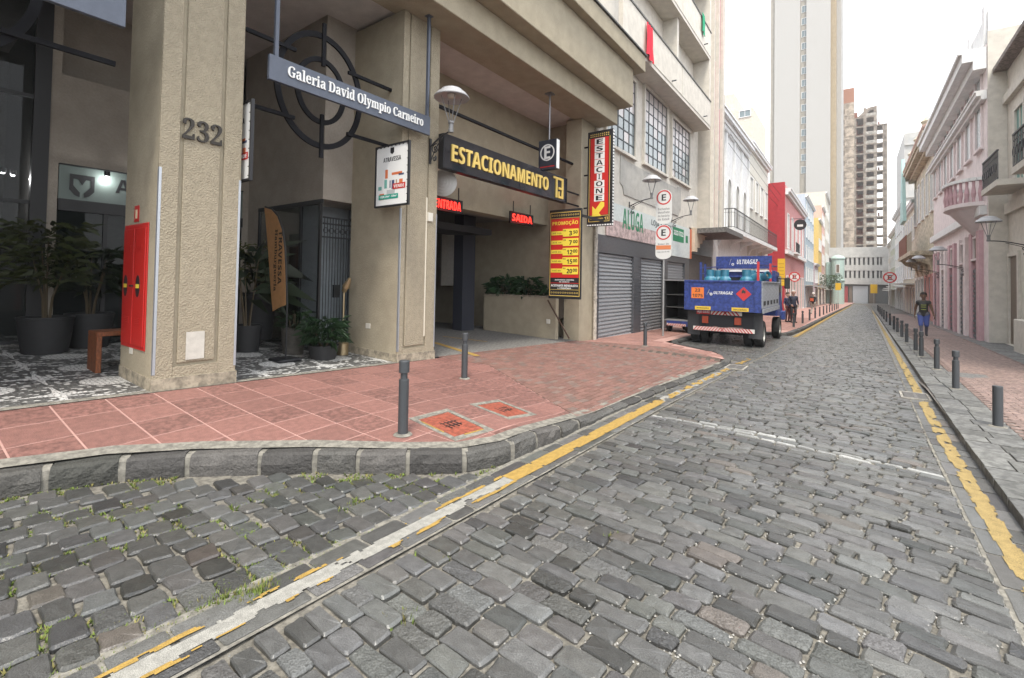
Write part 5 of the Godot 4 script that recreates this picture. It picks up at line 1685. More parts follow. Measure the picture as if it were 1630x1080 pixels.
# ---------- houses
# o: a point on the face at the middle of the opening's foot; b: face basis (x along, y up, z out)
func opening(called: String, parent: Node, o: Vector3, b: Basis, w: float, h: float, fmat: Material, pmat: Material, arch := false, trim := 0.09, bars := 1) -> void:
	var m := MB.new()
	var out := 0.07
	if arch:
		var pin := PackedVector2Array()
		var pout := PackedVector2Array()
		pout.append(Vector2(-w * 0.5 - trim, 0)); pin.append(Vector2(-w * 0.5, 0))
		for k in 11:
			var a := PI - PI * k / 10.0
			pin.append(Vector2(cos(a) * w * 0.5, h - w * 0.5 + sin(a) * w * 0.5))
			pout.append(Vector2(cos(a) * (w * 0.5 + trim), h - w * 0.5 + sin(a) * (w * 0.5 + trim)))
		pout.append(Vector2(w * 0.5 + trim, 0)); pin.append(Vector2(w * 0.5, 0))
		for k in pin.size() - 1:
			m.prism(PackedVector2Array([pin[k], pout[k], pout[k + 1], pin[k + 1]]), Transform3D(b, o), out)
		m.box(o + b * Vector3(0, -0.04, 0.06), Vector3(w + trim * 2.0 + 0.06, 0.08, 0.14), b)
		var f := obj(called, m, fmat, parent)
		var pm := MB.new()
		pm.prism(pin, Transform3D(b, o + b * Vector3(0, 0, 0.002)), 0.012)
		obj("pane", pm, pmat, f)
		return
	for s in [-1.0, 1.0]: m.box(o + b * Vector3(s * (w + trim) * 0.5, h * 0.5, out * 0.5), Vector3(trim, h, out), b)
	m.box(o + b * Vector3(0, h + trim * 0.5, out * 0.55), Vector3(w + trim * 2.0, trim, out * 1.1), b)
	m.box(o + b * Vector3(0, -0.04, 0.06), Vector3(w + trim * 2.0 + 0.06, 0.08, 0.14), b)
	var f := obj(called, m, fmat, parent)
	if bars > 1:
		for k in range(1, bars):
			var q := MB.new()
			q.box(o + b * Vector3(-w * 0.5 + w * k / bars, h * 0.5, 0.025), Vector3(0.05, h, 0.03), b)
			obj("mullion", q, fmat, f)
	var pm := MB.new()
	pm.box(o + b * Vector3(0, h * 0.5, 0.006), Vector3(w, h, 0.01), b)
	obj("pane", pm, pmat, f)
func shutter(parent: Node, o: Vector3, b: Basis, w: float, h: float, material: Material, step := 0.125) -> void:
	var m := MB.new()
	m.box(o + b * Vector3(0, h * 0.5, -0.06), Vector3(w, h, 0.02), b)
	var s := obj("roller_shutter", m, material, parent)
	var n := int(h / step)
	for k in n:
		var q := MB.new()
		var y := (k + 0.5) * h / n
		var hh := h / n * 0.5
		q.prism(PackedVector2Array([Vector2(-w * 0.5, -hh * 0.62), Vector2(-w * 0.5, hh * 0.62), Vector2(w * 0.5, hh * 0.62), Vector2(w * 0.5, -hh * 0.62)]), Transform3D(b, o + b * Vector3(0, y, -0.039)), 0.012)
		q.box(o + b * Vector3(0, y, -0.016), Vector3(w, hh * 0.9, 0.022), b)
		obj("slat", q, material, s)
func railing(parent: Node, o: Vector3, b: Basis, w: float, h: float, material: Material, step := 0.12, called := "railing") -> void:
	var m := MB.new()
	m.box(o + b * Vector3(0, h, 0), Vector3(w, 0.05, 0.05), b)
	m.box(o + b * Vector3(0, 0.06, 0), Vector3(w, 0.03, 0.03), b)
	m.box(o + b * Vector3(0, h * 0.8, 0), Vector3(w, 0.02, 0.02), b)
	var r := obj(called, m, material, parent)
	var bm := MB.new()
	for k in int(w / step) + 1:
		bm.box(o + b * Vector3(-w * 0.5 + k * w / int(w / step), h * 0.5, 0), Vector3(0.02, h, 0.02), b)
	obj("bars", bm, material, r)
func house(called: String, label: String, xp: float, side: int, z0: float, z1: float, ytop: float, wm: Material, depth := 9.0, group := "") -> Node3D:
	var t := thing(called, label, "building", group)
	one_box("wall", Vector3(xp, -3.5, z0), Vector3(xp - side * depth, ytop, z1), wm, t)
	return t
func cornice(t: Node, xp: float, side: int, z0: float, z1: float, y: float, m: Material, out := 0.3, h := 0.3) -> void:
	var q := MB.new()
	q.span(Vector3(xp, y, z0 + 0.02), Vector3(xp + side * out, y + h * 0.5, z1 - 0.02))
	q.span(Vector3(xp, y - h * 0.5, z0 + 0.02), Vector3(xp + side * out * 0.55, y - 0.001, z1 - 0.02))
	q.span(Vector3(xp, y + h * 0.5 + 0.001, z0 + 0.02), Vector3(xp + side * out * 1.15, y + h * 0.7, z1 - 0.02))
	obj("cornice", q, m, t)
func row(t: Node, xp: float, side: int, z0: float, z1: float, y0: float, y1: float, n: int, w: float, fm: Material, pm: Material, arch := false, called := "window", bars := 2) -> void:
	for k in n:
		var zc := lerpf(z0, z1, (k + 0.5) / n)
		opening(called, t, Vector3(xp, y0, zc), FX if side > 0 else FXR, w, y1 - y0, fm, pm, arch, 0.1, bars)
func build_left_row() -> void:
	var cream := mat("cream_wall", Color(0.66, 0.615, 0.54), 0.9, {"tex": "soft", "scale": 0.3, "bump": "n_fine", "bstr": 0.15})
	var grey := wall("panel_grey", 0.45, 0.43, 0.39)
	var granite := mat("granite", Color(0.10, 0.105, 0.115), 0.35, {"tex": "grain", "scale": 1.4})
	var steel := mat("shutter_steel", Color(0.36, 0.37, 0.38), 0.55, {"tex": "soft", "scale": 0.8})
	var glass := mat("window_glass", Color(0.16, 0.2, 0.21), 0.08)
	var dark := flat("dark_door_paint", 0.17, 0.135, 0.105, 0.6)
	var frame := flat("steel_frame", 0.06, 0.07, 0.075, 0.5)
	var white := wall("white_wall", 0.78, 0.78, 0.77)
	# --- apartment house with balconies
	var b := thing("apartment_building", "cream apartment block with balconies, gridded windows and closed roller shutters", "building")
	one_box("wall", Vector3(-16.0, 4.6, -13.97), Vector3(XF, 24.0, -26.0), cream, b)
	one_box("wall", Vector3(-16.0, 3.32, -13.97), Vector3(XF, 4.598, -24.5), cream, b)
	one_box("shop_back", Vector3(-16.0, -0.9, -14.0), Vector3(XF - 0.35, 3.318, -25.9), cream, b)
	# granite surround
	var base := -0.9
	for q in [[-13.97, -14.15], [-17.15, -17.9], [-20.5, -21.15], [-23.75, -24.5]]:
		one_box("granite_pier", Vector3(XF - 0.345, base, q[0]), Vector3(XF + 0.02, 2.72, q[1]), granite, b, 0.006)
	one_box("granite_lintel", Vector3(XF - 0.345, 2.722, -13.97), Vector3(XF + 0.02, 3.317, -24.5), granite, b, 0.006)
	for q in [[-14.15, -17.15], [-17.9, -20.5], [-21.15, -23.75]]:
		var zc: float = (q[0] + q[1]) * 0.5
		var yf := floor_f(zc) - 0.1
		shutter(b, Vector3(XF - 0.06, yf, zc), FX, absf(q[1] - q[0]) - 0.01, 2.72 - yf, steel)
	# letting banner
	var bn := thing("letting_banner", "white and pink shop banner with green letters above the roller shutters", "banner")
	one_box("upper_sheet", Vector3(XF + 0.021, 3.9, -14.6), Vector3(XF + 0.05, 4.5, -24.45), mat("banner_white", Color(0.62, 0.66, 0.64), 0.6, {"tex": "soft"}), bn)
	one_box("lower_sheet", Vector3(XF + 0.021, 3.33, -14.6), Vector3(XF + 0.05, 3.898, -21.0), mat("banner_pink", Color(0.58, 0.44, 0.42), 0.7, {"tex": "stain", "scale": 0.5}), bn)
	one_box("lower_sheet", Vector3(XF + 0.021, 3.0, -21.0), Vector3(XF + 0.052, 3.898, -24.45), mats["banner_white"], bn)
	one_box("orange_edge", Vector3(XF + 0.021, 3.0, -24.46), Vector3(XF + 0.06, 4.5, -24.75), flat("banner_orange", 0.55, 0.14, 0.06), bn)
	var gr := flat("banner_green", 0.02, 0.2, 0.09)
	var la := RX(989, 352, XF)
	var lb := RX(1022, 365, XF)
	text("lettering", "ALUGA", Vector3(XF + 0.051, 4.06, (la.z + lb.z) * 0.5), FX, absf(la.z - lb.z), 0.72, gr, bn, "Droid Sans", true, 0.004)
	text("lettering", "LOJA 3 PISOS", Vector3(XF + 0.051, 4.2, -20.2), FX, 2.6, 0.3, frame, bn, "Droid Sans", true, 0.004)
	one_box("green_tag", Vector3(XF + 0.051, 3.7, -21.7), Vector3(XF + 0.056, 4.35, -23.4), gr, bn)
	text("lettering", "3222-7722", Vector3(XF + 0.057, 4.1, -22.55), FX, 1.5, 0.22, white, bn, "Droid Sans", true, 0.004)
	for zz in [-20.9, -23.9]:
		one_box("green_tag", Vector3(XF + 0.0522, 3.75, zz + 0.18), Vector3(XF + 0.057, 4.1, zz - 0.18), gr, bn)
	# shallow panel with stepped corners
	var pm := MB.new()
	var pts := PackedVector2Array()
	for q in [[-15.75, 6.31], [-16.1, 6.31], [-16.1, 6.2], [-22.4, 6.2], [-22.4, 6.31], [-22.95, 6.31], [-22.95, 5.25], [-22.75, 5.25], [-22.6, 4.93], [-16.1, 4.93], [-16.0, 5.2], [-15.75, 5.3]]: pts.append(Vector2(-q[0], q[1]))
	pm.prism(pts, Transform3D(FX, Vector3(XF + 0.001, 0, 0)), 0.03)
	obj("panel", pm, grey, b)
	# gridded windows, each pane its own piece
	var pale := flat("pane_pale", 0.52, 0.47, 0.45, 0.25)
	var blue := mat("pane_blue", Color(0.24, 0.27, 0.27), 0.1)
	for q in [[-14.5, -17.0, 6.45, 9.3], [-18.0, -20.7, 6.5, 9.5], [-21.45, -24.25, 6.6, 9.3]]:
		var sur := MB.new()
		for s in [[q[0] + 0.12, q[0]], [q[1], q[1] - 0.12]]: sur.span(Vector3(XF, q[2], s[0]), Vector3(XF + 0.1, q[3], s[1]))
		sur.span(Vector3(XF, q[3], q[0] + 0.12), Vector3(XF + 0.1, q[3] + 0.12, q[1] - 0.12))
		sur.span(Vector3(XF, q[2] - 0.1, q[0] + 0.14), Vector3(XF + 0.14, q[2] - 0.001, q[1] - 0.14))
		var win := obj("window", sur, cream, b)
		var nx := 5
		var ny := 7
		var pw: float = (q[0] - q[1]) / nx
		var phh: float = (q[3] - q[2]) / ny
		for i in nx:
			for k in ny:
				var mt := pale if k >= 4 else (blue if (i * 3 + k * 5) % 7 != 0 else pale)
				one_box("pane", Vector3(XF + 0.012, q[2] + k * phh + 0.012, q[0] - i * pw - 0.012), Vector3(XF + 0.018, q[2] + (k + 1) * phh - 0.012, q[0] - (i + 1) * pw + 0.012), mt, win)
		var gm := MB.new()
		for i in nx + 1: gm.span(Vector3(XF + 0.005, q[2], q[0] - i * pw + 0.016), Vector3(XF + 0.04, q[3], q[0] - i * pw - 0.016))
		for k in ny + 1: gm.span(Vector3(XF + 0.006, q[2] + k * phh - 0.016, q[0]), Vector3(XF + 0.038, q[2] + k * phh + 0.016, q[1]))
		obj("grid", gm, frame, win)
	# balconies
	for f in 4:
		var y0 := 9.62 + f * 3.55
		one_box("balcony_slab", Vector3(XF + 0.001, y0, -13.98), Vector3(-6.0, y0 + 0.15, -25.2), cream, b)
		for s in [[-13.98, -20.3], [-20.36, -25.2]]:
			one_box("parapet", Vector3(-6.14, y0 + 0.151, s[0]), Vector3(-5.98, y0 + 1.4, s[1]), cream, b, 0.008)
			one_box("coping", Vector3(-6.17, y0 + 1.401, s[0] + 0.01), Vector3(-5.95, y0 + 1.46, s[1] - 0.01), mat("coping_grey", Color(0.2, 0.2, 0.19), 0.9, {"tex": "stain"}), b)
			one_box("spout", Vector3(-5.978, y0 + 0.25, s[1] + 1.4), Vector3(-5.8, y0 + 0.29, s[1] + 1.36), frame, b)
		one_box("balcony_wall", Vector3(XF + 0.002, y0 + 0.152, -20.2), Vector3(-6.18, y0 + 3.54, -20.45), cream, b)
		one_box("balcony_wall", Vector3(XF + 0.002, y0 + 0.152, -25.0), Vector3(-6.0, y0 + 3.54, -25.25), cream, b)
		opening("window", b, Vector3(XF, y0 + 1.2, -17.3), FX, 2.0, 1.3, cream, glass, false, 0.1, 3)
		opening("window", b, Vector3(XF, y0 + 0.9, -22.6), FX, 1.2, 1.6, cream, dark, false, 0.1, 2)
	# pilaster with pink panels
	one_box("stair_tower", Vector3(-14.0, 4.62, -26.0), Vector3(-6.2, 26.0, -29.4), wall("tower_beige", 0.50, 0.46, 0.40), b)
	var pink := wall("pink_panel", 0.50, 0.17, 0.21)
	for k in 9:
		var y := 4.7 + k * 2.3
		for i in 2:
			var zz := -26.35 - i * 1.1
			one_box("pink_panel" if (k + i) % 3 != 1 else "stair_window", Vector3(-6.199, y, zz), Vector3(-6.17, y + 2.27, zz - 0.62), pink if (k + i) % 3 != 1 else flat("stair_glass", 0.13, 0.13, 0.12, 0.3), b)
	for zz in [-26.2, -27.2, -28.2]: one_box("fin", Vector3(-6.199, 4.65, zz + 0.08), Vector3(-6.02, 25.9, zz - 0.06), cream, b)
	# entrance with a flat canopy and a stepped valance
	one_box("entrance_wall", Vector3(-14.0, -0.9, -24.6), Vector3(XF - 0.05, 3.31, -29.39), mat("entrance_brown", Color(0.10, 0.085, 0.075), 0.7, {"tex": "stain"}), b)
	one_box("entrance_canopy", Vector3(-7.5, 4.35, -25.2), Vector3(-5.2, 4.6, -29.6), mat("canopy_grey", Color(0.16, 0.15, 0.14), 0.8, {"tex": "stain"}), b)
	var va := MB.new()
	for k in 5: va.span(Vector3(XF + 0.01, 4.58 - 0.24 * (5 - k), -24.8 - k * 0.5), Vector3(XF + 0.2, 4.6, -25.3 - k * 0.5))
	obj("stepped_valance", va, wall("valance_cream", 0.6, 0.5, 0.38), b)
	# washing on the balconies
	for q in [["red cloth hanging over the balcony parapet", 1027, 1041, 34, 104, Color(0.62, 0.02, 0.045)], ["green cloth hanging over the upper balcony parapet", 1117, 1122, 20, 60, Color(0.02, 0.30, 0.16)]]:
		var c0 := RX(q[1], q[3], -5.93)
		var c1 := RX(q[2], q[4], -5.93)
		var m := MB.new()
		var n := 10
		for i in n:
			for k in 8:
				var pq := []
				for e in [[0, 0], [1, 0], [1, 1], [0, 1]]:
					var u: float = (i + e[0]) / float(n)
					var v: float = (k + e[1]) / 8.0
					pq.append(Vector3(-5.92 + 0.035 * sin(u * 17.0 + v * 2.0) + 0.03 * v, lerpf(c0.y + 0.05, c1.y + (0.12 if u < 0.5 else 0.0), v), lerpf(c0.z, c1.z, 0.15 + 0.7 * u - 0.15 * v + 0.2 * v * u)))
				m.out_quad(pq[0], pq[1], pq[2], pq[3], Vector3.RIGHT)
		var o := obj("hanging_cloth", m, mat("cloth_%d" % q[1], q[5], 0.85, {"backlight": Color(0.25, 0.1, 0.1)}))
		tag(o, q[0], "cloth")
	# wall lamps on the shop front
	for q in [[1043, 330, -16.6, "saucer street lamp on a scrolled bracket over the letting banner"], [1086, 345, -21.6, "saucer street lamp on the shop wall near the stepped awning"]]:
		wall_lamp(Vector3(XF + 0.02, RX(q[0] - 25, q[1], XF).y, q[2]), Basis.IDENTITY, 0.85, q[3])
	# --- white house with arched windows and a balcony
	var b3 := house("arched_house", "white stuccoed house with arched windows, dentil cornice and long iron balcony", XF, 1, -29.45, -40.4, RX(1158, 178, XF).y, white)
	var yc := RX(1160, 205, XF).y
	cornice(b3, XF, 1, -29.5, -40.35, yc, white, 0.5, 0.5)
	var dent := MB.new()
	for k in 26: dent.span(Vector3(XF, yc - 0.55, -29.8 - k * 0.4), Vector3(XF + 0.22, yc - 0.26, -30.0 - k * 0.4))
	obj("dentils", dent, white, b3)
	var yb := RX(1160, 372, XF).y
	row(b3, XF, 1, -29.6, -40.3, yb + 0.1, yb + 3.6, 4, 1.1, white, mat("pane_cream", Color(0.27, 0.255, 0.22), 0.2), true)
	for k in 5:
		one_box("pilaster", Vector3(XF, yb + 0.1, -29.6 - k * 2.65), Vector3(XF + 0.14, yc - 0.56, -29.9 - k * 2.65), white, b3)
	one_box("balcony_slab", Vector3(XF, yb - 0.28, -30.2), Vector3(-5.75, yb, -49.0), white, b3)
	for k in 6: 
		var m := MB.new()
		m.prism(PackedVector2Array([Vector2(0, 0), Vector2(0.9, 0), Vector2(0.75, -0.2), Vector2(0.2, -0.35), Vector2(0, -0.8)]), Transform3D(Basis.IDENTITY, Vector3(XF, yb - 0.281, -31.0 - k * 3.4)), 0.25)
		obj("bracket", m, white, b3)
	var rl := flat("rail_iron", 0.05, 0.05, 0.055, 0.6)
	railing(b3, Vector3(-5.8, yb, -39.6), FX, 18.7, 1.15, rl, 0.3)
	railing(b3, Vector3(-6.28, yb, -30.24), Basis.IDENTITY, 0.98, 1.15, rl, 0.14)
	row(b3, XF, 1, -29.7, -40.2, floor_f(-34.0), floor_f(-34.0) + 3.2, 4, 1.3, white, dark, true, "door", 1)
	# cream neighbour with an attic storey
	var cw := wall("cream_pale", 0.62, 0.59, 0.52)
	var b4 := house("attic_house", "pale cream house with tall shuttered windows and set back attic storey", XF, 1, -40.45, -51.0, RX(1215, 262, XF).y, cw)
	cornice(b4, XF, 1, -40.5, -50.95, RX(1210, 255, XF).y, white, 0.35, 0.4)
	row(b4, XF, 1, -40.6, -50.8, RX(1200, 335, XF).y, RX(1200, 288, XF).y, 4, 1.1, white, mat("pane_cream", Color(0.27, 0.255, 0.22), 0.2))
	var ya := RX(1200, 222, XF).y
	one_box("attic", Vector3(-12.0, RX(1215, 262, XF).y, -36.0), Vector3(-8.3, ya + 1.6, -50.9), cw, b4)
	for k in 5: opening("window", b4, Vector3(-8.3, ya - 0.9, -38.0 - k * 2.6), FX, 0.9, 1.3, white, glass, false, 0.1, 2)
	row(b4, XF, 1, -40.7, -50.7, floor_f(-46.0), floor_f(-46.0) + 3.0, 3, 1.6, white, dark, false, "door", 1)
	for q in [[1180, 395], [1208, 402]]:
		var lp := RX(q[0] - 4, q[1] + 28, XF)
		wall_lamp(Vector3(XF, lp.y - 0.5, lp.z), Basis.IDENTITY, 1.0, "saucer street lamp under the iron balcony behind the blue truck", "lamps under the balcony")
	# --- red house that stands forward
	var XR := -5.4
	var red := wall("red_gable", 0.40, 0.035, 0.045)
	var rose := wall("rose_wall", 0.58, 0.26, 0.25)
	var yr := RX(1250, 290, XR).y
	var b5 := thing("red_house", "rose fronted house with a deep red blank side wall", "building")
	one_box("side_wall", Vector3(-13.0, -3.0, -51.1), Vector3(XR, yr, -51.4), red, b5)
	one_box("wall", Vector3(-13.0, -3.0, -51.402), Vector3(XR, yr - 0.2, -72.0), rose, b5)
	cornice(b5, XR, 1, -51.5, -71.9, yr - 0.9, white, 0.45, 0.5)
	var y1 := RX(1255, 400, XR).y
	row(b5, XR, 1, -51.8, -71.5, y1 + 0.3, y1 + 3.6, 5, 1.3, white, glass, false)
	one_box("band", Vector3(XR, y1 - 0.4, -51.45), Vector3(XR + 0.3, y1, -71.9), white, b5)
	railing(b5, Vector3(XR + 0.5, y1, -58.0), FX, 4.0, 1.0, rl, 0.2)
	one_box("balcony_slab", Vector3(XR + 0.301, y1 - 0.15, -56.0), Vector3(XR + 0.6, y1 - 0.001, -60.0), white, b5)
	row(b5, XR, 1, -51.8, -71.5, -1.1, 2.6, 6, 1.5, white, dark, false, "door", 1)
	var rs := thing("round_sign", "round black hanging sign on the rose house front", "sign")
	var rm := MB.new()
	var rsp := RX(1274, 358, XR + 0.9)
	rm.lathe([Vector2(0, -0.06), Vector2(0.55, -0.06), Vector2(0.55, 0.06), Vector2(0, 0.06)], rsp, 24, Basis(Vector3.RIGHT, PI * 0.5))
	obj("disc", rm, flat("sign_black", 0.012, 0.012, 0.014), rs)
	one_box("arm", Vector3(XR, rsp.y + 0.6, rsp.z - 0.02), Vector3(XR + 1.3, rsp.y + 0.65, rsp.z + 0.02), rl, rs)
	one_box("emblem", rsp + Vector3(-0.25, -0.2, 0.061), rsp + Vector3(0.25, 0.02, 0.07), white, rs)
	# --- the rest of the left side, smaller and smaller
	var spec := [
		["blue_house", "tall blue grey house rising behind the rose house", -5.3, -72.1, -88.0, RX(1271, 288, -5.3).y, wall("blue_grey", 0.40, 0.47, 0.52), 4],
		["mauve_house", "low mauve shop house with narrow doorways", -5.2, -88.1, -97.0, RX(1300, 420, -5.2).y, wall("mauve", 0.52, 0.38, 0.42), 1],
		["yellow_house", "yellow house with small white balconies", -5.15, -97.1, -106.0, RX(1305, 350, -5.15).y, wall("yellow_wall", 0.62, 0.45, 0.16), 2],
		["salmon_house", "tall salmon pink house with a narrow front", -5.1, -106.1, -116.0, RX(1308, 325, -5.1).y, wall("salmon", 0.62, 0.38, 0.32), 4],
		["cream_house", "plain cream block with small windows at the end of the row", -5.0, -116.1, -134.0, RX(1322, 330, -5.0).y, wall("plain_cream", 0.58, 0.54, 0.46), 4]]
	for q in spec:
		var h := house(q[0], q[1], q[2], 1, q[3], q[4], q[5], q[6])
		var yg := road_y(q[4])
		var fh: float = (q[5] - yg - 3.6) / q[7]
		row(h, q[2], 1, q[3] - 0.3, q[4] + 0.3, yg, yg + 2.9, 4, 1.4, white, dark, false, "door", 1)
		for f in q[7]:
			row(h, q[2], 1, q[3] - 0.3, q[4] + 0.3, yg + 3.9 + f * fh, yg + 3.9 + f * fh + minf(fh * 0.6, 2.0), 4, 1.2, white, glass)
		cornice(h, q[2], 1, q[3], q[4], q[5] - 0.3, white, 0.3, 0.3)
		one_box("awning", Vector3(q[2], yg + 3.2, q[3] - 0.4), Vector3(q[2] + 1.3, yg + 3.35, q[4] + 2.0), flat("awning_grey", 0.3, 0.3, 0.28), h)
	# little turquoise kiosk tower at the crossing
	var kt := thing("turquoise_house", "pale turquoise corner house with rounded turret", "building")
	var kx := RZ(1336, 450, -118.0)
	var tq := wall("turquoise", 0.45, 0.58, 0.54)
	var tm := MB.new()
	var yk := RZ(1336, 408, -118.0).y
	tm.lathe([Vector2(1.1, -3.0), Vector2(1.1, yk - 5.2), Vector2(1.25, yk - 5.0), Vector2(1.1, yk - 4.8), Vector2(1.1, yk - 0.7), Vector2(1.25, yk - 0.6), Vector2(1.25, yk - 0.4), Vector2(0.9, yk), Vector2(0.0, yk + 0.3)], Vector3(kx.x - 0.2, 0, -118.0), 20)
	obj("turret", tm, tq, kt)
	opening("window", kt, Vector3(kx.x - 0.2, yk - 3.4, -116.89), Basis.IDENTITY, 0.5, 1.6, white, dark, false, 0.1, 1)
	one_box("wall", Vector3(-4.9, -3.0, -118.6), Vector3(kx.x + 0.4, yk - 1.2, -121.0), tq, kt)
func build_right_row() -> void:
	var white := mats["white_wall"] as Material
	var glass := mats["window_glass"] as Material
	var dark := mats["dark_door_paint"] as Material
	var iron := mats["rail_iron"] as Material
	# nearest house: grey, set back a little
	var gw := mat("warm_grey_wall", Color(0.62, 0.585, 0.52), 0.9, {"tex": "soft", "scale": 0.4, "bump": "n_fine", "bstr": 0.2})
	var XG := 4.64
	var b := house("grey_house", "weathered grey house with a small iron balcony over a tall doorway", XG, -1, -13.0, -25.2, RX(1607, 108, XG).y, gw)
	var eave := MB.new()
	var ye := RX(1607, 108, XG).y
	eave.hexa([Vector3(XG - 0.4, ye, -13.0), Vector3(XG - 0.4, ye, -25.2), Vector3(13.0, ye, -25.2), Vector3(13.0, ye, -13.0), Vector3(XG - 0.4, ye + 0.15, -13.0), Vector3(XG - 0.4, ye + 0.15, -25.2), Vector3(13.0, ye + 4.0, -25.2), Vector3(13.0, ye + 4.0, -13.0)])
	obj("roof", eave, mat("roof_grey", Color(0.30, 0.26, 0.24), 0.9, {"tex": "stain"}), b)
	var yb := RX(1612, 300, XG).y
	one_box("band", Vector3(XG, yb - 0.9, -13.05), Vector3(XG - 0.12, yb - 0.5, -25.15), gw, b)
	one_box("band", Vector3(XG, ye - 1.3, -13.05), Vector3(XG - 0.15, ye - 1.0, -25.15), gw, b)
	var zc := -23.4
	for k in 3:
		var zz := zc + k * 4.2
		opening("window", b, Vector3(XG, yb + 0.05, zz), FXR, 1.0, 2.6, gw, mat("green_shutter", Color(0.10, 0.22, 0.19), 0.5), false, 0.14, 2)
		one_box("balcony_slab", Vector3(XG, yb - 0.2, zz + 1.1), Vector3(XG - 0.8, yb, zz - 1.3), gw, b)
		railing(b, Vector3(XG - 0.76, yb, zz - 0.1), FXR, 2.3, 1.0, iron, 0.16)
		var sc := MB.new()
		for i in 6:
			sc.ring(Vector3(XG - 0.78, yb + 0.45, zz - 1.0 + i * 0.36), FXR, 0.14, 0.16, 0.02, 14)
		obj("scrollwork", sc, iron, b)
		opening("door", b, Vector3(XG, right_y(XG, zz), zz + (0.0 if k else -0.9)), FXR, 1.1, 3.2, gw, dark, false, 0.16, 1)
	one_box("pedestal", RG(1614, 560, 0.12) + Vector3(0, -0.3, 0), RG(1614, 560, 0.12) + Vector3(0.9, 1.05, 1.4), gw, b, 0.02)
	# pink house
	var XPk := 4.1
	var pk := mat("pale_pink_wall", Color(0.76, 0.67, 0.66), 0.9, {"tex": "soft", "scale": 0.3, "bump": "n_fine", "bstr": 0.15})
	var rose := wall("rose_trim", 0.55, 0.36, 0.38)
	var yt := RX(1572, 92, XPk).y
	var h := house("pink_house", "ornate pale pink house with arched windows, heavy cornice and bow balcony", XPk, -1, -25.3, -40.6, yt + 0.6, pk)
	one_box("gable_wall", Vector3(XPk + 0.02, -1.0, -25.22), Vector3(12.0, RX(1574, 32, XPk).y - 0.3, -25.298), gw, h)
	cornice(h, XPk, -1, -25.3, -40.55, yt, white, 0.7, 0.7)
	cornice(h, XPk, -1, -25.3, -40.55, yt - 1.4, white, 0.3, 0.3)
	var par := MB.new()
	par.span(Vector3(XPk + 0.05, yt + 0.6, -25.3), Vector3(XPk + 0.35, yt + 1.9, -40.6))
	for k in 6: par.span(Vector3(XPk - 0.05, yt + 0.6, -25.4 - k * 2.95), Vector3(XPk + 0.4, yt + 2.2, -25.9 - k * 2.95))
	obj("parapet", par, white, h)
	var yw := RX(1560, 240, XPk).y
	row(h, XPk, -1, -25.5, -40.4, yw, yw + 3.3, 7, 1.05, pk, mat("pane_grey", Color(0.3, 0.33, 0.33), 0.25), true)
	one_box("band", Vector3(XPk, RX(1565, 345, XPk).y, -25.35), Vector3(XPk - 0.2, RX(1565, 345, XPk).y + 0.35, -40.5), white, h)
	# bow balcony
	var bz := -27.4
	var by := RX(1548, 318, XPk - 0.6).y
	var bow := MB.new()
	bow.lathe([Vector2(0.1, -1.1), Vector2(0.5, -0.7), Vector2(1.1, -0.1), Vector2(1.35, 0.0), Vector2(1.35, 0.15), Vector2(0, 0.15)], Vector3(XPk, by, bz), 20, Basis.from_scale(Vector3(0.75, 1, 1.25)))
	var bo := obj("bow_balcony", bow, pk, h)
	for k in 15:
		var a := PI * 0.5 + PI * (k + 0.5) / 15.0
		var bm := MB.new()
		bm.lathe([Vector2(0.05, 0.15), Vector2(0.05, 0.3), Vector2(0.08, 0.5), Vector2(0.045, 0.8), Vector2(0.05, 1.0)], Vector3(XPk + cos(a) * 0.93, by, bz + sin(a) * 1.55), 8)
		obj("baluster", bm, rose, bo)
	var cop := MB.new()
	for k in 16:
		var a0 := PI * 0.5 + PI * k / 16.0
		var a1 := PI * 0.5 + PI * (k + 1) / 16.0
		cop.bar(Vector3(XPk + cos(a0) * 0.93, by + 1.06, bz + sin(a0) * 1.55), Vector3(XPk + cos(a1) * 0.93, by + 1.06, bz + sin(a1) * 1.55), 0.24, 0.12)
	obj("coping", cop, white, bo)
	# ground floor: shutters between pink piers
	var shut := mat("grey_shutter", Color(0.11, 0.13, 0.14), 0.5, {"tex": "soft"})
	for k in 5:
		var zz := -27.0 - k * 2.9
		var yg := right_y(XPk, zz)
		for s in [-1.0, 1.0]:
			one_box("pier", Vector3(XPk, yg - 0.2, zz + s * 0.75 - 0.28), Vector3(XPk - 0.14, yg + 4.4, zz + s * 0.75 + 0.28), rose if k % 2 == 0 else pk, h)
		shutter(h, Vector3(XPk - 0.1, yg, zz), FXR, 0.93, 2.9, shut, 0.2)
		opening("fanlight", h, Vector3(XPk - 0.03, yg + 3.3, zz), FXR, 0.85, 0.85, pk, dark, false, 0.08, 1)
	# ochre house with a timber balcony
	var oc := mat("ochre_wall", Color(0.58, 0.51, 0.39), 0.9, {"tex": "stain", "scale": 0.3})
	var XO := 4.5
	var yo := RX(1492, 215, XO).y
	var o := house("ochre_house", "old ochre house with a tiled eave and a weathered timber balcony", XO, -1, -40.7, -58.0, yo, oc)
	cornice(o, XO, -1, -40.8, -57.9, yo - 0.4, oc, 0.8, 0.5)
	var rt := MB.new()
	for k in 40:
		rt.tube([Vector3(XO - 0.9, yo + 0.15, -40.9 - k * 0.43), Vector3(XO + 1.5, yo + 1.2, -40.9 - k * 0.43)], 0.17, 6)
	obj("roof_tiles", rt, mat("roof_clay", Color(0.25, 0.16, 0.13), 0.9), o).set_meta("kind", "stuff")
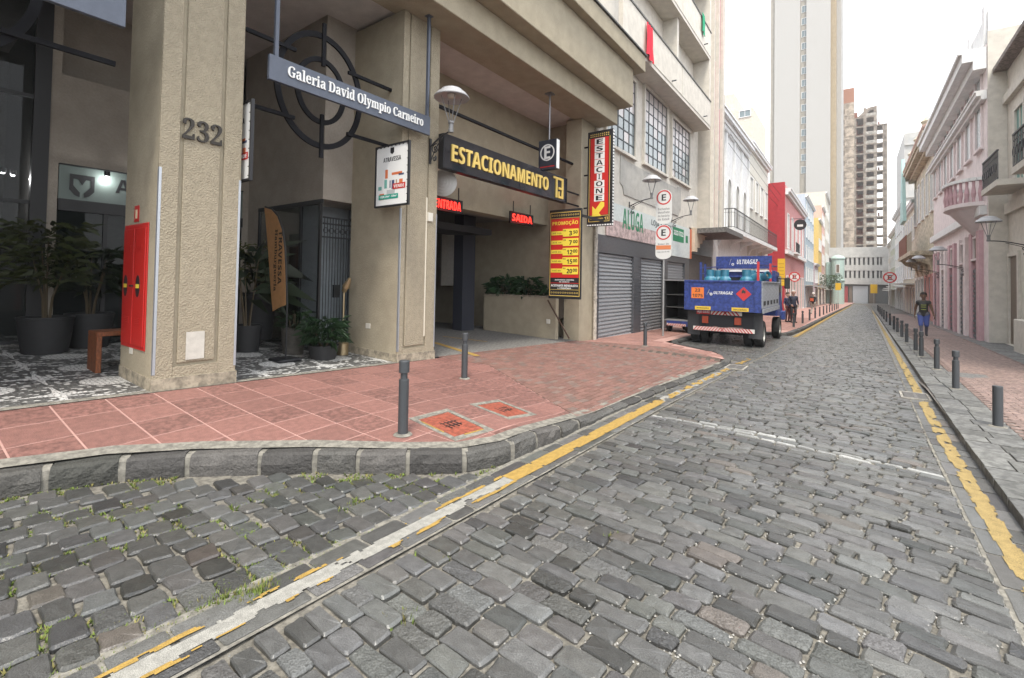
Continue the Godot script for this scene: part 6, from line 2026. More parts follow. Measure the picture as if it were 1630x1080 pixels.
	for q in [[-43.0, 1.5], [-48.0, 2.0], [-53.0, 1.4]]:
		var fin := MB.new()
		fin.lathe([Vector2(0.3, 0), Vector2(0.35, 0.3), Vector2(0.15, 0.5), Vector2(0.35, 0.9), Vector2(0.0, 1.3)], Vector3(XO - 0.5, yo + 0.2, q[0]), 10)
		obj("finial", fin, oc, o)
	var yow := RX(1490, 330, XO).y
	row(o, XO, -1, -41.0, -57.8, yow, yow + 3.2, 6, 1.1, white, mats["pane_cream"], false)
	var rust := mat("timber_rust", Color(0.22, 0.08, 0.045), 0.85, {"tex": "stain"})
	var ybx := RX(1470, 392, XO - 1.0).y
	one_box("balcony_slab", Vector3(XO, ybx - 0.3, -44.5), Vector3(XO - 1.3, ybx, -56.0), oc, o)
	one_box("balcony_panel", Vector3(XO - 1.25, ybx + 0.001, -48.5), Vector3(XO - 1.18, ybx + 1.5, -56.0), rust, o)
	railing(o, Vector3(XO - 1.2, ybx, -46.5), FXR, 3.8, 1.4, mat("rail_stone", Color(0.4, 0.36, 0.3), 0.9), 0.3)
	for k in 4:
		var m := MB.new()
		m.prism(PackedVector2Array([Vector2(0, 0), Vector2(-1.2, 0), Vector2(-0.9, -0.4), Vector2(-0.2, -0.7), Vector2(0, -1.5)]), Transform3D(Basis.IDENTITY, Vector3(XO, ybx - 0.301, -45.2 - k * 3.3)), 0.4)
		obj("bracket", m, oc, o)
	for k in 7:
		var zz := -42.0 - k * 2.3
		var yg := right_y(XO, zz)
		opening("door", o, Vector3(XO, yg, zz), FXR, 1.1, 3.2, mat("red_white_trim", Color(0.58, 0.30, 0.28), 0.8) if k < 4 else white, flat("door_teal", 0.10, 0.14, 0.14), false, 0.2, 1)
	var gab := MB.new()
	gab.prism(PackedVector2Array([Vector2(-1.8, 0), Vector2(1.8, 0), Vector2(0, 6.0)]), Transform3D(FXR, Vector3(XO - 0.75, RX(1458, 335, XO - 0.7).y, -57.0)), 0.25)
	obj("turquoise_gable", gab, wall("gable_teal", 0.36, 0.52, 0.49), o)
	# further houses on the right
	var spec := [
		["sand_house", "sand coloured house with orange trim beyond the ochre house", 4.7, -58.1, -74.0, RX(1440, 345, 4.7).y, wall("sand_wall", 0.52, 0.48, 0.38), 2],
		["white_house", "white house with a ragged parapet and tall windows", 4.9, -74.1, -92.0, RX(1430, 340, 4.9).y, wall("plain_white", 0.62, 0.61, 0.58), 3],
		["green_house", "pale green house at the far end of the right pavement", 5.3, -92.1, -112.0, RX(1426, 365, 5.3).y, wall("pale_green", 0.46, 0.50, 0.42), 3],
		["stone_house", "stone coloured house by the crossing", 6.0, -112.1, -135.0, RX(1420, 385, 6.0).y, wall("stone_wall", 0.5, 0.46, 0.40), 3]]
	for q in spec:
		var hh := house(q[0], q[1], q[2], -1, q[3], q[4], q[5], q[6])
		var yg := road_y(q[4])
		var fh: float = (q[5] - yg - 3.8) / q[7]
		row(hh, q[2], -1, q[3] - 0.3, q[4] + 0.3, yg + 0.1, yg + 3.0, 4, 1.5, white, dark, false, "door", 1)
		for f in q[7]:
			row(hh, q[2], -1, q[3] - 0.3, q[4] + 0.3, yg + 4.0 + f * fh, yg + 4.0 + f * fh + minf(fh * 0.62, 2.4), 5, 1.2, white, glass)
		cornice(hh, q[2], -1, q[3], q[4], q[5] - 0.3, white, 0.4, 0.4)
		one_box("awning", Vector3(q[2], yg + 3.3, q[3] - 1.0), Vector3(q[2] - 1.2, yg + 3.42, q[4] + 3.0), flat("awning_pale", 0.5, 0.5, 0.48), hh)
	# lamps along the right side
	for q in [[1584, 397, XG, -22.3, "saucer street lamp on the grey house wall"], [1521, 425, XPk, -29.2, "saucer street lamp on the pink house front"], [1490, 430, XPk, -37.5, "saucer street lamp at the far corner of the pink house"], [1463, 432, XO, -47.5, "saucer street lamp on the ochre house front"]]:
		var yy := RX(q[0] + 18, q[1], q[2]).y
		wall_lamp(Vector3(q[2], yy, q[3]), Basis(Vector3.UP, PI), 1.0, q[4])

# ---------- towers beyond and the house that closes the street
func build_far() -> void:
	var white := mats["white_wall"] as Material
	var dark := mats["dark_door_paint"] as Material
	var glass := mats["window_glass"] as Material
	# white residential tower
	var ZT := -172.0
	var tw := mat("tower_white", Color(0.37, 0.357, 0.335), 0.9)
	var x0 := RZ(1232, 300, ZT).x
	var x1 := RZ(1322, 300, ZT).x
	var t := thing("white_tower", "tall plain white residential tower with one column of windows", "building")
	var xm0 := RZ(1273, 300, ZT).x
	var xm1 := RZ(1283, 300, ZT).x
	one_box("wall", Vector3(x0, -8, ZT), Vector3(xm0, 165.0, ZT - 28.0), tw, t)
	one_box("wall", Vector3(xm1, -8, ZT), Vector3(x1, 165.0, ZT - 28.0), tw, t)
	one_box("core", Vector3(xm0, -8, ZT - 1.0), Vector3(xm1, 165.0, ZT - 27.0), mat("tower_core", Color(0.36, 0.33, 0.28), 0.9, {"tex": "soft", "scale": 0.1}), t)
	one_box("side_wall", Vector3(x1, -8, ZT - 0.5), Vector3(x1 + 1.4, 164.0, ZT - 12.0), mat("tower_ochre", Color(0.33, 0.26, 0.165), 0.9, {"tex": "soft", "scale": 0.1}), t)
	one_box("balcony_wing", Vector3(x1 + 1.41, -8, ZT - 6.0), Vector3(x1 + 2.6, 150.0, ZT - 40.0), tw, t)
	one_box("edge", Vector3(x0 - 1.3, -8, ZT - 1.0), Vector3(x0 - 0.01, 160.0, ZT - 26.0), mats["tower_core"], t)
	var fy := RZ(1278, 275, ZT).y
	for k in 34:
		var y := fy + k * 3.95
		if y > 160.0: break
		opening("window", t, Vector3((xm0 + xm1) * 0.5 + 0.3, y, ZT - 1.0), Basis.IDENTITY, 1.5, 2.0, white, glass, false, 0.12, 2)
	# brick-topped stair tower and bare concrete frame
	var ZS := -215.0
	var st := thing("stair_tower", "grimy concrete tower topped by bare orange brick", "building")
	var s0 := RZ(1337, 300, ZS).x
	var s1 := RZ(1360, 300, ZS).x
	var yt := RZ(1345, 142, ZS).y
	var ymid := RZ(1345, 165, ZS).y
	var grime := mat("grimy_render", Color(0.48, 0.40, 0.32), 0.95, {"tex": "stain", "scale": 0.06})
	one_box("wall", Vector3(s0, -8, ZS), Vector3(s1, ymid, ZS - 14.0), grime, st)
	one_box("brick_top", Vector3(s0, ymid + 0.01, ZS), Vector3(s1, yt, ZS - 14.0), mat("orange_brick", Color(0.46, 0.22, 0.14), 0.95, {"tex": "grain", "scale": 0.4}), st)
	one_box("wing", Vector3(s0 - 3.0, -8, ZS - 1.0), Vector3(s0 - 0.01, ymid - 12.0, ZS - 13.0), grime, st)
	for k in 24:
		var y := ymid - 4.0 - k * 3.9
		if y < 10.0: break
		opening("window", st, Vector3(s0 + 1.1, y, ZS), Basis.IDENTITY, 0.9, 1.8, grime, dark, false, 0.08, 1)
		one_box("floor_line", Vector3(s0, y - 0.9, ZS + 0.002), Vector3(s1, y - 0.75, ZS + 0.12), grime, st)
	var ZK := -228.0
	var sk := thing("concrete_skeleton", "unfinished tower of bare concrete slabs with open dark floors", "building")
	var conc := mat("raw_concrete", Color(0.32, 0.275, 0.23), 0.95, {"tex": "stain", "scale": 0.08})
	var brick := mat("infill_brick", Color(0.32, 0.14, 0.09), 0.95, {"tex": "stain", "scale": 0.2})
	var k0 := RZ(1359, 300, ZK).x
	var k1 := RZ(1377, 300, ZK).x
	var k2 := RZ(1396, 300, ZK).x
	var k3 := RZ(1413, 300, ZK).x
	var h1 := RZ(1368, 186, ZK).y
	var h2 := RZ(1390, 186, ZK).y
	var h3 := RZ(1405, 198, ZK).y
	var hb := RZ(1390, 392, ZK).y
	var fl := 14.6 * (h2 - hb) / 206.0
	var n := 15
	one_box("back_wall", Vector3(k0, -8, ZK - 9.0), Vector3(k2, h2, ZK - 9.4), brick, sk)
	for i in n:
		var y := h2 - i * fl
		one_box("slab", Vector3(k0, y, ZK), Vector3(k2, y + 0.55, ZK - 9.0), conc, sk)
		if y < h3: one_box("slab", Vector3(k2, y, ZK - 0.5), Vector3(k3, y + 0.5, ZK - 8.0), conc, sk)
		one_box("parapet", Vector3(k1 + 0.3, y + 0.56, ZK), Vector3(k2 - 0.3, y + fl * 0.46, ZK - 0.4), mat("pale_concrete", Color(0.46, 0.44, 0.40), 0.95, {"tex": "stain", "scale": 0.1}), sk)
		one_box("infill", Vector3(k0 + 0.2, y + 0.56, ZK - 3.0), Vector3(k0 + 1.3, y + fl - 0.02, ZK - 3.3), brick, sk)
		if i % 5 == 1 and y < h3: one_box("infill", Vector3(k2 + 0.4, y + 0.51, ZK - 3.0), Vector3(k3 - 2.2, y + fl * 0.6, ZK - 3.3), brick, sk)
	for x in [k0 + 0.4, k1, k2 - 0.4]:
		one_box("column", Vector3(x - 0.5, -8, ZK - 0.05), Vector3(x + 0.5, h2 + 4.0 if x != k0 + 0.4 else h2 + 0.5, ZK - 1.0), conc, sk)
	for x in [k2 + 2.2, k3 - 0.4]:
		one_box("column", Vector3(x - 0.4, -8, ZK - 0.6), Vector3(x + 0.4, h3, ZK - 1.4), conc, sk)
	var rp := MB.new()
	var top := RZ(1395, 168, ZK).y
	rp.prism(PackedVector2Array([Vector2(k0 + 1.0, h2 + 0.5), Vector2(k1 + 1.0, top - 0.3), Vector2(k2 + 0.1, top), Vector2(k2 + 0.1, top - 1.2), Vector2(k1 + 1.6, top - 1.5), Vector2(k1 - 0.5, h2 + 0.56)]), Transform3D(Basis.IDENTITY, Vector3(0, 0, ZK)), -6.0)
	obj("roof_slope", rp, conc, sk)
	# the banded house that closes the street
	var ZC := -150.0
	var e := thing("banded_building", "long white office block with two ribbon window storeys closing the street", "building")
	var band := mat("band_white", Color(0.52, 0.51, 0.48), 0.9, {"tex": "soft", "scale": 0.1})
	var e0 := RZ(1329, 430, ZC).x - 3.0
	var e1 := RZ(1418, 430, ZC).x + 4.0
	var yr := RZ(1375, 396, ZC).y
	one_box("wall", Vector3(e0, -6.0, ZC - 0.8), Vector3(e1, yr, ZC - 14.0), flat("ribbon_dark", 0.14, 0.14, 0.135, 0.4), e)
	var ys := []
	for p in [396, 410, 422, 431, 443, 453]: ys.append(RZ(1375, p, ZC).y)
	one_box("band", Vector3(e0, ys[1], ZC), Vector3(e1, ys[0] + 0.4, ZC - 0.79), band, e)
	one_box("band", Vector3(e0, ys[3], ZC), Vector3(e1, ys[2], ZC - 0.79), band, e)
	one_box("band", Vector3(e0, ys[5], ZC), Vector3(e1, ys[4], ZC - 0.79), band, e)
	for f in [[ys[2], ys[1]], [ys[4], ys[3]]]:
		for k in 11:
			var x := lerpf(e0 + 3.0, e1 - 6.0, k / 10.0)
			one_box("window_pier", Vector3(x - 0.28, f[0] + 0.001, ZC - 0.1), Vector3(x + 0.28, f[1] - 0.001, ZC - 0.79), band, e)
		one_box("wall_panel", Vector3(e1 - 6.0, f[0] + 0.002, ZC - 0.1), Vector3(e1, f[1] - 0.002, ZC - 0.79), band, e)
	for q in [[1342, 1350, "red"], [1352, 1357, "dark"], [1358, 1382, "grey"], [1384, 1394, "dark"]]:
		var a := RZ(q[0], 480, ZC)
		var c := RZ(q[1], 456, ZC)
		one_box("shop_front", Vector3(a.x, -3.0, ZC - 0.5), Vector3(c.x, c.y, ZC - 0.79), {"red": flat("shop_red", 0.3, 0.06, 0.06), "dark": dark, "grey": flat("shop_shutter", 0.4, 0.41, 0.42)}[q[2]], e)
	# slab block far on the right
	var ZR := -125.0
	var r := thing("slab_block", "hazy white slab block with horizontal bands above the right hand roofs", "building")
	var r0 := RZ(1440, 300, ZR).x
	var rt := RZ(1442, 212, ZR).y
	one_box("wall", Vector3(r0, -4.0, ZR), Vector3(r0 + 16.0, rt, ZR - 22.0), mat("slab_white", Color(0.44, 0.43, 0.41), 0.9, {"tex": "soft", "scale": 0.1}), r)
	for k in 9:
		var y := rt - 2.3 - k * 3.6
		one_box("window_band", Vector3(r0 + 0.6, y, ZR + 0.01), Vector3(r0 + 15.5, y + 1.2, ZR - 0.01), flat("band_grey", 0.34, 0.34, 0.33, 0.5), r)
		one_box("sill", Vector3(r0, y - 0.3, ZR + 0.02), Vector3(r0 + 16.0, y - 0.05, ZR + 0.35), mats["slab_white"], r)
	# pale blocks behind the white house on the left
	var l := thing("pale_block", "pale stepped apartment block rising behind the arched white house", "building")
	var ZL := -75.0
	var l0 := RZ(1154, 200, ZL)
	var l1 := RZ(1199, 170, ZL)
	one_box("wall", Vector3(l0.x - 3.0, -3.0, ZL), Vector3(l1.x, l1.y, ZL - 12.0), mats["plain_cream"], l)
	one_box("penthouse", Vector3(l0.x - 3.0, l1.y, ZL - 1.0), Vector3(RZ(1167, 150, ZL).x, RZ(1167, 145, ZL).y, ZL - 10.0), mats["plain_cream"], l)
	opening("window", l, Vector3(RZ(1186, 185, ZL).x, RZ(1186, 186, ZL).y, ZL), Basis.IDENTITY, 1.4, 0.9, white, glass, false, 0.1, 2)

# ---------- things in the street
func bollard(at: Vector3, h: float, neck: bool, label: String, group: String) -> void:
	var t := thing("bollard", label, "bollard", group)
	t.position = at
	var pm := flat("bollard_grey", 0.055, 0.06, 0.065, 0.5, 0.2)
	var m := MB.new()
	var r := 0.052
	if neck:
		m.lathe([Vector2(r, -0.05), Vector2(r, h * 0.73), Vector2(r * 0.98, h * 0.745), Vector2(r * 0.7, h * 0.75), Vector2(r * 0.7, h * 0.83)], Vector3.ZERO, 18)
		obj("post", m, pm, t)
		var c := MB.new()
		c.lathe([Vector2(r * 0.7, h * 0.83), Vector2(r * 1.04, h * 0.84), Vector2(r * 1.04, h * 0.985), Vector2(r * 0.95, h), Vector2(0, h)], Vector3.ZERO, 18)
		obj("cap", c, pm, t)
	else:
		m.lathe([Vector2(r, -0.05), Vector2(r, h - 0.01), Vector2(r * 0.94, h), Vector2(0, h)], Vector3.ZERO, 18)
		obj("post", m, pm, t)
	var f := MB.new()
	f.lathe([Vector2(0, 0.004), Vector2(r * 1.9, 0.0), Vector2(r * 1.6, 0.012), Vector2(r, 0.016)], Vector3.ZERO, 14)
	obj("footing", f, mats["cement"], t)
func plate_sign(t: Node3D, o: Vector3, b: Basis, w: float, h: float, banned: bool) -> void:
	# white round-ended plate with a ringed letter
	var white := flat("plate_white", 0.62, 0.62, 0.6, 0.5)
	var red := flat("plate_red", 0.5, 0.03, 0.03, 0.5)
	var ink := flat("plate_ink", 0.03, 0.03, 0.03, 0.6)
	var p := PackedVector2Array()
	for k in 13: p.append(Vector2(cos(PI * k / 12.0) * w * 0.5, h * 0.5 - w * 0.5 + sin(PI * k / 12.0) * w * 0.5))
	for k in 13: p.append(Vector2(-cos(PI * k / 12.0) * w * 0.5, -h * 0.5 + w * 0.3 - sin(PI * k / 12.0) * w * 0.3))
	var m := MB.new()
	m.prism(p, Transform3D(b, o), 0.012)
	var pl := obj("plate", m, white, t)
	var c := o + b * Vector3(0, h * 0.5 - w * 0.5, 0.0125)
	var r := MB.new()
	r.ring(c, b, w * 0.38, w * 0.46, 0.004, 28)
	if banned: r.box(c + b * Vector3(0, 0, 0.003), Vector3(w * 0.8, w * 0.07, 0.004), b * Basis(Vector3.BACK, -0.785))
	obj("ring", r, red, pl)
	text("lettering", "E", c, b, w * 0.28, w * 0.4, ink, pl, "Droid Sans", true, 0.004)
func cylinder_at(at: Vector3, turn: float, lying: bool) -> void:
	var t := thing("gas_cylinder", "teal blue gas cylinder standing in the truck bed" if not lying else "teal blue gas cylinder tipped on its side in the truck bed", "gas cylinder", "gas cylinders in the truck bed" if not lying else "")
	t.transform = Transform3D((Basis(Vector3.UP, turn) * (Basis(Vector3.BACK, 1.2) if lying else Basis.IDENTITY)).scaled(Vector3.ONE * 1.12), at)
	var pm := mat("cylinder_teal", Color(0.03, 0.16, 0.24), 0.3, {"spec": 0.6})
	var m := MB.new()
	m.lathe([Vector2(0.15, 0), Vector2(0.15, 0.05), Vector2(0.19, 0.1), Vector2(0.2, 0.3), Vector2(0.195, 0.72), Vector2(0.17, 0.83), Vector2(0.11, 0.9), Vector2(0.06, 0.92), Vector2(0.0, 0.925)], Vector3.ZERO, 22)
	obj("body", m, pm, t)
	var c := MB.new()
	c.lathe([Vector2(0.115, 0.88), Vector2(0.12, 1.1), Vector2(0.11, 1.1), Vector2(0.105, 0.88)], Vector3.ZERO, 18)
	obj("collar", c, pm, t)
	var v := MB.new()
	v.lathe([Vector2(0.03, 0.9), Vector2(0.03, 1.0), Vector2(0.045, 1.01), Vector2(0.045, 1.05), Vector2(0, 1.06)], Vector3.ZERO, 10)
	obj("valve", v, flat("brass", 0.42, 0.33, 0.2, 0.35, 0.8), t)
func wheel(called: String, parent: Node, at: Vector3, r: float, w: float, s: float) -> void:
	var b := Basis(Vector3.BACK, -PI * 0.5 * s)     # lathe axis to +x or -x
	var m := MB.new()
	m.lathe([Vector2(r * 0.6, -w * 0.5), Vector2(r * 0.9, -w * 0.5), Vector2(r, -w * 0.38), Vector2(r, w * 0.38), Vector2(r * 0.9, w * 0.5), Vector2(r * 0.6, w * 0.5)], at, 28, b)
	var ty := obj(called, m, flat("tyre", 0.018, 0.018, 0.018, 0.85), parent)
	var k := MB.new()
	k.lathe([Vector2(r * 0.6, w * 0.44), Vector2(r * 0.55, w * 0.2), Vector2(r * 0.3, w * 0.12), Vector2(r * 0.24, w * 0.4), Vector2(0, w * 0.42)], at, 20, b)
	obj("rim", k, flat("rim_grey", 0.3, 0.3, 0.28, 0.5, 0.4), ty)
func stripes(parent: Node, o: Vector3, w: float, h: float, n: int, chevron := true) -> void:
	var red := flat("tape_red", 0.42, 0.03, 0.03, 0.4)
	var white := flat("tape_white", 0.62, 0.6, 0.56, 0.4)
	var bg := face_box("reflective_tape", o, Basis.IDENTITY, -w * 0.5, -h * 0.5, w * 0.5, h * 0.5, 0.0, 0.006, white, parent)
	var m := MB.new()
	var st := w / n
	for k in n:
		var x := -w * 0.5 + k * st
		var sl := h * (1.0 if x < 0.0 or not chevron else -1.0) * 0.8
		var p := PackedVector2Array()
		for q in [[x, -h * 0.5], [x + st * 0.5, -h * 0.5], [x + st * 0.5 + sl, h * 0.5], [x + sl, h * 0.5]]: p.append(Vector2(clampf(q[0], -w * 0.5, w * 0.5), q[1]))
		m.prism(p, Transform3D(Basis.IDENTITY, o + Vector3(0, 0, 0.0062)), 0.002)
	obj("red_stripe", m, red, bg)
func build_truck() -> void:
	var zt := -16.5
	var xl := -4.72
	var xr := -2.37
	var g := road_y(-18.5)
	var blue := mat("truck_blue", Color(0.03, 0.057, 0.24), 0.45, {"tex": "stain", "scale": 1.1, "spec": 0.5})
	var dk := flat("chassis_dark", 0.025, 0.025, 0.028, 0.8)
	var silver := mat("side_silver", Color(0.40, 0.42, 0.46), 0.5, {"tex": "stain", "scale": 1.2})
	var white := flat("truck_white", 0.66, 0.66, 0.66, 0.45)
	var orange := flat("plate_orange", 0.66, 0.17, 0.03, 0.5)
	var red := flat("truck_red", 0.46, 0.03, 0.03, 0.45)
	var yel := flat("truck_yellow", 0.62, 0.42, 0.04, 0.5)
	var ink := flat("plate_ink", 0.03, 0.03, 0.03, 0.6)
	var t := thing("gas_truck", "blue flatbed gas delivery truck parked with its tail to the driveway", "truck")
	var y0 := 0.88
	var y1 := 1.86
	var xc := (xl + xr) * 0.5
	var I := Basis.IDENTITY
	var o := Vector3(xc, 0, zt)
	var hw := (xr - xl) * 0.5
	one_box("bed_floor", Vector3(xl, y0, zt - 0.03), Vector3(xr, y0 + 0.12, zt - 4.0), blue, t)
	var tg := face_box("tailgate", o, I, -hw, y0 - 0.02, hw, y1, -0.05, 0.0, blue, t)
	var tf := MB.new()
	for q in [[-hw, y0 - 0.02, hw, y0 + 0.12], [-hw, y1 - 0.05, hw, y1 + 0.01], [-hw, y0 + 0.12, -hw + 0.14, y1 - 0.05], [hw - 0.2, y0 + 0.12, hw, y1 - 0.05]]:
		tf.span(o + Vector3(q[0], q[1], 0.001), o + Vector3(q[2], q[3], 0.03), 0.006)
	obj("frame", tf, blue, tg)
	face_box("hazard_number", o, I, -0.94, 1.26, -0.54, 1.62, 0.001, 0.008, orange, tg)
	text("lettering", "23", o + Vector3(-0.74, 1.53, 0.008), I, 0.17, 0.11, ink, tg, "Droid Sans", true, 0.003)
	text("lettering", "1075", o + Vector3(-0.74, 1.35, 0.008), I, 0.33, 0.11, ink, tg, "Droid Sans", true, 0.003)
	text("lettering", "ULTRAGAZ", o + Vector3(0.06, 1.46, 0.002), Basis(I.x, Vector3(0.2, 1, 0), I.z), 0.58, 0.095, white, tg, "Droid Sans", true, 0.004)
	var lg := MB.new()
	lg.bar(o + Vector3(-0.44, 1.39, 0.004), o + Vector3(-0.36, 1.56, 0.004), 0.035, 0.004)
	lg.bar(o + Vector3(-0.40, 1.47, 0.006), o + Vector3(-0.33, 1.42, 0.006), 0.03, 0.004)
	lg.ring(o + Vector3(-0.31, 1.41, 0.003), I, 0.02, 0.045, 0.004, 14)
	obj("emblem", lg, white, tg)
	var dm := MB.new()
	dm.box(o + Vector3(0.67, 1.44, 0.004), Vector3(0.32, 0.32, 0.006), Basis(Vector3.BACK, PI * 0.25))
	obj("hazard_diamond", dm, red, tg)
	var fl := MB.new()
	fl.prism(PackedVector2Array([Vector2(-0.05, -0.06), Vector2(-0.06, 0.0), Vector2(-0.01, 0.09), Vector2(0.02, 0.03), Vector2(0.05, 0.05), Vector2(0.06, -0.02), Vector2(0.04, -0.06), Vector2(0.0, -0.03)]), Transform3D(I, o + Vector3(0.67, 1.51, 0.008)), 0.002)
	obj("flame", fl, ink, tg)
	for q in [[-hw + 0.36, "ATENÇÃO"], [hw - 0.85, "INFLAMÁVEL"]]:
		face_box("yellow_plate", o, I, q[0], y0 + 0.0, q[0] + 0.5, y0 + 0.12, 0.031, 0.036, yel, tg)
		text("lettering", q[1], o + Vector3(q[0] + 0.25, y0 + 0.06, 0.036), I, 0.4, 0.06, ink, tg, "Droid Sans", true, 0.003)
	for s in [0, 1]:
		var x := xl if s == 0 else xr
		var sd := one_box("side_board", Vector3(x - 0.02, y0 + 0.12, zt - 0.051), Vector3(x + 0.02, y1, zt - 4.0), silver if s == 1 else blue, t)
		if s == 1:
			var sf := MB.new()
			sf.span(Vector3(x + 0.021, y0 - 0.04, zt - 0.06), Vector3(x + 0.05, y0 + 0.1, zt - 4.0))
			sf.span(Vector3(x + 0.021, y1 - 0.04, zt - 0.06), Vector3(x + 0.05, y1, zt - 4.0))
			obj("edge_rail", sf, silver, sd)
			for k in 5: one_box("slot", Vector3(x + 0.0205, y0 + 0.2, zt - 0.3 - k * 0.75), Vector3(x + 0.026, y0 + 0.34, zt - 0.75 - k * 0.75), dk, sd)
	# stakes and rails of the bed
	for q in [[xr - 0.2, zt - 0.7, red], [xl + 0.35, zt - 0.7, blue], [xr - 0.05, zt - 2.3, red], [xl + 0.1, zt - 2.3, blue]]:
		one_box("stake", Vector3(q[0] - 0.035, y1 - 0.3, q[1]), Vector3(q[0] + 0.035, 2.5, q[1] - 0.07), q[2], t)
	var rl := MB.new()
	rl.bar(Vector3(xr - 0.2, 2.4, zt - 0.74), Vector3(xr - 0.05, 2.45, zt - 3.9), 0.04)
	rl.bar(Vector3(xl + 0.35, 2.3, zt - 0.74), Vector3(xl + 0.35, 2.45, zt - 3.9), 0.04)
	rl.bar(Vector3(xl + 0.35, 2.1, zt - 0.74), Vector3(xl + 0.35, 2.2, zt - 3.9), 0.04)
	rl.bar(Vector3(xr - 0.05, 2.15, zt - 0.74), Vector3(xr - 0.05, 2.2, zt - 3.9), 0.04)
	obj("bed_rail", rl, blue, t)
	# head board behind the cab
	var zh := zt - 4.05
	var hl := RZ(1140, 420, zh).x
	var hr := RZ(1229, 420, zh).x
	var hb := RZ(1185, 428, zh).y
	var ht := RZ(1185, 408, zh).y
	var head := one_box("head_board", Vector3(hl, hb, zh), Vector3(hr, ht, zh - 0.06), blue, t, 0.006)
	text("lettering", "ULTRAGAZ", Vector3(lerpf(hl, hr, 0.57), lerpf(hb, ht, 0.55), zh + 0.001), Basis(Vector3(1, 0, 0), Vector3(0.2, 1, 0), Vector3(0, 0, 1)), (hr - hl) * 0.36, (ht - hb) * 0.36, white, head, "Droid Sans", true, 0.004)
	var lg2 := MB.new()
	lg2.bar(Vector3(lerpf(hl, hr, 0.25), lerpf(hb, ht, 0.3), zh + 0.004), Vector3(lerpf(hl, hr, 0.285), lerpf(hb, ht, 0.8), zh + 0.004), 0.05, 0.004)
	lg2.ring(Vector3(lerpf(hl, hr, 0.315), lerpf(hb, ht, 0.35), zh + 0.002), I, 0.025, 0.05, 0.004, 14)
	obj("emblem", lg2, white, head)
	for y in [0.0, -0.22, -0.44]:
		one_box("head_rail", Vector3(hl, hb - 0.12 + y, zh - 0.01), Vector3(hr, hb - 0.05 + y, zh - 0.05), [white, blue, blue][int(-y / 0.22 + 0.1)], t)
	for x in [hl + 0.04, hr - 0.04]: one_box("head_post", Vector3(x - 0.04, y0 + 0.1, zh - 0.06), Vector3(x + 0.04, hb, zh - 0.12), blue, t)
	# cab
	var cab := MB.new()
	cab.hexa([Vector3(xl + 0.1, 0.55, zh - 0.15), Vector3(xr - 0.05, 0.55, zh - 0.15), Vector3(xr - 0.05, 0.5, zh - 1.95), Vector3(xl + 0.1, 0.5, zh - 1.95), Vector3(xl + 0.18, 2.3, zh - 0.15), Vector3(xr - 0.13, 2.3, zh - 0.15), Vector3(xr - 0.16, 2.25, zh - 1.6), Vector3(xl + 0.21, 2.25, zh - 1.6)])
	var co := obj("cab", cab, blue, t)
	one_box("rear_window", Vector3(xl + 0.5, 1.5, zh - 0.14), Vector3(xr - 0.45, 2.1, zh - 0.149), flat("truck_glass", 0.03, 0.035, 0.04, 0.1), co)
	one_box("side_window", Vector3(xr - 0.085, 1.45, zh - 0.5), Vector3(xr - 0.06, 2.1, zh - 1.4), flat("truck_glass", 0.03, 0.035, 0.04, 0.1), co)
	one_box("mirror", Vector3(xr + 0.05, 1.6, zh - 1.35), Vector3(xr + 0.25, 2.05, zh - 1.45), dk, co, 0.03)
	one_box("mirror_arm", Vector3(xr - 0.1, 1.98, zh - 1.43), Vector3(xr + 0.06, 2.02, zh - 1.47), dk, co)
	one_box("step", Vector3(xr - 0.1, 0.35, zh - 1.2), Vector3(xr + 0.08, 0.7, zh - 1.7), blue, co, 0.02)
	# underside
	one_box("chassis", Vector3(xc - 0.5, 0.5, zt - 0.4), Vector3(xc + 0.5, 0.82, zh - 1.5), dk, t)
	one_box("tail_panel", Vector3(xl + 0.4, 0.33, zt - 0.3), Vector3(xr - 0.25, y0 - 0.001, zt - 0.36), dk, t)
	one_box("mudguard", Vector3(xr - 0.42, 0.0, zt - 0.38), Vector3(xr - 0.01, y0 - 0.002, zt - 0.42), flat("mud_grey", 0.06, 0.06, 0.062, 0.9), t)
	one_box("mudguard", Vector3(xl + 0.01, 0.0, zt - 0.38), Vector3(xl + 0.42, y0 - 0.002, zt - 0.42), flat("mud_grey", 0.06, 0.06, 0.062, 0.9), t)
	var bp := one_box("bumper", Vector3(xl + 0.24, 0.17, zt - 0.2), Vector3(xr - 0.2, 0.32, zt - 0.27), dk, t, 0.01)
	stripes(bp, Vector3((xl + xr) * 0.5 + 0.02, 0.245, zt - 0.199), xr - xl - 0.46, 0.13, 20)
	var np := one_box("number_plate", Vector3(xl + 0.34, 0.72, zt - 0.26), Vector3(xl + 0.78, 0.86, zt - 0.29), red, t)
	text("lettering", "AJE-3442", Vector3(xl + 0.56, 0.79, zt - 0.26), I, 0.4, 0.1, white, np, "Droid Sans", true, 0.003)
	stripes(np, Vector3(xl + 1.28, 0.79, zt - 0.25), 0.95, 0.14, 8)
	for x in [xl + 0.62, xr - 0.72]:
		one_box("tail_lamp", Vector3(x - 0.1, 0.42, zt - 0.24), Vector3(x + 0.1, 0.66, zt - 0.3), flat("lamp_orange", 0.42, 0.07, 0.03, 0.3), t, 0.01)
	wheel("rear_wheel", t, Vector3(xr - 0.18, g + 0.44, -17.5), 0.44, 0.27, 1.0)
	wheel("rear_wheel", t, Vector3(xr - 0.5, g + 0.44, -17.5), 0.44, 0.25, 1.0)
	wheel("rear_wheel", t, Vector3(xl + 0.18, g + 0.44, -17.5), 0.44, 0.27, -1.0)
	wheel("rear_wheel", t, Vector3(xl + 0.5, g + 0.44, -17.5), 0.44, 0.25, -1.0)
	wheel("front_wheel", t, Vector3(xr - 0.16, road_y(-21.4) + 0.43, -21.4), 0.43, 0.26, 1.0)
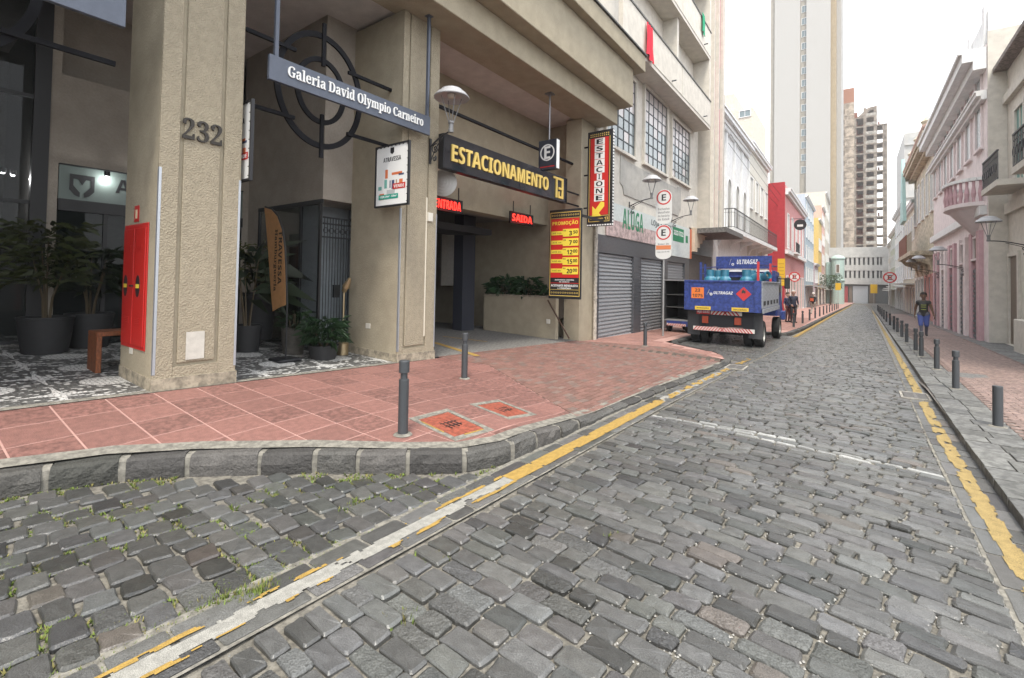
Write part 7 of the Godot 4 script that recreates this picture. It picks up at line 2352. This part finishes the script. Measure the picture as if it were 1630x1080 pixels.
	wheel("front_wheel", t, Vector3(xl + 0.2, road_y(-21.4) + 0.43, -21.4), 0.43, 0.26, -1.0)
	var ax := MB.new()
	ax.tube([Vector3(xl + 0.3, g + 0.44, -17.5), Vector3(xr - 0.3, g + 0.44, -17.5)], 0.09, 10)
	obj("axle", ax, dk, t)
	# cylinders in the bed
	for q in [[-4.1, -0.9, false], [-3.65, -1.05, false], [-2.95, -0.9, false], [-3.3, -1.4, true], [-4.0, -1.6, false], [-2.9, -1.6, false]]:
		cylinder_at(Vector3(q[0], y0 + (0.13 if not q[2] else 0.75), zt + q[1]), q[0] * 3.0, q[2])
func build_trailer() -> void:
	var t := thing("box_trailer", "small open black box trailer on the pavement beside the blue truck", "trailer")
	var z := -19.1
	var yb := pave_y(-5.8, z)
	var x0 := -6.25
	var x1 := -5.28
	var dk := flat("trailer_black", 0.02, 0.02, 0.022, 0.7)
	for q in [[x0, x0 + 0.04, z, z - 1.7], [x1 - 0.04, x1, z, z - 1.7], [x0 + 0.041, x1 - 0.041, z - 1.66, z - 1.7]]:
		one_box("panel", Vector3(q[0], yb + 0.5, q[2]), Vector3(q[1], yb + 2.05, q[3]), dk, t)
	one_box("roof", Vector3(x0 - 0.02, yb + 2.051, z + 0.03), Vector3(x1 + 0.02, yb + 2.1, z - 1.72), flat("trailer_grey", 0.2, 0.2, 0.2, 0.6), t)
	one_box("floor", Vector3(x0, yb + 0.45, z), Vector3(x1, yb + 0.499, z - 1.7), flat("trailer_grey", 0.2, 0.2, 0.2, 0.6), t)
	for k in 2: one_box("shelf", Vector3(x0 + 0.041, yb + 0.98 + k * 0.5, z - 0.1), Vector3(x1 - 0.041, yb + 1.0 + k * 0.5, z - 1.65), flat("shelf_dark", 0.08, 0.08, 0.08), t)
	var ft := one_box("tail_rail", Vector3(x0 + 0.1, yb + 0.25, z + 0.02), Vector3(x1 - 0.05, yb + 0.45, z - 0.05), mats["truck_blue"], t)
	stripes(ft, Vector3((x0 + x1) * 0.5, yb + 0.3, z + 0.021), 0.75, 0.09, 8, false)
	for x in [x0 + 0.12, (x0 + x1) * 0.5, x1 - 0.12]: wheel("wheel", t, Vector3(x, yb + 0.22, z - (0.3 if x != (x0 + x1) * 0.5 else 1.2)), 0.22, 0.14, 1.0 if x > -5.7 else -1.0)

# ---------- people: one skin over tapered bones
func sdf_skin(m: MB, bones: Array, cell: float, blend: float) -> void:
	var lo := Vector3.ONE * 1e9
	var hi := Vector3.ONE * -1e9
	for b in bones:
		for i in 2:
			var r: float = b[2 + i] + blend + cell * 2.0
			lo = lo.min(b[i] - Vector3.ONE * r)
			hi = hi.max(b[i] + Vector3.ONE * r)
	var d := ((hi - lo) / cell).ceil()
	var nx := int(d.x) + 1
	var ny := int(d.y) + 1
	var nz := int(d.z) + 1
	var f := PackedFloat32Array()
	f.resize(nx * ny * nz)
	f.fill(1e3)
	for b in bones:
		var a: Vector3 = b[0]
		var e: Vector3 = b[1]
		var r0: float = b[2]
		var r1: float = b[3]
		var ab := e - a
		var l2 := maxf(ab.length_squared(), 1e-9)
		var rr := maxf(r0, r1) + blend + cell * 2.0
		var p0 := ((a.min(e) - Vector3.ONE * rr - lo) / cell).floor()
		var p1 := ((a.max(e) + Vector3.ONE * rr - lo) / cell).ceil()
		for ix in range(maxi(0, int(p0.x)), mini(nx, int(p1.x) + 1)):
			for iy in range(maxi(0, int(p0.y)), mini(ny, int(p1.y) + 1)):
				for iz in range(maxi(0, int(p0.z)), mini(nz, int(p1.z) + 1)):
					var p := lo + Vector3(ix, iy, iz) * cell
					var t := clampf((p - a).dot(ab) / l2, 0.0, 1.0)
					var v := p.distance_to(a + ab * t) - lerpf(r0, r1, t)
					var id := (ix * ny + iy) * nz + iz
					var w := f[id]
					if w > 100.0: f[id] = v
					else:
						var h := clampf(0.5 + 0.5 * (w - v) / blend, 0.0, 1.0)
						f[id] = lerpf(w, v, h) - blend * h * (1.0 - h)
	var vid := {}
	var pos := []
	var col := []
	var sx := ny * nz
	for ix in nx - 1:
		for iy in ny - 1:
			for iz in nz - 1:
				var base := (ix * ny + iy) * nz + iz
				var neg := 0
				for k in 8:
					if f[base + (sx if k & 1 else 0) + (nz if k & 2 else 0) + (1 if k & 4 else 0)] < 0.0: neg += 1
				if neg == 0 or neg == 8: continue
				var s := Vector3.ZERO
				var cnt := 0
				for e in [[0, 1], [2, 3], [4, 5], [6, 7], [0, 2], [1, 3], [4, 6], [5, 7], [0, 4], [1, 5], [2, 6], [3, 7]]:
					var ka: int = e[0]
					var kb: int = e[1]
					var fa := f[base + (sx if ka & 1 else 0) + (nz if ka & 2 else 0) + (1 if ka & 4 else 0)]
					var fb := f[base + (sx if kb & 1 else 0) + (nz if kb & 2 else 0) + (1 if kb & 4 else 0)]
					if (fa < 0.0) == (fb < 0.0): continue
					var t := fa / (fa - fb)
					s += Vector3(ka & 1, (ka >> 1) & 1, (ka >> 2) & 1).lerp(Vector3(kb & 1, (kb >> 1) & 1, (kb >> 2) & 1), t)
					cnt += 1
				var p := lo + (Vector3(ix, iy, iz) + s / cnt) * cell
				vid[base] = pos.size()
				pos.append(p)
				var best := 1e9
				var bc := Color.WHITE
				for b in bones:
					var ab: Vector3 = b[1] - b[0]
					var t := clampf((p - b[0]).dot(ab) / maxf(ab.length_squared(), 1e-9), 0.0, 1.0)
					var v := p.distance_to(b[0] + ab * t) - lerpf(b[2], b[3], t)
					if v < best:
						best = v; bc = b[4]
				col.append(bc)
	for base in vid:
		var ix: int = base / sx
		var iy: int = (base / nz) % ny
		var iz: int = base % nz
		for ax in 3:
			var st: int = [sx, nz, 1][ax]
			var fa := f[base]
			var fb := f[base + st]
			if (fa < 0.0) == (fb < 0.0): continue
			var u: int = [nz, 1, sx][ax]
			var w: int = [1, sx, nz][ax]
			var ids := [base, base - u, base - u - w, base - w]
			var ok := true
			for q in ids: ok = ok and vid.has(q)
			if not ok: continue
			var P := []
			for q in ids: P.append(pos[vid[q]])
			var o := Vector3.ZERO
			o[ax] = 1.0 if fa < 0.0 else -1.0
			m.col = col[vid[base]]
			m.out_quad(P[0], P[1], P[2], P[3], o)
func hand_bones(w: Vector3, dir: Vector3, side: Vector3, skin: Color) -> Array:
	# palm, four unequal curled fingers and a thumb from the side of the palm
	var up := dir.cross(side).normalized()
	var r := []
	var k := w + dir * 0.085
	for i in 4: r.append([w + side * (i - 1.5) * 0.014, k + side * (i - 1.5) * 0.021, 0.016, 0.012, skin])
	for i in 4:
		var l: float = [0.062, 0.074, 0.07, 0.054][i]
		var a := k + side * (i - 1.5) * 0.021
		var b := a + (dir * 0.92 + up * 0.3).normalized() * l * 0.55
		var c := b + (dir * 0.6 + up * 0.75).normalized() * l * 0.5
		r.append([a, b, 0.0095, 0.0088, skin])
		r.append([b, c, 0.0088, 0.0075, skin])
	var ta := w + dir * 0.025 - side * 0.026
	var tb := ta + (dir * 0.7 - side * 0.6 + up * 0.2).normalized() * 0.045
	r.append([ta, tb, 0.013, 0.0105, skin])
	r.append([tb, tb + (dir * 0.9 + up * 0.3).normalized() * 0.03, 0.0105, 0.008, skin])
	return r
# pose: joint positions for a 1.75 m figure facing +z, feet at the origin
func person(label: String, at: Vector3, turn: float, scale: float, c: Dictionary, pose: Dictionary) -> Node3D:
	var t := thing("person", label, "person")
	t.transform = Transform3D(Basis(Vector3.UP, turn).scaled(Vector3.ONE * scale), at)
	var V := func(k: String, d: Vector3) -> Vector3: return pose.get(k, d)
	var hip := Vector3(0, 0.93, 0)
	var chest: Vector3 = V.call("chest", Vector3(0, 1.28, 0.0))
	var neck := chest + Vector3(0, 0.2, 0)
	var head := neck + Vector3(0, 0.155, 0.02)
	var B := []
	var hands := []
	B.append([hip + Vector3(0, 0.02, 0), chest, 0.135, 0.145, c.top])
	B.append([hip + Vector3(0, 0.1, 0.03), chest + Vector3(0, 0, 0.03), 0.115, 0.11, c.top])
	B.append([hip + Vector3(-0.075, 0, 0), hip + Vector3(0.075, 0, 0), 0.12, 0.12, c.low])
	B.append([chest + Vector3(-0.15, 0.11, 0), chest + Vector3(0.15, 0.11, 0), 0.085, 0.085, c.top])
	B.append([chest + Vector3(0, 0.12, 0), head - Vector3(0, 0.05, 0.02), 0.06, 0.052, c.skin])
	for s in [-1.0, 1.0]:
		var n := "l" if s < 0.0 else "r"
		var sh := chest + Vector3(s * 0.18, 0.12, 0)
		var el: Vector3 = V.call("elbow_" + n, sh + Vector3(s * 0.07, -0.29, -0.03))
		var wr: Vector3 = V.call("wrist_" + n, el + Vector3(s * 0.0, -0.25, 0.06))
		B.append([sh, el, 0.055, 0.042, c.sleeve])
		B.append([el, wr, 0.042, 0.028, c.fore])
		B.append([wr, wr + (wr - el).normalized() * 0.02, 0.026, 0.024, c.skin])
		hands.append([wr, (wr - el).normalized(), s])
		var hp := hip + Vector3(s * 0.095, -0.03, 0)
		var kn: Vector3 = V.call("knee_" + n, Vector3(s * 0.1, 0.5, 0.03))
		var an: Vector3 = V.call("ankle_" + n, Vector3(s * 0.1, 0.09, -0.02))
		B.append([hp, kn, 0.092 + c.get("loose", 0.0), 0.06 + c.get("loose", 0.0), c.get("thigh", c.low)])
		B.append([kn, an, 0.06, 0.042, c.low])
		B.append([an + Vector3(0, -0.04, -0.03), an + Vector3(s * 0.02, -0.055, 0.15), 0.04, 0.034, c.shoe])
	B.append([head + Vector3(0, -0.03, 0.025), head + Vector3(0, 0.0, 0.0), 0.07, 0.07, c.skin])
	B.append([head + Vector3(0, 0.04, -0.01), head + Vector3(0, 0.045, 0.01), 0.098, 0.092, c.skin])
	var m := MB.new()
	sdf_skin(m, B, 0.024, 0.035)
	for h in hands:
		var dirv: Vector3 = h[1]
		var sv := dirv.cross(Vector3(h[2], 0, 0.15)).normalized()
		sdf_skin(m, hand_bones(h[0], dirv, sv, c.skin), 0.006, 0.006)
	# the head again, finer, with nose, brow, chin, ears and lips
	var hb := [[head + Vector3(0, 0.045, -0.012), head + Vector3(0, 0.05, 0.012), 0.101, 0.094, c.skin], [head + Vector3(0, -0.02, 0.03), head + Vector3(0, -0.085, 0.055), 0.07, 0.036, c.skin],
		[head + Vector3(0, 0.03, 0.105), head + Vector3(0, -0.012, 0.122), 0.011, 0.016, c.skin], [head + Vector3(-0.04, 0.045, 0.09), head + Vector3(0.04, 0.045, 0.09), 0.016, 0.016, c.skin],
		[head + Vector3(-0.02, -0.045, 0.098), head + Vector3(0.02, -0.045, 0.098), 0.009, 0.009, Color(c.skin.r * 0.8, c.skin.g * 0.55, c.skin.b * 0.55)],
		[head + Vector3(-0.1, 0.03, 0.0), head + Vector3(-0.1, -0.01, 0.0), 0.018, 0.012, c.skin], [head + Vector3(0.1, 0.03, 0.0), head + Vector3(0.1, -0.01, 0.0), 0.018, 0.012, c.skin],
		[head + Vector3(-0.035, 0.022, 0.094), head + Vector3(-0.035, 0.022, 0.096), 0.011, 0.011, Color(0.02, 0.015, 0.012)], [head + Vector3(0.035, 0.022, 0.094), head + Vector3(0.035, 0.022, 0.096), 0.011, 0.011, Color(0.02, 0.015, 0.012)]]
	sdf_skin(m, hb, 0.008, 0.012)
	obj("body", m, mat("figure", Color(1, 1, 1), 0.8, {"vc": true}), t)
	var hm := MB.new()
	sdf_skin(hm, [[head + Vector3(0, 0.075, -0.03), head + Vector3(0, 0.085, 0.005), 0.1 * c.get("hair_size", 1.0), 0.088 * c.get("hair_size", 1.0), c.hair], [head + Vector3(0, 0.03, -0.06), head + Vector3(0, -0.02, -0.055), 0.07, 0.055, c.hair]], 0.012, 0.02)
	obj("hair", hm, mat("figure", Color(1, 1, 1), 0.8, {"vc": true}), t)
	return t
func build_people() -> void:
	var z := -26.3
	var walker := person("walking person in dark sleeveless vest with green print, blue shorts and grey leggings", Vector3(2.33, right_y(2.33, z), z), -0.1, 1.05,
		{"skin": Color(0.13, 0.075, 0.05), "top": Color(0.03, 0.028, 0.03), "sleeve": Color(0.13, 0.075, 0.05), "fore": Color(0.13, 0.075, 0.05), "low": Color(0.10, 0.10, 0.13), "shoe": Color(0.03, 0.03, 0.03), "hair": Color(0.012, 0.01, 0.01), "hair_size": 1.12, "thigh": Color(0.06, 0.09, 0.28), "loose": 0.015},
		{"knee_l": Vector3(-0.08, 0.51, 0.12), "ankle_l": Vector3(-0.06, 0.1, 0.2), "knee_r": Vector3(0.09, 0.5, 0.02), "ankle_r": Vector3(0.08, 0.13, -0.22), "elbow_l": Vector3(-0.25, 1.13, -0.1), "wrist_l": Vector3(-0.27, 0.89, -0.06), "elbow_r": Vector3(0.25, 1.13, 0.03), "wrist_r": Vector3(0.31, 0.89, 0.12)})
	for y in [1.28, 1.2, 1.1]: one_box("print", Vector3(-0.08, y, 0.155), Vector3(0.08, y + 0.02, 0.17), flat("print_lime", 0.3, 0.34, 0.06), walker)
	z = -32.0
	var x := RZ(1263, 500, z).x
	person("grey haired person in dark jacket and trousers standing by the blue truck", Vector3(x, pave_y(x, z), z), 0.5, 1.06,
		{"skin": Color(0.42, 0.26, 0.2), "top": Color(0.02, 0.025, 0.045), "sleeve": Color(0.02, 0.025, 0.045), "fore": Color(0.02, 0.025, 0.045), "low": Color(0.02, 0.02, 0.026), "shoe": Color(0.02, 0.02, 0.02), "hair": Color(0.45, 0.44, 0.42)},
		{"wrist_r": Vector3(0.2, 0.98, 0.18), "wrist_l": Vector3(-0.18, 0.98, 0.16)})
	x = RZ(1254, 500, z - 0.5).x
	person("person in a navy top holding a red bag beside the dark jacket", Vector3(x, pave_y(x, z - 0.5), z - 0.5), 0.9, 0.98,
		{"skin": Color(0.5, 0.33, 0.26), "top": Color(0.03, 0.035, 0.08), "sleeve": Color(0.03, 0.035, 0.08), "fore": Color(0.5, 0.33, 0.26), "low": Color(0.10, 0.03, 0.03), "shoe": Color(0.03, 0.02, 0.02), "hair": Color(0.05, 0.03, 0.02), "hair_size": 1.1}, {"wrist_r": Vector3(0.26, 0.85, 0.12)})
	var bag := thing("shopping_bag", "coral red bag held by the person in a navy top", "bag")
	var bm := MB.new()
	bm.hexa([Vector3(-0.16, 0, -0.06), Vector3(0.16, 0, -0.06), Vector3(0.16, 0, 0.06), Vector3(-0.16, 0, 0.06), Vector3(-0.19, 0.5, -0.03), Vector3(0.19, 0.5, -0.03), Vector3(0.19, 0.5, 0.03), Vector3(-0.19, 0.5, 0.03)])
	var hd := Basis(Vector3.UP, 0.9) * Vector3(0.26, 0.0, 0.14)
	bag.position = Vector3(x, pave_y(x, z - 0.5) + 0.2, z - 0.5) + hd
	obj("pouch", bm, flat("bag_coral", 0.5, 0.11, 0.08, 0.8), bag)
	var st := MB.new()
	st.tube([Vector3(-0.1, 0.49, 0), Vector3(-0.05, 0.58, 0), Vector3(0.05, 0.58, 0), Vector3(0.1, 0.49, 0)], 0.008, 6)
	obj("handle", st, flat("bag_coral", 0.5, 0.11, 0.08, 0.8), bag)
	z = -48.0
	x = RZ(1295, 490, z).x
	var w := person("person in a white cap and pale trousers walking with an orange and black bag", Vector3(x, pave_y(x, z), z), 2.9, 1.04,
		{"skin": Color(0.4, 0.26, 0.2), "top": Color(0.05, 0.05, 0.055), "sleeve": Color(0.05, 0.05, 0.055), "fore": Color(0.4, 0.26, 0.2), "low": Color(0.38, 0.36, 0.31), "shoe": Color(0.1, 0.1, 0.1), "hair": Color(0.6, 0.58, 0.55), "hair_size": 1.08},
		{"knee_l": Vector3(-0.09, 0.5, 0.12), "ankle_l": Vector3(-0.09, 0.1, 0.16), "knee_r": Vector3(0.09, 0.5, 0.0), "ankle_r": Vector3(0.09, 0.12, -0.2)})
	var bp := thing("backpack", "black and orange backpack on the person in a white cap", "backpack")
	bp.transform = w.transform
	one_box("sack", Vector3(-0.19, 1.02, -0.34), Vector3(0.19, 1.48, -0.145), flat("pack_black", 0.02, 0.02, 0.02, 0.8), bp, 0.05)
	one_box("pocket", Vector3(-0.13, 1.08, -0.37), Vector3(0.13, 1.33, -0.34), flat("pack_orange", 0.5, 0.1, 0.04, 0.8), bp, 0.012)
func build_street_things() -> void:
	# bollards
	var right := [[1522, 620], [1491.7, 588.7], [1467, 568], [1458, 559], [1443.7, 546], [1436, 537.5], [1429, 530], [1423.5, 525.5], [1417, 518.5], [1411.5, 513], [1407.5, 508.5], [1404.3, 504.5], [1401.5, 501], [1399.3, 498], [1397.4, 495.5]]
	var q := RG(1589, 680.5, 0.1)
	bollard(Vector3(q.x, right_y(q.x, q.z), q.z), 0.53, false, "short plain dark bollard that has lost its neck and cap", "")
	for r in right:
		q = RG(r[0], r[1], 0.1)
		bollard(Vector3(q.x, right_y(q.x, q.z), q.z), 0.7, true, "dark necked bollard in the row along the stone slabs", "bollards along the right pavement")
	for r in [[641, 692, "dark necked bollard standing beside the two red inspection covers"], [739, 603, "dark necked bollard where the tiles meet the driveway"], [1027, 551, "dark bollard between the driveway and the roller shutters"]]:
		var p := RG(r[0], r[1], 0.2)
		p.y = pave_y(p.x, p.z)
		for it in 6: p = RY(r[0], r[1], pave_y(p.x, p.z))
		bollard(Vector3(p.x, pave_y(p.x, p.z), p.z), 0.76 if r[0] < 1000 else 0.68, true, r[2], "")
	for k in 12:
		var z := -27.5 - k * 4.2
		var x := poly_at(LEFT_LINE, z) - 0.55
		bollard(Vector3(x, pave_y(x, z), z), 0.72, true, "dark necked bollard along the kerb past the blue truck", "bollards past the truck")
	# parking signs on a pole
	var zp := -17.1
	var xp := RZ(1056, 480, zp).x
	var t := thing("sign_post", "grey pole with two white round ended parking plates before the shutters", "road sign")
	var m := MB.new()
	m.tube([Vector3(xp, pave_y(xp, zp) - 0.05, zp), Vector3(xp, RZ(1059, 308, zp).y, zp)], 0.035, 12)
	obj("pole", m, flat("galvanised", 0.35, 0.35, 0.34, 0.45, 0.5), t)
	var a := RZ(1060, 302, zp)
	var c := RZ(1060, 357, zp)
	plate_sign(t, Vector3(xp, (a.y + c.y) * 0.5, zp + 0.04), Basis.IDENTITY, 0.58, a.y - c.y, false)
	var grey := flat("print_dim", 0.2, 0.2, 0.2)
	for k in 4: text("lettering", ["Exclusivo", "Motofrete", "do horário", "do EstaR"][k], Vector3(xp, lerpf(a.y, c.y, 0.56 + k * 0.1), zp + 0.053), Basis.IDENTITY, 0.42, 0.09, grey, t, "Droid Sans", true, 0.002)
	var d := RZ(1057, 358, zp)
	var e := RZ(1057, 413, zp)
	plate_sign(t, Vector3(xp, (d.y + e.y) * 0.5, zp + 0.04), Basis.IDENTITY, 0.58, d.y - e.y, false)
	one_box("orange_band", Vector3(xp - 0.27, lerpf(d.y, e.y, 0.72), zp + 0.053), Vector3(xp + 0.27, lerpf(d.y, e.y, 0.6), zp + 0.056), flat("band_orange", 0.6, 0.2, 0.08), t)
	text("lettering", "Estar 2h", Vector3(xp, lerpf(d.y, e.y, 0.56), zp + 0.053), Basis.IDENTITY, 0.4, 0.06, grey, t, "Droid Sans", true, 0.002)
	text("lettering", "seg a sex 9-19h", Vector3(xp, lerpf(d.y, e.y, 0.79), zp + 0.053), Basis.IDENTITY, 0.44, 0.06, grey, t, "Droid Sans", true, 0.002)
	# no parking signs
	for s in [[1265, 441, -46.0, "red ringed no parking sign on a pole past the blue truck"], [1417, 442, -46.0, "red ringed no parking sign on a pole on the right pavement"]]:
		var o := RZ(s[0], s[1], s[2])
		var n := thing("no_parking_sign", s[3], "road sign")
		var mm := MB.new()
		mm.lathe([Vector2(0, -0.01), Vector2(0.42, -0.01), Vector2(0.42, 0.01), Vector2(0, 0.01)], o, 28, Basis(Vector3.RIGHT, PI * 0.5))
		obj("disc", mm, flat("plate_white", 0.62, 0.62, 0.6, 0.5), n)
		var rr := MB.new()
		rr.ring(o + Vector3(0, 0, 0.011), Basis.IDENTITY, 0.33, 0.42, 0.006, 28)
		for sg in [-1, 1]: rr.box(o + Vector3(0, 0, 0.014 + sg * 0.0006), Vector3(0.7, 0.05, 0.006), Basis(Vector3.BACK, sg * 0.785))
		obj("ring", rr, flat("plate_red", 0.5, 0.03, 0.03, 0.5), n)
		text("lettering", "E", o + Vector3(0, 0, 0.011), Basis.IDENTITY, 0.26, 0.36, flat("plate_ink", 0.03, 0.03, 0.03, 0.6), n, "Droid Sans", true, 0.004)
		var pm := MB.new()
		pm.tube([Vector3(o.x, road_y(s[2]) - 0.1, o.z - 0.04), Vector3(o.x, o.y + 0.4, o.z - 0.04)], 0.035, 10)
		obj("pole", pm, flat("galvanised", 0.35, 0.35, 0.34, 0.45, 0.5), n)
	# yellow boards
	for s in [[1238, 412, 1250, 455, -36.0, "tall yellow board standing behind the blue truck"], [1330, 451, 1339, 462, -95.0, "small yellow sign by the turquoise house"], [1386, 453, 1397, 467, -110.0, "small yellow sign before the banded office block"]]:
		var p0 := RZ(s[0], s[3], s[4])
		var p1 := RZ(s[2], s[1], s[4])
		var n := thing("yellow_sign", s[5], "sign")
		one_box("board", Vector3(p0.x, p0.y, s[4]), Vector3(p1.x, p1.y, s[4] - 0.06), flat("board_yellow", 0.66, 0.40, 0.02, 0.55), n)
		if s[4] > -50.0:
			for k in 6: one_box("print_line", Vector3(lerpf(p0.x, p1.x, 0.1), lerpf(p0.y, p1.y, 0.15 + k * 0.13), s[4] + 0.002), Vector3(lerpf(p0.x, p1.x, 0.85), lerpf(p0.y, p1.y, 0.17 + k * 0.13), s[4] + 0.004), flat("board_ink", 0.35, 0.2, 0.02), n)
		one_box("pole", Vector3((p0.x + p1.x) * 0.5 - 0.04, road_y(s[4]) - 0.2, s[4] - 0.07), Vector3((p0.x + p1.x) * 0.5 + 0.04, p1.y - 0.1, s[4] - 0.13), flat("galvanised", 0.35, 0.35, 0.34, 0.45, 0.5), n)
	build_truck()
	build_trailer()
	build_people()
	# street tree at the crossing
	var tt := thing("street_tree", "small green tree beside the turquoise house", "tree")
	var tp := RZ(1322, 440, -100.0)
	tt.position = Vector3(tp.x, road_y(-100.0), -100.0)
	var tr := MB.new()
	tr.tube([Vector3.ZERO, Vector3(0.05, 2.2, 0), Vector3(-0.1, 3.6, 0.1)], [0.14, 0.1, 0.05], 8)
	for k in 5: tr.tube([Vector3(0.0, 2.4 + k * 0.2, 0), Vector3(cos(k * 1.3) * 1.0, 3.9 + k * 0.2, sin(k * 1.3) * 1.0)], [0.05, 0.015], 6)
	obj("trunk", tr, flat("bark", 0.10, 0.08, 0.06, 0.95), tt)
	var cr := MB.new()
	leafy(cr, Vector3(0, 3.0, 0), 900, 1.7, 2.4, 0.28, 0.14, Color(0.06, 0.10, 0.03))
	obj("crown", cr, mats["leaf"], tt)
	# overhead wires
	var wr := thing("overhead_wires", "thin dark cables strung along the left house fronts", "cable")
	for k in 3:
		var wm := MB.new()
		var pts := []
		for i in 13:
			var u := i / 12.0
			pts.append(Vector3(-6.0 + k * 0.12, 10.0 + k * 0.5 - sin(u * PI) * 0.7, -29.5 - u * 42.0))
		wm.tube(pts, 0.012, 5)
		obj("cable", wm, flat("cable_black", 0.02, 0.02, 0.02, 0.7), wr)
